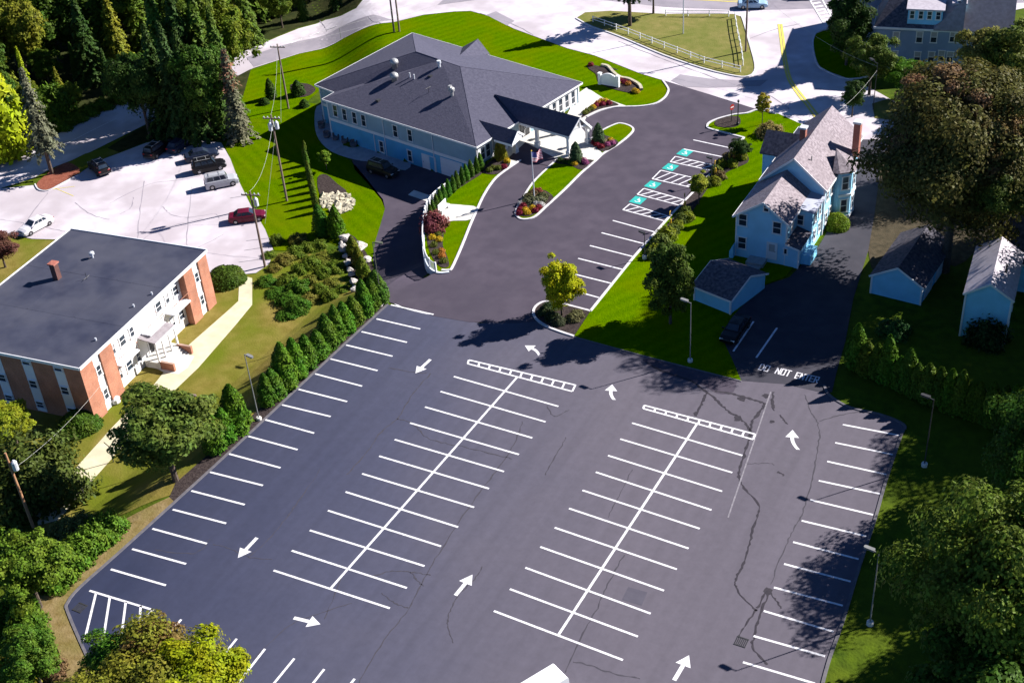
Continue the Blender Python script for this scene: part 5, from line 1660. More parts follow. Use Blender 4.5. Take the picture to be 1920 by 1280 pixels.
PROTO = {}
def proto_broad(key, seed, H=10.0, R_=4.2, Hc=7.4, zc=6.2, nclump=74, per=290, ls=0.17, taper=0.0, fill=0.2):
    rng = np.random.default_rng(seed)
    dirs = sph(rng, nclump)
    dirs[:, 2] = dirs[:, 2] * 0.9 + 0.08
    rad = rng.uniform(0.45, 1.0, nclump)
    az = np.arctan2(dirs[:, 1], dirs[:, 0])
    wob = 1 + 0.15 * np.sin(3 * az + seed) + 0.12 * np.sin(5 * az + 2.1 * seed) + rng.normal(size=nclump) * 0.07
    C = dirs * rad[:, None] * wob[:, None] * np.array([R_, R_, Hc / 2])
    if taper:
        f = 1 - taper * np.clip(C[:, 2] / (Hc / 2), -0.3, 1)
        C[:, :2] *= f[:, None]
    C[:, 2] += zc
    P, N, S = [], [], []
    per0 = per
    for c in C:
        rc = R_ * rng.uniform(0.11, 0.34)
        per = max(40, int(per0 * (rc / (0.25 * R_)) ** 2))
        d = sph(rng, per)
        d[:, 2] = np.where(d[:, 2] < -0.3, -d[:, 2], d[:, 2])
        p = c + d * rc * rng.uniform(0.55, 1.05, (per, 1)) * np.array([1, 1, 0.75])
        o = p - np.array([0, 0, zc - 1])
        o /= np.linalg.norm(o, axis=1, keepdims=True)
        P.append(p)
        N.append(d * 0.9 + o * 0.6 + rng.normal(size=(per, 3)) * 0.55 + np.array([0, 0, 0.35]))
        S.append(rng.uniform(0.45, 1.45, per) * ls)
    nf_ = int(nclump * per0 * fill)
    d = sph(rng, nf_)
    p = d * rng.uniform(0.35, 0.88, (nf_, 1)) * np.array([R_, R_, Hc / 2]) * (1 + 0.12 * np.sin(3 * np.arctan2(d[:, 1], d[:, 0]) + seed))[:, None]
    if taper:
        p[:, :2] *= (1 - taper * np.clip(p[:, 2] / (Hc / 2), -0.3, 1))[:, None]
    P.append(p + np.array([0, 0, zc]))
    N.append(d + rng.normal(size=(nf_, 3)) * 0.6 + np.array([0, 0, 0.3]))
    S.append(rng.uniform(0.6, 1.3, nf_) * ls)
    crown = leaf_mesh('crown', np.concatenate(P), np.concatenate(N), np.concatenate(S), 'leaf', rng)
    mb = MB()
    r0 = R_ * 0.055
    mb.tube([(0, 0, -0.3), (0.03, 0, zc * 0.3), (0, 0.05, zc * 0.62), (0.05, 0, zc * 1.15)], [r0 * 1.35, r0, r0 * 0.8, r0 * 0.3], 8)
    for k in rng.choice(nclump, min(11, nclump), replace=False):
        c = C[k]
        s = Vector((0, 0, zc * rng.uniform(0.4, 0.75)))
        e = Vector(c)
        mb.tube([s, lerp(s, e, 0.5) + Vector((0, 0, 0.3)), e], [r0 * 0.5, r0 * 0.33, r0 * 0.1], 5)
    PROTO[key] = (mb.mesh('trunk', 'bark'), crown, H, R_)

def proto_spruce(key, seed, H=14.0, Rb=3.4, ls=0.33, base=0.06, ragged=0.25):
    rng = np.random.default_rng(seed)
    P, N, S = [], [], []
    mbr = MB()
    z = H * base
    lev = 0
    while z < H * 0.985:
        f = 1 - z / H
        r = Rb * f ** 0.8 * rng.uniform(1 - ragged, 1.08)
        nb_ = max(4, int(6 + 6 * f))
        for k in range(nb_):
            a = 2 * math.pi * (k + rng.uniform(-0.35, 0.35)) / nb_ + lev * 0.7
            rr = r * rng.uniform(0.75, 1.1)
            dx, dy = math.cos(a), math.sin(a)
            nn = max(4, int(rr / 0.16))
            for j in range(nn):
                t = (j + 0.5) / nn
                w = 0.5 * (1 - t) * rr * 0.45 + 0.12
                for _ in range(3):
                    o = rng.uniform(-w, w)
                    P.append((dx * rr * t - dy * o, dy * rr * t + dx * o, z + 0.25 * f - 0.42 * rr * t * t + rng.uniform(-0.1, 0.1)))
                    N.append((dx * 0.75 + rng.normal() * 0.35, dy * 0.75 + rng.normal() * 0.35, 0.75 + rng.normal() * 0.3))
                    S.append(ls * rng.uniform(0.6, 1.15))
        z += 0.30 + 0.42 * f
        lev += 1
    crown = leaf_mesh('crown', P, N, S, 'needle', rng, asp=0.42)
    mb = MB()
    mb.tube([(0, 0, -0.3), (0, 0, H * 0.5), (0, 0, H * 0.98)], [H * 0.020, H * 0.012, 0.02], 8)
    PROTO[key] = (mb.mesh('trunk', 'bark'), crown, H, Rb)

def proto_column(key, seed, H=3.8, R_=0.85, n=2600, ls=0.13, power=1.7):
    rng = np.random.default_rng(seed)
    u = rng.uniform(0, 1, n) ** 0.85
    prof = lambda t: np.clip(1 - t ** power, 0.0, 1) ** 0.75 * (0.78 + 0.22 * np.clip(t / 0.18, 0, 1))
    a = rng.uniform(0, 2 * math.pi, n)
    lump = 1 + 0.09 * np.sin(5 * a + 9 * u + seed) + 0.07 * np.sin(11 * u * 3 + 3 * a)
    r = R_ * prof(u) * lump * rng.uniform(0.82, 1.06, n) + 0.03
    P = np.stack([r * np.cos(a), r * np.sin(a), u * H + 0.05], 1)
    N = np.stack([np.cos(a), np.sin(a), 0.35 + 0 * a], 1) + rng.normal(size=(n, 3)) * 0.42
    pr = [(max(0.02, R_ * 0.78 * float(prof(np.array(t)))), t * H) for t in (0.0, 0.08, 0.25, 0.45, 0.65, 0.8, 0.92, 0.97)]
    crown = leaf_mesh('crown', P, N, ls * rng.uniform(0.6, 1.2, n), 'needle', rng, up=1.5, asp=0.5, core=core_of(pr))
    mb = MB()
    mb.tube([(0, 0, -0.2), (0, 0, H * 0.3)], [0.07, 0.05], 6)
    PROTO[key] = (mb.mesh('trunk', 'bark'), crown, H, R_)

def proto_shrub(key, seed, R_=0.6, Hs=0.75, n=900, ls=0.085, rough=0.22):
    rng = np.random.default_rng(seed)
    d = sph(rng, n)
    d[:, 2] = np.abs(d[:, 2]) * 1.0 - 0.12
    a = np.arctan2(d[:, 1], d[:, 0])
    lump = 1 + rough * np.sin(4 * a + 5 * d[:, 2] + seed) * 0.6 + rng.normal(size=n) * rough * 0.4
    P = d * lump[:, None] * np.array([R_, R_, Hs]) + np.array([0, 0, 0.08])
    N = d + rng.normal(size=(n, 3)) * 0.5 + np.array([0, 0, 0.3])
    pr = [(R_ * 0.75, -0.05), (R_ * 0.78, Hs * 0.25), (R_ * 0.6, Hs * 0.6), (R_ * 0.12, Hs * 0.8)]
    PROTO[key] = (None, leaf_mesh('foliage', P, N, ls * rng.uniform(0.6, 1.3, n), 'leaf', rng, core=core_of(pr)), Hs, R_)

for k in range(4):
    proto_broad(f'broad{k}', 11 + k)
proto_broad('oval', 31, R_=3.2, Hc=8.2, zc=5.5, nclump=80, per=260, ls=0.16, taper=0.25, fill=0.45)
proto_broad('young', 41, R_=2.2, Hc=6.4, zc=6.4, nclump=30, per=240, ls=0.20)
proto_broad('big0', 51, H=17, R_=9.0, Hc=13.5, zc=10.0, nclump=210, per=330, ls=0.20, fill=0.12)
proto_broad('maple', 53, H=23, R_=9.0, Hc=16.5, zc=13.6, nclump=300, per=340, ls=0.20, fill=0.28)
proto_broad('big1', 52, H=17, R_=8.4, Hc=13.5, zc=10.0, nclump=190, per=330, ls=0.20, fill=0.12)
proto_spruce('spruce0', 61)
proto_spruce('spruce1', 62, ragged=0.45, Rb=3.0)
proto_spruce('spruce2', 64, ragged=0.4, Rb=3.6, base=0.26, ls=0.30)
proto_spruce('pine', 65, ragged=0.5, Rb=4.2, base=0.34, ls=0.32)
proto_spruce('dwarf', 63, H=2.4, Rb=0.85, ls=0.10, base=0.03)
for k in range(3):
    proto_column(f'column{k}', 71 + k)
proto_column('slim', 81, H=2.4, R_=0.38, n=900, ls=0.10)
for k in range(3):
    proto_shrub(f'shrub{k}', 91 + k)
proto_shrub('bushy', 95, R_=1.5, Hs=1.7, n=2600, ls=0.14, rough=0.3)
proto_shrub('clipped', 98, R_=1.5, Hs=1.6, n=3600, ls=0.10, rough=0.06)
proto_shrub('mum', 96, R_=0.42, Hs=0.42, n=260, ls=0.07, rough=0.08)
proto_shrub('juniper', 97, R_=3.8, Hs=4.6, n=9000, ls=0.22, rough=0.42)

DK, GR, MD, OL, YG = (0.028, 0.058, 0.010), (0.042, 0.088, 0.010), (0.060, 0.115, 0.010), (0.085, 0.105, 0.016), (0.19, 0.22, 0.010)
_rv = random.Random(5)
def ground_at(p):
    return h(p.x, p.y)

def plant(key, p, label, cat='tree', name=None, H=None, W=None, color=GR, group=None, rot=None, part='crown', extra=None):
    """p: foot of the plant on the ground"""
    tm, cm, H0, R0 = PROTO[key]
    sz = (H / H0) if H else 1.0
    sx = (W / R0) if W else sz
    o = thing(name or ('tree' if cat == 'tree' else cat.replace(' ', '_')), label, cat, (0, 0, 0), group)
    o.location = p
    o.rotation_euler = (0, 0, _rv.uniform(0, 6.28) if rot is None else rot)
    o.scale = (sx, sx, sz)
    if cat == 'arborvitae':
        o.rotation_euler = (_rv.uniform(-.05, .05), _rv.uniform(-.05, .05), o.rotation_euler[2])
        color = tuple(v * _rv.uniform(.8, 1.2) for v in color)
    if tm:
        link('trunk', tm, o)
    link(part if tm else 'foliage', cm, o, color)
    if extra:
        for (k2, col, off, s2) in extra:
            e = link('crown', PROTO[k2][1], o, col)
            e.location = off
            e.scale = (s2, s2, s2)
    return o

def by_crown(px, py, H, frac=0.6):
    """foot of a tree whose crown centre shows at a photo position"""
    z = 0.0
    p = G(px, py, H * frac)
    for _ in range(12):
        p = G(px, py, h(p.x, p.y) + H * frac)
    p.z = h(p.x, p.y)
    return p

# ---- single trees
plant('maple', by_crown(1800, 292, 23.5, .59), 'huge brown and green maple beside the tall pale house', H=23.5, W=8.6, color=(0.080, 0.076, 0.018), rot=0.4, extra=[('broad1', (0.15, 0.092, 0.040), (-1.5, 1.5, 12.2), 1.0), ('broad3', (0.14, 0.095, 0.030), (2.5, -2.5, 11.5), 0.85), ('broad0', (0.06, 0.085, 0.014), (3.0, -5.0, 7.0), 0.8), ('broad2', (0.16, 0.10, 0.045), (-5.0, -1.5, 9.8), 0.75)])
plant('broad1', by_crown(1852, 100, 11), 'thin olive tree in front of the large grey building', H=10, W=3.8, color=(0.15, 0.145, 0.03))
plant('broad2', by_crown(1915, 110, 12), 'olive green tree at the upper right edge beside the grey building', H=12, W=5.0, color=OL)
plant('broad0', by_crown(1636, 108, 9), 'mid green tree at the corner of the large grey building', H=8.5, W=3.0, color=(0.075, 0.11, 0.016))
plant('oval', by_crown(1593, 40, 11), 'dark upright tree on the corner lawn beside the crosswalk', H=12, W=3.3, color=DK)
plant('broad3', by_crown(1702, 140, 5.5), 'bright green low tree below the grey building windows', H=5.5, W=2.7, color=(0.06, 0.14, 0.010))
plant('broad1', by_crown(1600, 188, 4), 'small dark tree at the verge beside street light', H=5, W=1.6, color=DK)
plant('pine', G(1181, 49), 'dark pine with bare trunk on the fenced traffic island', H=14, W=5.0, color=(0.035, 0.055, 0.02), rot=1)
plant('broad2', G(1225, 26), 'ragged green tree behind the pine on the traffic island', H=8, W=2.8, color=(0.05, 0.08, 0.02))
plant('young', G(1429, 234), 'slender yellow young tree on the lawn by the street', H=5.0, W=1.0, color=(0.26, 0.22, 0.02))
plant('young', G(1310, 384), 'small yellow-green tree in the bed beside the accessible stalls', H=4.4, W=1.25, color=(0.17, 0.20, 0.015))
plant('oval', G(1054, 592), 'round yellow-green tree on the kerbed island of the parking lot', H=7.4, W=2.0, color=(0.30, 0.31, 0.006))
plant('oval', by_crown(1257, 525, 9), 'dark green oval tree beside the low shed', H=10.4, W=2.5, color=(0.055, 0.09, 0.012))
plant('broad0', by_crown(1390, 282, 2.5), 'dark low tree by the corner of the tall house', H=3, W=1.3, color=DK)
plant('broad3', by_crown(308, 822, 10, .5), 'broad grey-green tree between the apartment walk and the lot', H=10, W=4.7, color=(0.075, 0.110, 0.018))
plant('big1', by_crown(285, 1322, 9), 'orange and yellow autumn tree at the lower left corner of lot', H=10.5, W=5.8, color=(0.13, 0.135, 0.014), rot=0.0, extra=[('broad0', (0.19, 0.22, 0.006), (5.8, 2.0, 6.0), 1.15), ('broad1', (0.050, 0.120, 0.010), (-6.0, 1.5, 4.2), 0.95), ('broad3', (0.15, 0.105, 0.03), (-1.5, 4.0, 7.8), 0.8)])
plant('big1', by_crown(1895, 1095, 19, .58), 'large dark maple with yellowing top at the lower right edge', H=18.5, W=6.3, color=(0.085, 0.125, 0.016), rot=0.9, extra=[('broad3', (0.19, 0.19, 0.03), (0.5, 1.0, 6.6), 0.8)])
plant('big0', by_crown(2010, 850, 14, .55), 'tall tree at the right edge above the yellowing maple', H=14, W=6.5, color=GR)
plant('broad1', by_crown(1845, 1330, 11), 'green tree at the bottom right corner beside the lot', H=11, W=4.8, color=GR)
for i, (x, y, H, lab) in enumerate([(50, 40, 15, 'dark tree behind the pale house at the right edge'), (56, 45, 18, 'tall tree beyond the right edge behind the huge maple'), (57, 29, 17, 'tree just outside the frame beside the pale house'),
                               (60, 15, 17, 'tree outside the right edge shading the arborvitae row'), (62, 1, 16, 'tree outside the right edge shading the upper right grass'), (61, -16, 14, 'tree outside the right edge above the yellowing maple'), (47, 56, 14, 'tall tree behind the huge maple near the grey building'), (36, 52, 12, 'green tree behind the garage roof')]):
    plant(['big1', 'big0'][i % 2], Vector((x, y, 0)), lab, H=H, W=H * 0.42, color=[DK, GR, (0.05, 0.075, 0.014)][i % 3])
plant('broad0', by_crown(20, 800, 4), 'yellow-green tree beside the shaded brick wall', H=5, W=2.6, color=(0.16, 0.19, 0.012))
plant('juniper', by_crown(62, 895, 4, .5), 'large dark spreading juniper bush below the brick block', 'bush', H=5.5, W=4.2, color=(0.055, 0.075, 0.014))
plant('broad3', by_crown(48, 1065, 7.5), 'green tree in the hedge left of the parking lot corner', H=8.0, W=3.2, color=(0.085, 0.14, 0.012))
plant('broad1', by_crown(62, 1245, 5), 'small green tree near the lower left corner', H=6, W=2.3, color=(0.06, 0.12, 0.012))
plant('broad0', by_crown(0, 470, 4), 'reddish brown bush at the left edge near the white sedan', H=4.5, W=2.2, color=(0.11, 0.05, 0.035))
# ---- woods beyond the road
def road_top(x):
    xs = [-200, -60, 0, 45, 120, 190, 260, 310, 400, 465, 560, 640, 690]
    ys = [370, 330, 305, 287, 245, 205, 180, 160, 115, 94, 54, 30, -10]
    return float(np.interp(x, xs, ys))
k = 0
rows_ = ['front row', 'second row', 'third row', 'fourth row', 'fifth row', 'back row', 'back row', 'back row']
for row in range(6):
    cnt = 0
    for col in range(15):
        px = -70 + col * 54 + (row % 2) * 26 + _rv.uniform(-10, 10)
        py = road_top(px) - 16 - row * 38 + _rv.uniform(-8, 8)
        if py < -48 or px > 700: continue
        p = T(px, py)
        H = _rv.uniform(11, 16.5)
        if 480 < px and row == 0: H = _rv.uniform(6, 9)
        if row == 0 and 20 < px < 330: H = _rv.uniform(4.5, 8)
        if row in (1, 2) and 10 < px < 150: H = _rv.uniform(5, 8)
        cr_ = _rv.choice([DK, GR, (0.06, 0.10, 0.010), (0.075, 0.115, 0.010), (0.10, 0.13, 0.012), (0.045, 0.085, 0.010), (0.13, 0.14, 0.012)])
        key = _rv.choice(['broad0', 'broad1', 'broad3', 'oval', 'spruce0', 'spruce0', 'spruce1', 'spruce1'])
        kind = 'dark conifer' if 'spruce' in key else 'leafy tree'
        cnt += 1
        plant(key, p, f'{ORD[cnt - 1]} {kind} from the left, {rows_[row]} of the woods across the road', H=H, W=H * (0.25 if 'spruce' in key else 0.35), color=cr_, group='woodland trees', name='woodland_tree')
# edge of the woods, lit
plant('column0', T(14, 292), 'bright yellow-green conifer at the left edge by the road', H=16, W=4.2, color=(0.20, 0.25, 0.006))
plant('spruce1', T(76, 246), 'vine covered yellow-green trunk behind the grey spruce', H=13.5, W=1.9, color=(0.20, 0.25, 0.008))
plant('spruce2', T(98, 327), 'grey-green spruce standing on the red mulch island', H=16.0, W=4.0, color=(0.10, 0.105, 0.062))
plant('bushy', T(105, 225), 'rounded green bush at the woods edge behind the grey spruce', 'bush', H=5, W=3.0, color=MD)
for i, (px, py) in enumerate([(120, 240), (145, 226), (170, 213), (195, 202), (225, 190)]):
    plant('bushy', T(px, py), f'{ORD[i]} low green shrub from the left along the woods edge', 'shrub', H=1.4, W=1.6, color=(0.08, 0.13, 0.01), group='shrubs along the woods edge')
# ---- grove between road and apartment lot
grove = [(282, 258, 13, 'broad0', DK), (316, 250, 17, 'spruce0', DK), (345, 258, 18, 'spruce0', (0.03, 0.06, 0.014)), (372, 262, 17, 'spruce0', DK), (398, 258, 14, 'broad1', GR), (420, 250, 14, 'spruce0', (0.045, 0.085, 0.012)),
         (330, 215, 20, 'spruce0', GR), (365, 212, 20, 'spruce0', DK), (400, 205, 19, 'spruce0', (0.06, 0.10, 0.010)), (430, 215, 17, 'spruce0', (0.06, 0.10, 0.012)), (440, 180, 15, 'broad2', (0.10, 0.135, 0.010)), (385, 180, 18, 'broad1', (0.07, 0.11, 0.010)), (415, 165, 16, 'oval', (0.10, 0.13, 0.010))]
for i, (px, py, H, key, c) in enumerate(grove):
    plant(key, T(px, py), f'tall {"dark conifer" if key == "spruce0" else "leafy tree"}, {ORD[i]} counted from the left front, in the grove behind parked cars', H=H, W=H * (0.21 if key == 'spruce0' else 0.29), color=c, group='grove trees', name='grove_tree')
plant('spruce1', T(452, 262), 'grey and brown drooping spruce at the edge of the west lawn', H=14, W=3.3, color=(0.115, 0.115, 0.065), extra=[('dwarf', (0.20, 0.10, 0.055), (0, 0, 8.2), 2.3)])
# ---- hedge beside the lot
hp = [(712, 566), (700, 578), (684, 592), (668, 606), (651, 622), (634, 637), (616, 653), (598, 670), (580, 686), (560, 705), (537, 726), (518, 744), (503, 757), (446, 806), (424, 826), (404, 845)]
for i, (px, py) in enumerate(hp):
    big = 1.25 if i in (9, 10, 13) else 1.0
    plant(f'column{i % 3}', fix(px, py, 'low'), f'{ORD[i]} arborvitae from the entrance in the hedge beside the lot', 'arborvitae', H=4.1 * big * _rv.uniform(.78, 1.12), W=1.1 * big * _rv.uniform(.85, 1.12), color=(0.050, 0.118, 0.008), group='hedge beside the parking lot')
for i in range(18):
    t = i / 17
    p = G(lerp(1604, 1930, t), lerp(688, 818, t) + 8 * math.sin(t * 3.1))
    plant(f'column{(i + 1) % 3}', p, f'{ORD[i]} arborvitae from the side drive in the shaded right-hand row', 'arborvitae', H=4.8 * _rv.uniform(.72, 1.12), W=1.05 * _rv.uniform(.8, 1.1), color=(0.055, 0.10, 0.008), group='shaded arborvitae row')
for i, (px, py) in enumerate([(903, 319), (894, 326), (885, 332), (876, 339), (867, 346), (858, 353), (850, 361), (842, 369), (834, 378), (827, 387), (820, 397), (814, 407), (809, 416)]):
    plant('slim', v3(G(px, py), 0.1), f'{ORD[i]} small arborvitae from the hall along the picket fence', 'arborvitae', H=2.3, W=0.42, color=(0.040, 0.105, 0.008), group='small arborvitae along the fence')
for i in range(9):
    t = i / 8
    plant('slim', fix(lerp(573, 594, t), lerp(297, 398, t), 'low'), f'{ORD[i]} thin arborvitae from the hall in the row on the west lawn', 'arborvitae', H=2.7, W=0.42, color=(0.07, 0.12, 0.012), group='thin arborvitae on the west lawn')
for i, (px, py) in enumerate([(606, 440), (632, 442)]):
    plant('column0', fix(px, py, 'low'), f'{["left", "right"][i]} one of two arborvitae below the stone riprap', 'arborvitae', H=4.2, W=1.15, color=(0.045, 0.105, 0.008), group='pair below the riprap')
for i, (px, py) in enumerate([(663, 476), (672, 498), (680, 515), (690, 532), (698, 546), (682, 552), (704, 556)]):
    plant('column1', fix(px, py, 'low'), f'{ORD[i]} arborvitae from the top behind the boulders', 'arborvitae', H=2.5, W=0.85, color=(0.085, 0.125, 0.01), group='arborvitae behind the boulders')
plant('young', fix(613, 319, 'low'), 'small bright young tree in the mulch bed on west lawn', H=3.2, W=0.9, color=(0.10, 0.17, 0.012))
for i, (px, py) in enumerate([(510, 185), (560, 178), (571, 200), (497, 195)]):
    plant('column2', fix(px, py, 'up'), f'{ORD[i]} rounded evergreen from left around the pole bed on the upper lawn', 'arborvitae', H=[3.2, 2.4, 1.2, 1.0][i], W=[0.9, 1.1, .8, .8][i], color=DK, group='evergreens by the pole bed')
# ---- shrub patch beside the boulders
_rs = random.Random(12)
sp_ = [(500, 530), (515, 505), (535, 490), (555, 478), (575, 470), (598, 462), (520, 550), (540, 530), (560, 512), (582, 498), (605, 485), (625, 480), (540, 565), (560, 545), (582, 530), (605, 515), (628, 505), (560, 580), (580, 565), (600, 548), (622, 535), (540, 590), (505, 480), (640, 545), (618, 560), (520, 455), (560, 452)]
for i, (px, py) in enumerate(sp_):
    c = _rs.choice([(0.09, 0.13, 0.012), (0.12, 0.13, 0.018), (0.15, 0.14, 0.025), (0.085, 0.13, 0.012)])
    plant('bushy', fix(px, py, 'low'), f'{ORD[i]} shrub, counted row by row from upper left, in patch beside boulders', 'shrub', H=_rs.uniform(0.5, 1.3), W=_rs.uniform(0.8, 1.35), color=c if i not in (0, 6, 12, 13, 17, 21) else (0.05, 0.115, 0.01), group='shrub patch beside the boulders')
# ---- hedge and topiary at the lower left
for i, (px, py) in enumerate([(206, 1000), (190, 1012), (176, 1026), (160, 1040), (144, 1055), (128, 1068), (110, 1092), (165, 1010), (135, 1020)]):
    plant('bushy', fix(px, py, 'low'), f'{ORD[i]} clump from the top of the trimmed hedge left of the verge', 'shrub', H=2.1 if i < 7 else 2.6, W=1.55, color=(0.075, 0.14, 0.012) if i < 7 else (0.08, 0.10, 0.03), group='trimmed hedge beside the verge')
for i, (px, py, r_) in enumerate([(8, 1170, 1.5), (50, 1168, 1.5), (55, 1218, 1.7), (18, 1290, 2.0), (30, 1135, .9), (100, 1262, 1.1)]):
    plant('bushy', fix(px, py, 'low'), f'{["round clipped bush at the left edge", "round clipped bush beside the verge", "leafy bush below the clipped round one", "yellowish bush at the lower left corner", "small bush under the green hedge tree", "brown twiggy bush by the lower verge"][i]}', 'bush', H=r_ * 1.35, W=r_, color=[MD, MD, MD, (0.17, 0.15, 0.015), MD, (0.12, 0.08, 0.035)][i])
# ---- foundation bushes
for px, py, H, W, lab, c in [(425, 527, 1.8, 2.4, 'clipped dark hedge at the north corner of the brick block', (0.05, 0.085, 0.01)), (152, 800, 1.8, 2.2, 'clipped round bush at the south corner of the brick block', (0.05, 0.095, 0.01)), (1567, 425, 1.7, 1.6, 'clipped yellow-green bush below the bay turret', (0.11, 0.16, 0.01)),
                             (1850, 640, 2.6, 1.9, 'dark bush at the foot of the pale right-hand house', (0.02, 0.045, 0.012)), (1443, 252, 1.4, 1.6, 'tan grassy bush at the rear of the tall house', (0.20, 0.16, 0.05)), (1676, 625, 1.3, 1.5, 'small dark bush among the shaded arborvitae', (0.03, 0.09, 0.02))]:
    plant('clipped' if 'clipped' in lab else 'bushy', T(px, py), lab, 'bush', H=H, W=W, color=c)
plant('bushy', v3(G(815, 428), 0.1), 'dark red japanese maple shrub below the lawn terrace', 'shrub', H=1.9, W=1.5, color=(0.16, 0.045, 0.045))
plant('bushy', v3(G(939, 298), 0.1), 'weeping yellow-green shrub in the bed by the small porch', 'shrub', H=2.2, W=0.8, color=(0.20, 0.18, 0.02))
for i, (px, py) in enumerate([(1080, 304), (1122, 268)]):
    plant('column2', v3(G(px, py), 0.14), ['dwarf conifer on the flagpole island by the crossing', 'dwarf conifer on the small canopy island'][i], 'conifer', H=2.7, W=0.85, color=(0.04, 0.075, 0.03), name='dwarf_conifer')
# ---- small bed shrubs beside the stalls, perennials, flowers
bs = [(1390, 298), (1380, 290), (1365, 300), (1352, 312), (1343, 325), (1350, 335), (1340, 345), (1326, 346), (1290, 412), (1278, 415), (1270, 428), (1262, 436), (1250, 448), (1240, 462), (1228, 472), (1222, 482), (1246, 456), (1285, 402), (1372, 312)]
for i, (px, py) in enumerate(bs):
    c = [(0.14, 0.16, 0.012), (0.09, 0.12, 0.015), (0.13, 0.10, 0.04)][i % 3] if i < 8 else [(0.13, 0.16, 0.012), (0.08, 0.11, 0.02)][i % 2]
    plant(f'shrub{i % 3}', v3(G(px, py), 0.09), f'{ORD[i]} low shrub in the mulch bed along the stalls, counted from the house corner', 'shrub', H=0.85 if i not in (12, 13) else 1.3, W=0.75 if i not in (12, 13) else 1.15, color=c, group='shrubs along the stalls')
YE, RD, PK, OR, WH = (0.42, 0.30, 0.015), (0.17, 0.018, 0.025), (0.26, 0.07, 0.15), (0.32, 0.15, 0.025), (0.45, 0.44, 0.42)
fl = {'tip of the flagpole island': [(985, 397, YE), (999, 393, YE), (989, 402, YE), (976, 396, RD), (1010, 392, RD), (981, 389, RD), (1004, 398, RD), (974, 403, RD), (1015, 387, WH), (1006, 385, WH), (977, 385, WH)],
      'crossing bed on the flagpole island': [(1088, 302, YE), (1077, 310, YE), (1098, 308, PK), (1095, 304, PK), (1070, 307, MD), (1060, 306, DK), (1050, 303, DK)],
      'small canopy island': [(1119, 274, RD), (1127, 278, RD), (1114, 270, RD), (1145, 266, YE), (1139, 274, PK), (1132, 268, (0.2, 0.18, .1)), (1148, 271, PK)],
      'bed along the hall front': [(1128, 192, YE), (1122, 196, OR), (1118, 200, RD), (1112, 204, YE), (1108, 207, OL), (1102, 210, OL), (1135, 192, YE), (1142, 196, RD), (1097, 214, OL), (1130, 198, RD)],
      'bed of the white monument sign': [(1158, 158, YE), (1165, 155, RD), (1172, 157, RD), (1152, 156, RD), (1178, 160, OR), (1160, 153, OR), (1190, 173, YE), (1194, 175, YE), (1108, 124, RD)],
      'bed below the lawn terrace': [(811, 448, YE), (824, 452, YE), (828, 474, OR), (829, 483, OR), (822, 443, OL), (814, 462, OL), (818, 476, OL), (832, 492, OL)],
      'porch bed': [(951, 305, YE), (935, 318, OL), (945, 316, RD), (925, 318, OL), (918, 322, OL)]}
for place, items in fl.items():
    for i, (px, py, c) in enumerate(items):
        green = c in (MD, DK, OL)
        cn = {YE: 'yellow', RD: 'dark red', PK: 'pink', OR: 'orange', WH: 'white'}.get(c, 'green')
        plant('mum', v3(G(px, py), 0.13), f'{cn} {"perennial" if green else "flower clump"}, {ORD[i]} of those in the {place}', 'flowers', H=0.45, W=0.46, color=c, group=f'flowers in the {place}', name='flower_clump')
for i, (px, py, c) in enumerate([(1000, 368, (0.10, 0.07, 0.03)), (1008, 364, (0.17, 0.05, 0.03)), (992, 374, (0.08, 0.08, 0.03)), (1018, 372, (0.07, 0.08, 0.03)), (1000, 380, (0.10, 0.11, 0.06)), (1012, 380, (0.10, 0.11, 0.06)), (988, 382, (0.09, 0.1, 0.05)),
                                 (1022, 588, (0.04, 0.06, 0.02)), (1035, 598, (0.04, 0.06, 0.02)), (1048, 606, (0.05, 0.06, 0.03)), (1075, 600, (0.10, 0.10, 0.04)), (1082, 594, (0.10, 0.10, 0.04)), (1030, 580, (0.03, 0.055, 0.02))]):
    where = 'around the flagpole' if i < 7 else 'under the tree on the parking lot island'
    plant(f'shrub{i % 3}', v3(G(px, py), 0.12), f'{ORD[i if i < 7 else i - 7]} low shrub {where}', 'shrub', H=0.6, W=0.75, color=c, group=f'low shrubs {where}')
# ================================================================ STONES
def rock_mesh(seed, n_sub=2):
    rr = random.Random(seed)
    bm = bmesh.new()
    bmesh.ops.create_icosphere(bm, subdivisions=n_sub, radius=1)
    for v in bm.verts:
        d = v.co.normalized()
        k = 1 + 0.22 * math.sin(3.1 * d.x + seed) + 0.18 * math.sin(4.3 * d.y + 2 * seed) + 0.12 * math.sin(5 * d.z + seed) + rr.uniform(-.06, .06)
        v.co = d * k
        v.co.z = max(-0.45, v.co.z * 0.75)
    me = bpy.data.meshes.new('stone')
    bm.to_mesh(me)
    bm.free()
    return me
ROCK = []
for s in range(4):
    me = rock_mesh(s, 2)
    me.materials.append(MATS['granite'])
    ROCK.append(me)
ROCKL = []
for s in range(4):
    me = rock_mesh(10 + s, 1)
    me.materials.append(MATS['limestone'])
    ROCKL.append(me)
_rr = random.Random(9)
bl = [(650, 452, 1.15), (640, 458, 0.55), (646, 470, 1.2), (648, 483, .6), (650, 497, .75), (657, 508, .7), (660, 517, .65), (664, 530, .7), (668, 546, .8), (676, 468, 1.5), (688, 491, 1.0), (652, 490, .5), (715, 574, .45), (665, 540, .5), (1614, 684, .5), (1706, 714, .45), (1726, 716, .4), (1785, 730, .45), (1828, 740, .45), (1850, 742, .5)]
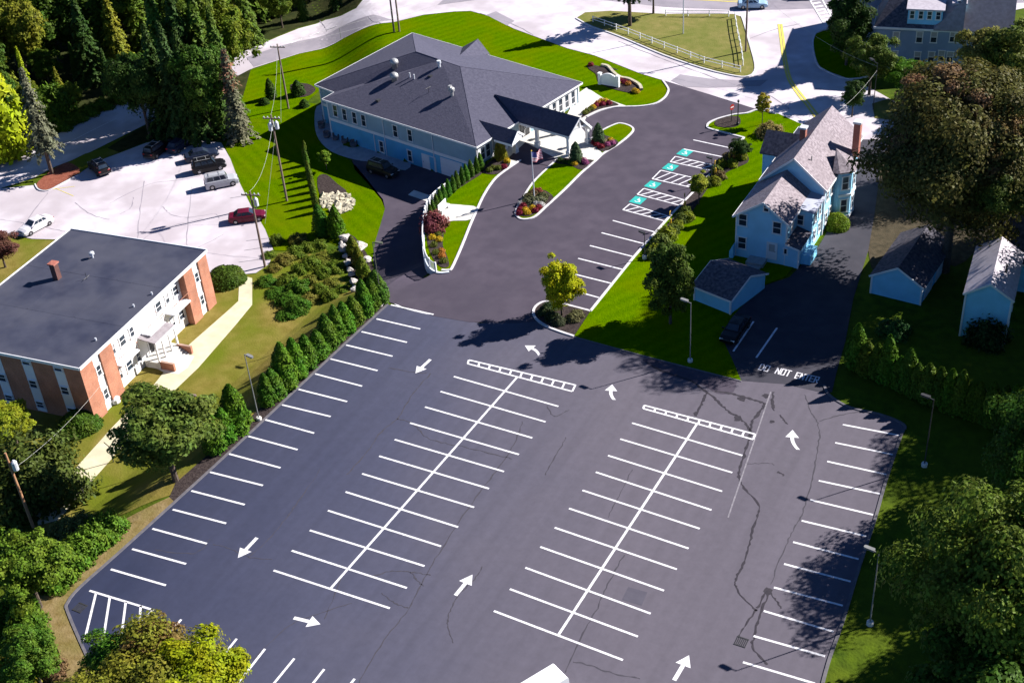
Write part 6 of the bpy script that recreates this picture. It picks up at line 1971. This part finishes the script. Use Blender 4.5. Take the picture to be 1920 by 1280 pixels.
blab = ['pale triangular boulder at the top of the boulder line', 'small boulder beside the topmost boulder', 'broad pale boulder second in the line', 'shaded squat boulder third in the line', 'lit boulder in the middle of the line', 'dark boulder below the middle of the line',
        'small lit boulder under the dark one', 'lit boulder near the lower end of line', 'last boulder at the bottom of the line', 'large pale slab boulder by the lawn edge', 'round pale boulder below the large slab', 'tiny shaded stone beside middle boulders', 'pale stone at the foot of the lamp by the drive', 'small stone above the last boulder',
        'pale stone at the west end of shaded arborvitae', 'second pale stone along the shaded arborvitae', 'third pale stone along the shaded arborvitae', 'pinkish stone halfway along the shaded arborvitae', 'stone under the eastern shaded arborvitae', 'last stone at the east end of shaded arborvitae']
for i, (px, py, r_) in enumerate(bl):
    p = fix(px, py, 'low') if px < 1000 else G(px, py)
    o = link('boulder', ROCK[i % 4])
    o.location = p + Vector((0, 0, r_ * 0.3))
    r_ *= 0.72
    o.scale = (r_, r_ * 0.8, r_ * 0.75)
    o.rotation_euler = (0, 0, _rr.uniform(0, 6.28))
    tag(o, blab[i], 'boulder', 'boulders')
rp = thing('riprap_pile', 'oval patch of cream coloured riprap stones on the west lawn', 'rocks', fix(629, 380, 'low'))
cen = ORIG[rp.name]
for k in range(110):
    a, q = _rr.uniform(0, 6.28), math.sqrt(_rr.uniform(0, 1))
    p = fix(629 + math.cos(a) * 31 * q + 3, 381 + math.sin(a) * 19 * q + 4 * math.cos(a) * q, 'low')
    s = _rr.uniform(0.28, 0.52)
    o = link('stone', ROCKL[k % 4], rp)
    o.location = p - cen + Vector((0, 0, s * 0.25))
    o.scale = (s * 1.25, s * .85, s * .8)
    o.rotation_euler = (_rr.uniform(-.3, .3), _rr.uniform(-.3, .3), _rr.uniform(0, 6.28))

# ================================================================ POLES, LAMPS, WIRES
def lamp(p, H, d, label, pole='lamp_grey', arm=0.9, base=True, r=0.05, lean=(0, 0)):
    t = thing('lamp_post', label, 'street lamp', p)
    p = Vector(p)
    top = p + Vector((lean[0], lean[1], H))
    if base:
        mb = MB(); mb.tube_z(p - Z * .3, [(0.27, 0), (0.27, 0.6), (0.24, 0.65)], 14); mb.build('footing', 'concrete', t)
    mb = MB(); mb.tube([p, top], [r * 1.25, r * 0.8], 8); mb.build('pole', pole, t)
    d = Vector((d[0], d[1], 0)).normalized()
    mb = MB(); mb.tube([top - Z * .05, top + d * arm * .5], 0.045, 6); mb.build('arm', pole, t)
    c = top + d * (arm * 0.5 + 0.3)
    s = Z.cross(d) * 0.8
    mb = MB()
    mb.prism([c + d * .42 + s * .13, c + d * .3 + s * .2, c - d * .38 + s * .2, c - d * .42 + s * .1, c - d * .42 - s * .1, c - d * .38 - s * .2, c + d * .3 - s * .2, c + d * .42 - s * .13], (0, 0, 0.16))
    hd = mb.build('lamp_head', pole, t)
    mb = MB(); mb.obox(c - Z * .02, d, s, Z, 0.26, 0.14, 0.02); mb.build('lens', 'lamp_glass', hd)
    return t
lamp(G(1631, 1170), 7.6, (-1, 0.15), 'lamp post on the right-hand grass beside the lower stalls')
lamp(G(1733, 873), 7.4, (-1, 0.2), 'lamp post in shade beside the upper right stalls', pole='dark_metal')
lamp(G(1294, 678), 7.05, (-1, 0.2), 'thin lamp post on the lawn corner below the shed')
lamp(fix(486, 787, 'low'), 7.9, (1, -0.2), 'tall lamp post in the hedge gap at the left side of lot')
lamp(fix(716, 572, 'low'), 8.0, (1, 0.1), 'dark lamp post on the lawn edge by the lower drive', pole='pole_green', base=False)
lamp(G(1209, 484, 0.1), 3.2, (-1, 0.3), 'short black lamp post by the plain stalls', pole='dark_metal', arm=0.2)
lamp(G(1334, 342, 0.1), 3.2, (-1, 0.3), 'short black lamp post by the accessible stalls', pole='dark_metal', arm=0.2)
lamp(T(1637, 206), 6.6, (-.7, .6), 'dark street light pole at the roadside verge', pole='dark_metal', arm=2.0, base=False)
lamp(fix(360, 785, 'low'), 3.0, (1, 0.3), 'short post with floodlight behind the grey-green tree', pole='pole_wood', arm=0.8, base=False, r=0.12)

def upole(p, H, label, arm_dir=None, trans=0, m='pole_wood', lean=(0, 0), name='utility_pole', r=0.16):
    p = Vector(p)
    t = thing(name, label, 'utility pole', p)
    top = p + Vector((lean[0], lean[1], H))
    mb = MB(); mb.tube([p - Z * .3, lerp(p, top, .5), top], [r, r * .85, r * .65], 9); mb.build('pole', m, t)
    if arm_dir:
        d = Vector((*arm_dir, 0)).normalized()
        c = top - Z * .5
        mb = MB(); mb.obox(c, d, Z.cross(d), Z, 1.15, 0.06, 0.07); a_ = mb.build('crossarm', m, t)
        for s in (-1.0, -.5, .5, 1.0):
            mb = MB(); mb.tube_z(c + d * s + Z * .06, [(0.05, 0), (0.09, .06), (0.06, .16), (0.08, .2)], 7); mb.build('insulator', 'insulator', a_)
    for k in range(trans):
        a = R(20 + 125 * k)
        c = top + Vector((math.cos(a) * .5, math.sin(a) * .5, -1.9))
        mb = MB(); mb.tube_z(c, [(0.2, -.05), (0.27, 0), (0.27, 0.85), (0.2, .95), (.06, 1.1)], 10); mb.build('transformer', 'insulator', t)
    return top
TOP1 = upole(fix(538, 377, 'low'), 12.3, 'utility pole with three transformers on the west lawn', (1, .3), 3)
TOP2 = upole(fix(497, 500, 'low'), 10.3, 'dark utility pole with transformer at the corner of the apartment lot', (1, .3), 1)
TOP3 = upole(fix(541, 204, 'up'), 10.2, 'utility pole on the upper lawn by the planting bed', (1, .3), 0)
TOP4 = upole(fix(739, 61, 'up'), 11, 'left one of two utility poles on lawn by road', (1, .3), 0)
TOP5 = upole(fix(749, 60, 'up'), 11, 'right one of two utility poles on lawn by road', None, 0)
TOP6 = upole(fix(66, 996, 'low'), 9.0, 'leaning orange-brown pole with transformer in the lower left shrubs', None, 1, 'orange_wood', lean=(-.6, 0.3))
TOP7 = upole(G(1398, 97), 11, 'utility pole at the east corner of the fenced island', (1, .3), 0)
TOP8 = upole(G(1281, 64), 11, 'pale pole standing on the traffic island grass', None, 0, 'insulator', r=0.1)
mb_ = None
tp = fix(640, 76, 'up')
t = thing('sign_post', 'thin sign post on the lawn edge by the upper road', 'post', tp)
mb = MB(); mb.tube([tp, tp + Z * 2.2], 0.05, 6); mb.build('post', 'grey_metal', t)
def wire(a, b, sag, label, m='wire', r=0.012):
    a, b = Vector(a), Vector(b)
    mb = MB()
    pts = [lerp(a, b, k / 14) - Z * (sag * 4 * (k / 14) * (1 - k / 14)) for k in range(15)]
    mb.tube(pts, r, 4)
    tag(mb.build('overhead_wire', m), label, 'wire', 'overhead wires')
wire(TOP1, TOP3, 1.2, 'overhead wire from the transformer pole to the upper lawn pole', 'pale_wire')
wire(TOP1 - Z * 1.2, TOP2, 1.5, 'overhead wire from the transformer pole to the apartment lot pole', 'pale_wire', 0.014)
wire(TOP3, TOP3 + Vector((24, 40, 3)), 1.0, 'overhead wire from the upper lawn pole across the road', 'pale_wire')
wire(TOP3 - Z * .6, TOP3 + Vector((27, 40, 2)), 1.0, 'lower overhead wire from the upper lawn pole across the road', 'pale_wire')
wire(TOP6 - Z * 2, fix(215, 790, 'low') + Z * 5, 0.6, 'service wire from the leaning pole to the brick block', 'pale_wire')
wire(TOP7 - Z * .3, G(1637, 206) + Z * 6.2, 1.5, 'overhead wire from the island pole to the street light', 'pale_wire')
wire(G(1637, 206) + Z * 5.6, Vector((18.5, 46, 7.5)), 1.0, 'service wire from the street light to the tall house', 'pale_wire')
for k, (pt, gd_) in enumerate([((TOP1 - Z * 3), fix(497, 420, 'low')), ((TOP3 - Z * 3), fix(527, 230, 'up'))]):
    wire(pt, gd_, 0, ['guy wire beside the transformer pole', 'guy wire beside the upper lawn pole'][k], 'pale_wire', 0.013)

# ================================================================ SIGNS, FLAG, BOLLARDS, FENCES, FURNITURE
def bollard(px, py, label):
    p = v3(G(px, py), 0.1)
    t = thing('bollard', label, 'bollard', p, 'yellow bollards at the accessible stalls')
    mb = MB(); mb.tube_z(p - Z * .2, [(0.13, 0), (0.13, 1.25), (0.1, 1.36), (0.04, 1.4)], 10); mb.build('sleeve', 'yellow_plastic', t)
    mb = MB(); mb.tube([p + Z * 1.1, p + Z * 2.1], 0.03, 5); mb.build('sign_post', 'grey_metal', t)
    mb = MB(); mb.obox(p + Z * 1.95 + Vector((-.04, 0, 0)), (0, 1, 0), (0, 0, 1), (1, 0, 0), 0.16, 0.24, 0.012); mb.build('sign_plate', 'yellow_plastic', t)
bollard(1257, 428, 'yellow bollard nearest the plain stalls')
bollard(1284, 394, 'second yellow bollard from the plain stalls')
bollard(1341, 332, 'third yellow bollard from the plain stalls')
bollard(1367, 304, 'yellow bollard nearest the street')
# flagpole
fp = v3(G(1002, 374), 0.14)
t = thing('flagpole', 'white flagpole with striped flag on the entrance island', 'flagpole', fp)
mb = MB(); mb.tube([fp, fp + Z * 6.4], [0.09, 0.05], 10); mb.build('pole', 'insulator', t)
mb = MB(); mb.tube_z(fp + Z * 6.38, [(0.03, 0), (0.1, .08), (0.1, .14), (0.03, .22)], 8); mb.build('finial', 'yellow_plastic', t)
mb = MB()
NX, NY = 12, 13
fd = Vector((0.25, 0.97, 0)).normalized()
fs = Vector((-fd.y, fd.x, 0))
def fpt(i, j):
    x, y = i / NX, j / NY
    return fp + Z * (6.2 - y * 1.3 - x * 0.35 - 0.15 * x * math.sin(x * 5)) + fd * (0.08 + x * 1.75) + fs * (0.14 * math.sin(x * 9 + y * 2))
for i in range(NX):
    for j in range(NY):
        mb.face(fpt(i, j), fpt(i + 1, j), fpt(i + 1, j + 1), fpt(i, j + 1), mi=2 if (i < NX * .4 and j < 7) else (j % 2))
mb.build('flag', ['flag_red', 'flag_white', 'flag_blue'], t)
# monument sign
m0, m1 = G(1122, 158), G(1162, 165)
d = (m1 - m0).normalized(); n = Vector((-d.y, d.x, 0)); w = 3.1; c0 = (m0 + m1) / 2
t = thing('monument_sign', 'white monument sign with curved top in the lawn flower bed', 'sign', c0)
prof = []
for k in range(13):
    x = -w / 2 + .25 + (w - .5) * k / 12
    prof.append(c0 + d * x + Z * (1.55 + 0.38 * math.cos(x / (w / 2) * 2.2)))
mb = MB(); mb.prism([c0 - d * (w / 2 - .25) + Z * .1 - n * .12] + [q - n * .12 for q in prof] + [c0 + d * (w / 2 - .25) + Z * .1 - n * .12], n * .24); mb.build('panel', 'trim', t)
for s in (-1, 1):
    mb = MB(); mb.obox(c0 + d * s * (w / 2 - .1) + Z * .8, d, n, Z, 0.2, 0.22, 0.9); mb.obox(c0 + d * s * (w / 2 - .1) + Z * 1.75, d, n, Z, 0.26, 0.28, 0.06); mb.build('pier', 'trim', t)
# low white stone edging round the sign bed
e = thing('bed_edging', 'pale curved stone edging round the monument sign bed', 'edging', G(1165, 140))
o = kerb([(1128, 124), (1140, 127), (1150, 138), (1162, 147), (1180, 151), (1198, 161), (1203, 170)], 'flat', 0.25, 0.35, 'limestone', parent=e, name='edging_stone')
# entry sign and post
p = v3(G(1371, 229), 0.08)
t = thing('traffic_sign', 'round red and white traffic sign at the drive entrance', 'sign', p)
mb = MB(); mb.tube([p, p + Z * 2.3], 0.05, 6); mb.build('post', 'dark_metal', t)
dv = (CAM_O - p); dv = Vector((1, -.4, 0)).normalized(); sv = Z.cross(dv)
def disc(c, r, dd, seg=20):
    return [c + (sv * math.cos(2 * math.pi * k / seg) + Z * math.sin(2 * math.pi * k / seg)) * r + dd for k in range(seg)]
mb = MB(); mb.prism(disc(p + Z * 2.1, 0.42, dv * .06), dv * .03); pl = mb.build('plate', 'red_sign', t)
mb = MB(); mb.obox(p + Z * 2.1 + dv * .1, sv, Z, dv, 0.28, 0.075, 0.006); mb.build('white_bar', 'white_paint', pl)
p = v3(G(1383, 235), 0.08)
t = thing('lamp_post', 'plain black post beside the round traffic sign', 'post', p)
mb = MB(); mb.tube([p, p + Z * 3.2], [0.1, 0.06], 8); mb.tube_z(p, [(0.2, 0), (0.2, .3), (0.12, .4)], 8); mb.build('pole', 'dark_metal', t)
mb = MB(); mb.tube_z(p + Z * 3.2, [(0.06, 0), (0.15, .08), (0.15, .3), (0.05, .4)], 8); mb.build('lantern', 'dark_metal', t)
# bench on the lawn terrace
p = v3(G(833, 396), 0.1)
t = thing('garden_bench', 'white stone bench on the lawn terrace', 'bench', p)
bd = (G(842, 386) - G(824, 404)).normalized(); bn = Z.cross(bd)
mb = MB(); mb.obox(p + Z * .45, bd, bn, Z, 1.0, 0.26, 0.05); mb.build('seat', 'trim', t)
mb = MB(); mb.obox(p + Z * .85 + bn * .24, bd, bn, Z, 1.0, 0.04, 0.3); mb.build('backrest', 'trim', t)
for s in (-.8, .8):
    mb = MB(); mb.obox(p + bd * s + Z * .2, bd, bn, Z, 0.08, 0.24, 0.2); mb.build('leg', 'trim', t)
# white rail fence on the traffic island: each run a fence with posts and rails
def rail_fence(pts, label, nn):
    w_ = [G(a, b) for a, b in pts]
    t = thing('rail_fence', label, 'fence', w_[0], 'island rail fence')
    tot = []
    for a, b in zip(w_, w_[1:]):
        k_ = max(1, round((b - a).length / 3.0))
        tot += [lerp(a, b, i / k_) for i in range(k_)]
    tot.append(w_[-1])
    for q in tot:
        mb = MB(); mb.box(q.x - .06, q.x + .06, q.y - .06, q.y + .06, 0, 1.05); mb.build('post', 'trim', t)
    for a, b in zip(tot, tot[1:]):
        for z_ in (0.5, 0.95):
            d_ = (b - a).normalized()
            mb = MB(); mb.obox((a + b) / 2 + Z * z_, d_, Z.cross(d_), Z, (b - a).length / 2 - .07, 0.025, 0.045); mb.build('rail', 'trim', t)
rail_fence([(1112, 42), (1178, 65), (1245, 91), (1320, 119), (1388, 136)], 'white rail fence on the drive side of the traffic island', 9)
rail_fence([(1393, 124), (1390, 100), (1382, 62), (1378, 35)], 'white rail fence on the street corner of the traffic island', 4)
rail_fence([(1248, 30), (1290, 31), (1330, 31), (1366, 32)], 'white rail fence along the main road side of island', 4)
# patio armchairs by the hall
for i, (px, py) in enumerate([(613, 258), (630, 262), (647, 268), (663, 275), (603, 240), (612, 228)]):
    p = fix(px, py, 'low') + Z * .05
    t = thing('patio_chair', f'{ORD[i]} round wicker chair from the front on the shaded patio' if i < 4 else f'{["nearer", "farther"][i - 4]} wicker chair at the far corner of the shaded patio', 'chair', p, 'patio chairs')
    mb = MB(); mb.tube_z(p, [(0.42, 0.0), (0.5, .4), (0.48, .45)], 12); mb.build('seat', 'wicker', t)
    mb = MB()
    for k in range(9):
        a0, a1 = R(-20 + k * 22), R(2 + k * 22)
        for r0, r1 in ((0.5, 0.58),):
            pts = [p + Vector((math.cos(a) * r, math.sin(a) * r, .3)) for a, r in ((a0, r0), (a1, r0), (a1, r1), (a0, r1))]
            mb.prism(pts, (0, 0, 0.55))
    mb.build('backrest', 'wicker', t)
# gas can like white tank by the brick block
p = fix(218, 755, 'low')
t = thing('propane_tank', 'white tank at the foot of the brick pier', 'tank', p)
mb = MB(); mb.tube_z(p, [(0.35, 0), (0.5, .15), (0.5, .6), (0.3, .8), (0.1, .85)], 12); mb.build('shell', 'trim', t)
mb = MB(); mb.tube_z(p + Z * .82, [(0.12, 0), (0.12, .15)], 8); mb.build('valve_collar', 'grey_metal', t)
# frames along the apartment walk
for i, (px, py) in enumerate([(213, 866), (160, 935), (108, 962)]):
    p = fix(px, py, 'low')
    t = thing('clothes_post', f'{ORD[i]} dark T-shaped clothes post from the top along the shaded walk', 'post', p, 'clothes posts')
    mb = MB(); mb.tube([p, p + Z * 2.0], 0.05, 6); mb.build('post', 'dark_metal', t)
    mb = MB(); mb.tube([p + Z * 2.0 - Vector((.9, -.3, 0)), p + Z * 2.0 + Vector((.9, -.3, 0))], 0.05, 6); mb.build('crossbar', 'dark_metal', t)

# ================================================================ VEHICLES (front along +X)
def wheel(parent, x, y, r):
    s = 1 if y > 0 else -1
    mb = MB()
    seg = 16
    prof = [(r * .6, -.1), (r * .95, -.1), (r, -.06), (r, .06), (r * .95, .1), (r * .6, .1)]
    ring = []
    for rr_, yy in prof:
        i = len(mb.v)
        for q in range(seg):
            a = 2 * math.pi * q / seg
            mb.v.append(Vector((x + rr_ * math.cos(a), y + yy, r + rr_ * math.sin(a))))
        ring.append(i)
    for k in range(len(ring) - 1):
        for q in range(seg):
            mb.f.append((ring[k] + q, ring[k] + (q + 1) % seg, ring[k + 1] + (q + 1) % seg, ring[k + 1] + q)); mb.m.append(0)
    w_ = mb.build('wheel', 'rubber', parent)
    mb = MB()
    for q in range(5):
        a = 2 * math.pi * q / 5
        mb.face(*[Vector((x + rr_ * math.cos(b), y + s * .07, r + rr_ * math.sin(b))) for rr_, b in ((0.02, a - .5), (r * .62, a - .28), (r * .62, a + .28), (0.02, a + .5))])
    mb.face(*[Vector((x + r * .62 * math.cos(b), y + s * .04, r + r * .62 * math.sin(b))) for b in [2 * math.pi * k / 16 for k in range(16)]])
    mb.build('rim', 'rim', w_)

CARS = {}
def car_proto(kind):
    P_ = dict(sedan=dict(L=4.7, W=1.82, hood=.92, belt=.98, tail=1.02, roof=1.44, c=(1.05, .30, -1.05, -1.75), r=.32),
              suv=dict(L=4.6, W=1.88, hood=1.08, belt=1.12, tail=1.12, roof=1.76, c=(1.0, .5, -2.0, -2.2), r=.37),
              jeep=dict(L=4.5, W=1.86, hood=1.12, belt=1.16, tail=1.16, roof=1.84, c=(.95, .62, -2.05, -2.2), r=.38),
              hatch=dict(L=4.2, W=1.76, hood=.94, belt=1.0, tail=1.02, roof=1.50, c=(1.05, .3, -1.35, -1.95), r=.31))[kind]
    L, W, c, r = P_['L'], P_['W'], P_['c'], P_['r']
    root = thing('car', 'car', 'car')
    hx, tx = L / 2, -L / 2
    st = [(hx, .78, .38, .62), (hx - .12, .9, .26, .80 * P_['hood']), (hx - .5, .98, .22, .93 * P_['hood']), (c[0] + .1, 1, .2, P_['hood']), (c[0] - .1, 1, .2, P_['belt']), (0, 1, .2, P_['belt']), (c[3] + .25, 1, .2, P_['belt'] + .02), (c[3] - .02, .99, .22, P_['tail']), (tx + .15, .94, .26, P_['tail'] * .98), (tx, .84, .4, P_['tail'] * .86)]
    mb = MB()
    rows_ = []
    for x, wf, zb, zs in st:
        w_ = W / 2 * wf
        zm = zb + (zs - zb) * .55
        rows_.append([Vector((x, -w_ * .96, zb)), Vector((x, -w_, zm)), Vector((x, -w_ * .93, zs - .04)), Vector((x, -w_ * .84, zs)), Vector((x, 0, zs + .035)), Vector((x, w_ * .84, zs)), Vector((x, w_ * .93, zs - .04)), Vector((x, w_, zm)), Vector((x, w_ * .96, zb))])
    for a, b in zip(rows_, rows_[1:]):
        for k in range(8):
            mb.face(a[k], a[k + 1], b[k + 1], b[k])
    mb.face(*rows_[0]); mb.face(*rows_[-1])
    bd_ = mb.build('body', 'car_paint', root)
    zb, zr = P_['belt'] - .02, P_['roof']
    wb2, wt2 = W / 2 * .90, W / 2 * .72
    lo = [(c[0], -wb2 * .92), (c[0], wb2 * .92), (c[3], wb2 * .92), (c[3], -wb2 * .92)]
    hi_ = [(c[1], -wt2 * .95), (c[1], wt2 * .95), (c[2], wt2 * .95), (c[2], -wt2 * .95)]
    LO = [Vector((x, y, zb)) for x, y in lo]; HI = [Vector((x, y, zr)) for x, y in hi_]
    mb = MB()
    mx = (c[1] + c[2]) / 2
    crown_ = Vector((mx, 0, zr + .06))
    for k in range(4):
        mb.face(LO[k], LO[(k + 1) % 4], HI[(k + 1) % 4], HI[k])
        mb.face(HI[k], HI[(k + 1) % 4], crown_)
    mb.build('cabin', 'car_paint', root)
    def pane(name, a, b, c_, d_, i0, i1, j0, j1):
        def bl_(s, t_): return lerp(lerp(a, b, s), lerp(d_, c_, s), t_)
        q = [bl_(i0, j0), bl_(i1, j0), bl_(i1, j1), bl_(i0, j1)]
        n_ = (q[1] - q[0]).cross(q[3] - q[0]).normalized()
        if n_.dot((q[0] + q[2]) / 2 - Vector((mx, 0, zb))) < 0: n_ = -n_
        mb = MB(); mb.prism([p_ + n_ * .004 for p_ in q], n_ * .012); mb.build(name, 'glass', root)
    pane('windshield', LO[0], LO[1], HI[1], HI[0], .06, .94, .12, .92)
    pane('rear_window', LO[2], LO[3], HI[3], HI[2], .08, .92, .2, .9)
    for (a, b, c_, d_) in ((LO[1], LO[2], HI[2], HI[1]), (LO[3], LO[0], HI[0], HI[3])):
        for i0, i1 in ((.1, .36), (.40, .66), (.70, .92)):
            pane('side_window', a, b, c_, d_, i0, i1, .14, .88)
    for x in (hx - .88, tx + .85):
        for y in (-1, 1):
            wheel(root, x, y * (W / 2 - .06), r)
    for y in (-1, 1):
        mb = MB(); mb.obox((hx - .10, y * W * .33, .68 * P_['hood']), (1, 0, 0), (0, 1, 0), (0, 0, 1), .07, .2, .07); mb.build('headlight', 'lamp_glass', root)
        mb = MB(); mb.obox((tx + .04, y * W * .35, .78 * P_['tail']), (1, 0, 0), (0, 1, 0), (0, 0, 1), .05, .16, .08); mb.build('taillight', 'tail_glass', root)
        mb = MB(); mb.obox((c[0] - .15, y * (W / 2 + .08), P_['belt'] + .06), (1, 0, 0), (0, 1, 0), (0, 0, 1), .06, .1, .07); mb.build('mirror', 'car_paint', root)
    mb = MB(); mb.box(hx - .03, hx + .05, -W * .40, W * .40, .36, .52); mb.build('bumper', 'dark_metal' if kind in ('suv', 'jeep') else 'car_paint', root)
    mb = MB(); mb.box(tx - .05, tx + .03, -W * .40, W * .40, .4, .58); mb.build('bumper', 'dark_metal' if kind in ('suv', 'jeep') else 'car_paint', root)
    mb = MB(); mb.box(hx - .02, hx + .03, -W * .22, W * .22, .56, .74 * P_['hood']); mb.build('grille', 'dark_metal', root)
    if kind in ('suv', 'jeep'):
        for y in (-1, 1):
            mb = MB(); mb.tube([(c[1] - .2, y * wt2 * .82, zr + .12), (c[2] + .2, y * wt2 * .82, zr + .12)], .03, 6); mb.build('roof_rail', 'grey_metal', root)
        for x in (c[1] - .7, c[2] + .6):
            mb = MB(); mb.tube([(x, -wt2 * .82, zr + .13), (x, wt2 * .82, zr + .13)], .03, 6); mb.build('roof_rail', 'grey_metal', root)
    CARS[kind] = root
    return root
def put_car(kind, tail_px, nose_px, mode, label, color, group='parked cars'):
    if kind not in CARS: car_proto(kind)
    a, b = fix(*tail_px, mode), fix(*nose_px, mode)
    c = (a + b) / 2
    cols = {'body': color, 'cabin': color, 'mirror': color, 'bumper': color}
    o = copy_tree(CARS[kind], (c.x, c.y, h(c.x, c.y) + .04 if mode != 'flat' else .045), math.atan2(b.y - a.y, b.x - a.x), 1.0, label, group, cols)
    return o
BK, WHT, SIL, RED, NAVY = (0.006, 0.006, 0.008), (0.62, 0.60, 0.62), (0.36, 0.37, 0.40), (0.11, 0.006, 0.022), (0.015, 0.022, 0.045)
put_car('sedan', (99, 413), (38, 446), 'low', 'white sedan with dark windshield parked by the brick block lawn', WHT)
put_car('suv', (197, 330), (178, 312), 'low', 'dark suv with roof rack beside the red mulch island', BK)
put_car('jeep', (388, 354), (446, 342), 'low', 'boxy silver suv nosed into the west lawn', SIL)
put_car('suv', (362, 325), (424, 312), 'low', 'black suv parked next to the silver suv', BK)
put_car('sedan', (350, 304), (408, 291), 'low', 'dark sedan half in shade beyond the black suv', NAVY)
put_car('hatch', (325, 288), (350, 270), 'low', 'dark car in deep shade under the grove', NAVY)
put_car('suv', (286, 296), (308, 280), 'low', 'black suv in deep shade at the grove edge', BK)
put_car('sedan', (430, 417), (500, 408), 'low', 'dark red sedan in front of the utility pole', RED)
put_car('suv', (694, 318), (745, 334), 'low', 'black suv with light roof rack in the shaded lower yard', BK)
put_car('sedan', (1394, 604), (1362, 648), 'flat', 'dark sedan in shade beside the painted stall line', BK)
put_car('sedan', (1386, 15), (1436, 14), 'flat', 'white and blue sedan on the main road', (0.30, 0.45, 0.6), 'cars on the road')
put_car('sedan', (1530, -4), (1478, -4), 'flat', 'dark car at the top edge on the main road', BK, 'cars on the road')
for r_ in CARS.values():
    drop(r_)
# white van cut by the lower frame edge
va, vb, vc = G(1040, 1241, 2.3), G(1067, 1268, 2.3), G(1013, 1279, 2.3)
e1 = (vb - va); e1.z = 0; wv_ = e1.length; e1.normalize()
e2 = Vector((e1.y, -e1.x, 0))
if e2.dot(vc - va) < 0: e2 = -e2
cv = (va + vb) / 2
vt = thing('cargo_van', 'white cargo van cut off by the bottom edge of the photo', 'van', v3(cv + e2 * 2.5, 0))
def vq(s, d_, z_): return v3(cv + e1 * s + e2 * d_, z_)
W2 = wv_ / 2
mb = MB()
prof = [(0.0, .35), (-.02, 1.2), (.03, 2.1), (.15, 2.3), (3.6, 2.32), (4.1, 2.1), (4.7, 1.35), (5.4, 1.1), (5.55, .7), (5.5, .35)]
mb.prism([vq(-W2, d_, z_) for d_, z_ in prof], e1 * wv_)
mb.build('body', 'trim', vt)
mb = MB(); mb.prism([vq(-W2 * .8, 4.14, 2.06), vq(W2 * .8, 4.14, 2.06), vq(W2 * .88, 4.72, 1.36), vq(-W2 * .88, 4.72, 1.36)], e2 * .02 + Z * .02); mb.build('windshield', 'glass', vt)
for s in (-1, 1):
    mb = MB(); mb.obox(vq(s * (W2 + .18), 4.3, 1.5), e1, e2, Z, .16, .06, .16); mb.build('mirror', 'trim', vt)
    for d_ in (.9, 4.6):
        mb = MB()
        c_ = vq(s * (W2 - .1), d_, .36)
        mb.tube([c_ - e1 * .12, c_ + e1 * .12], .36, 14); mb.build('wheel', 'rubber', vt)
    mb = MB(); mb.obox(vq(s * W2 * .5, -.03, 1.6), e1, Z, e2, W2 * .34, .3, .015); mb.build('rear_window', 'glass', vt)
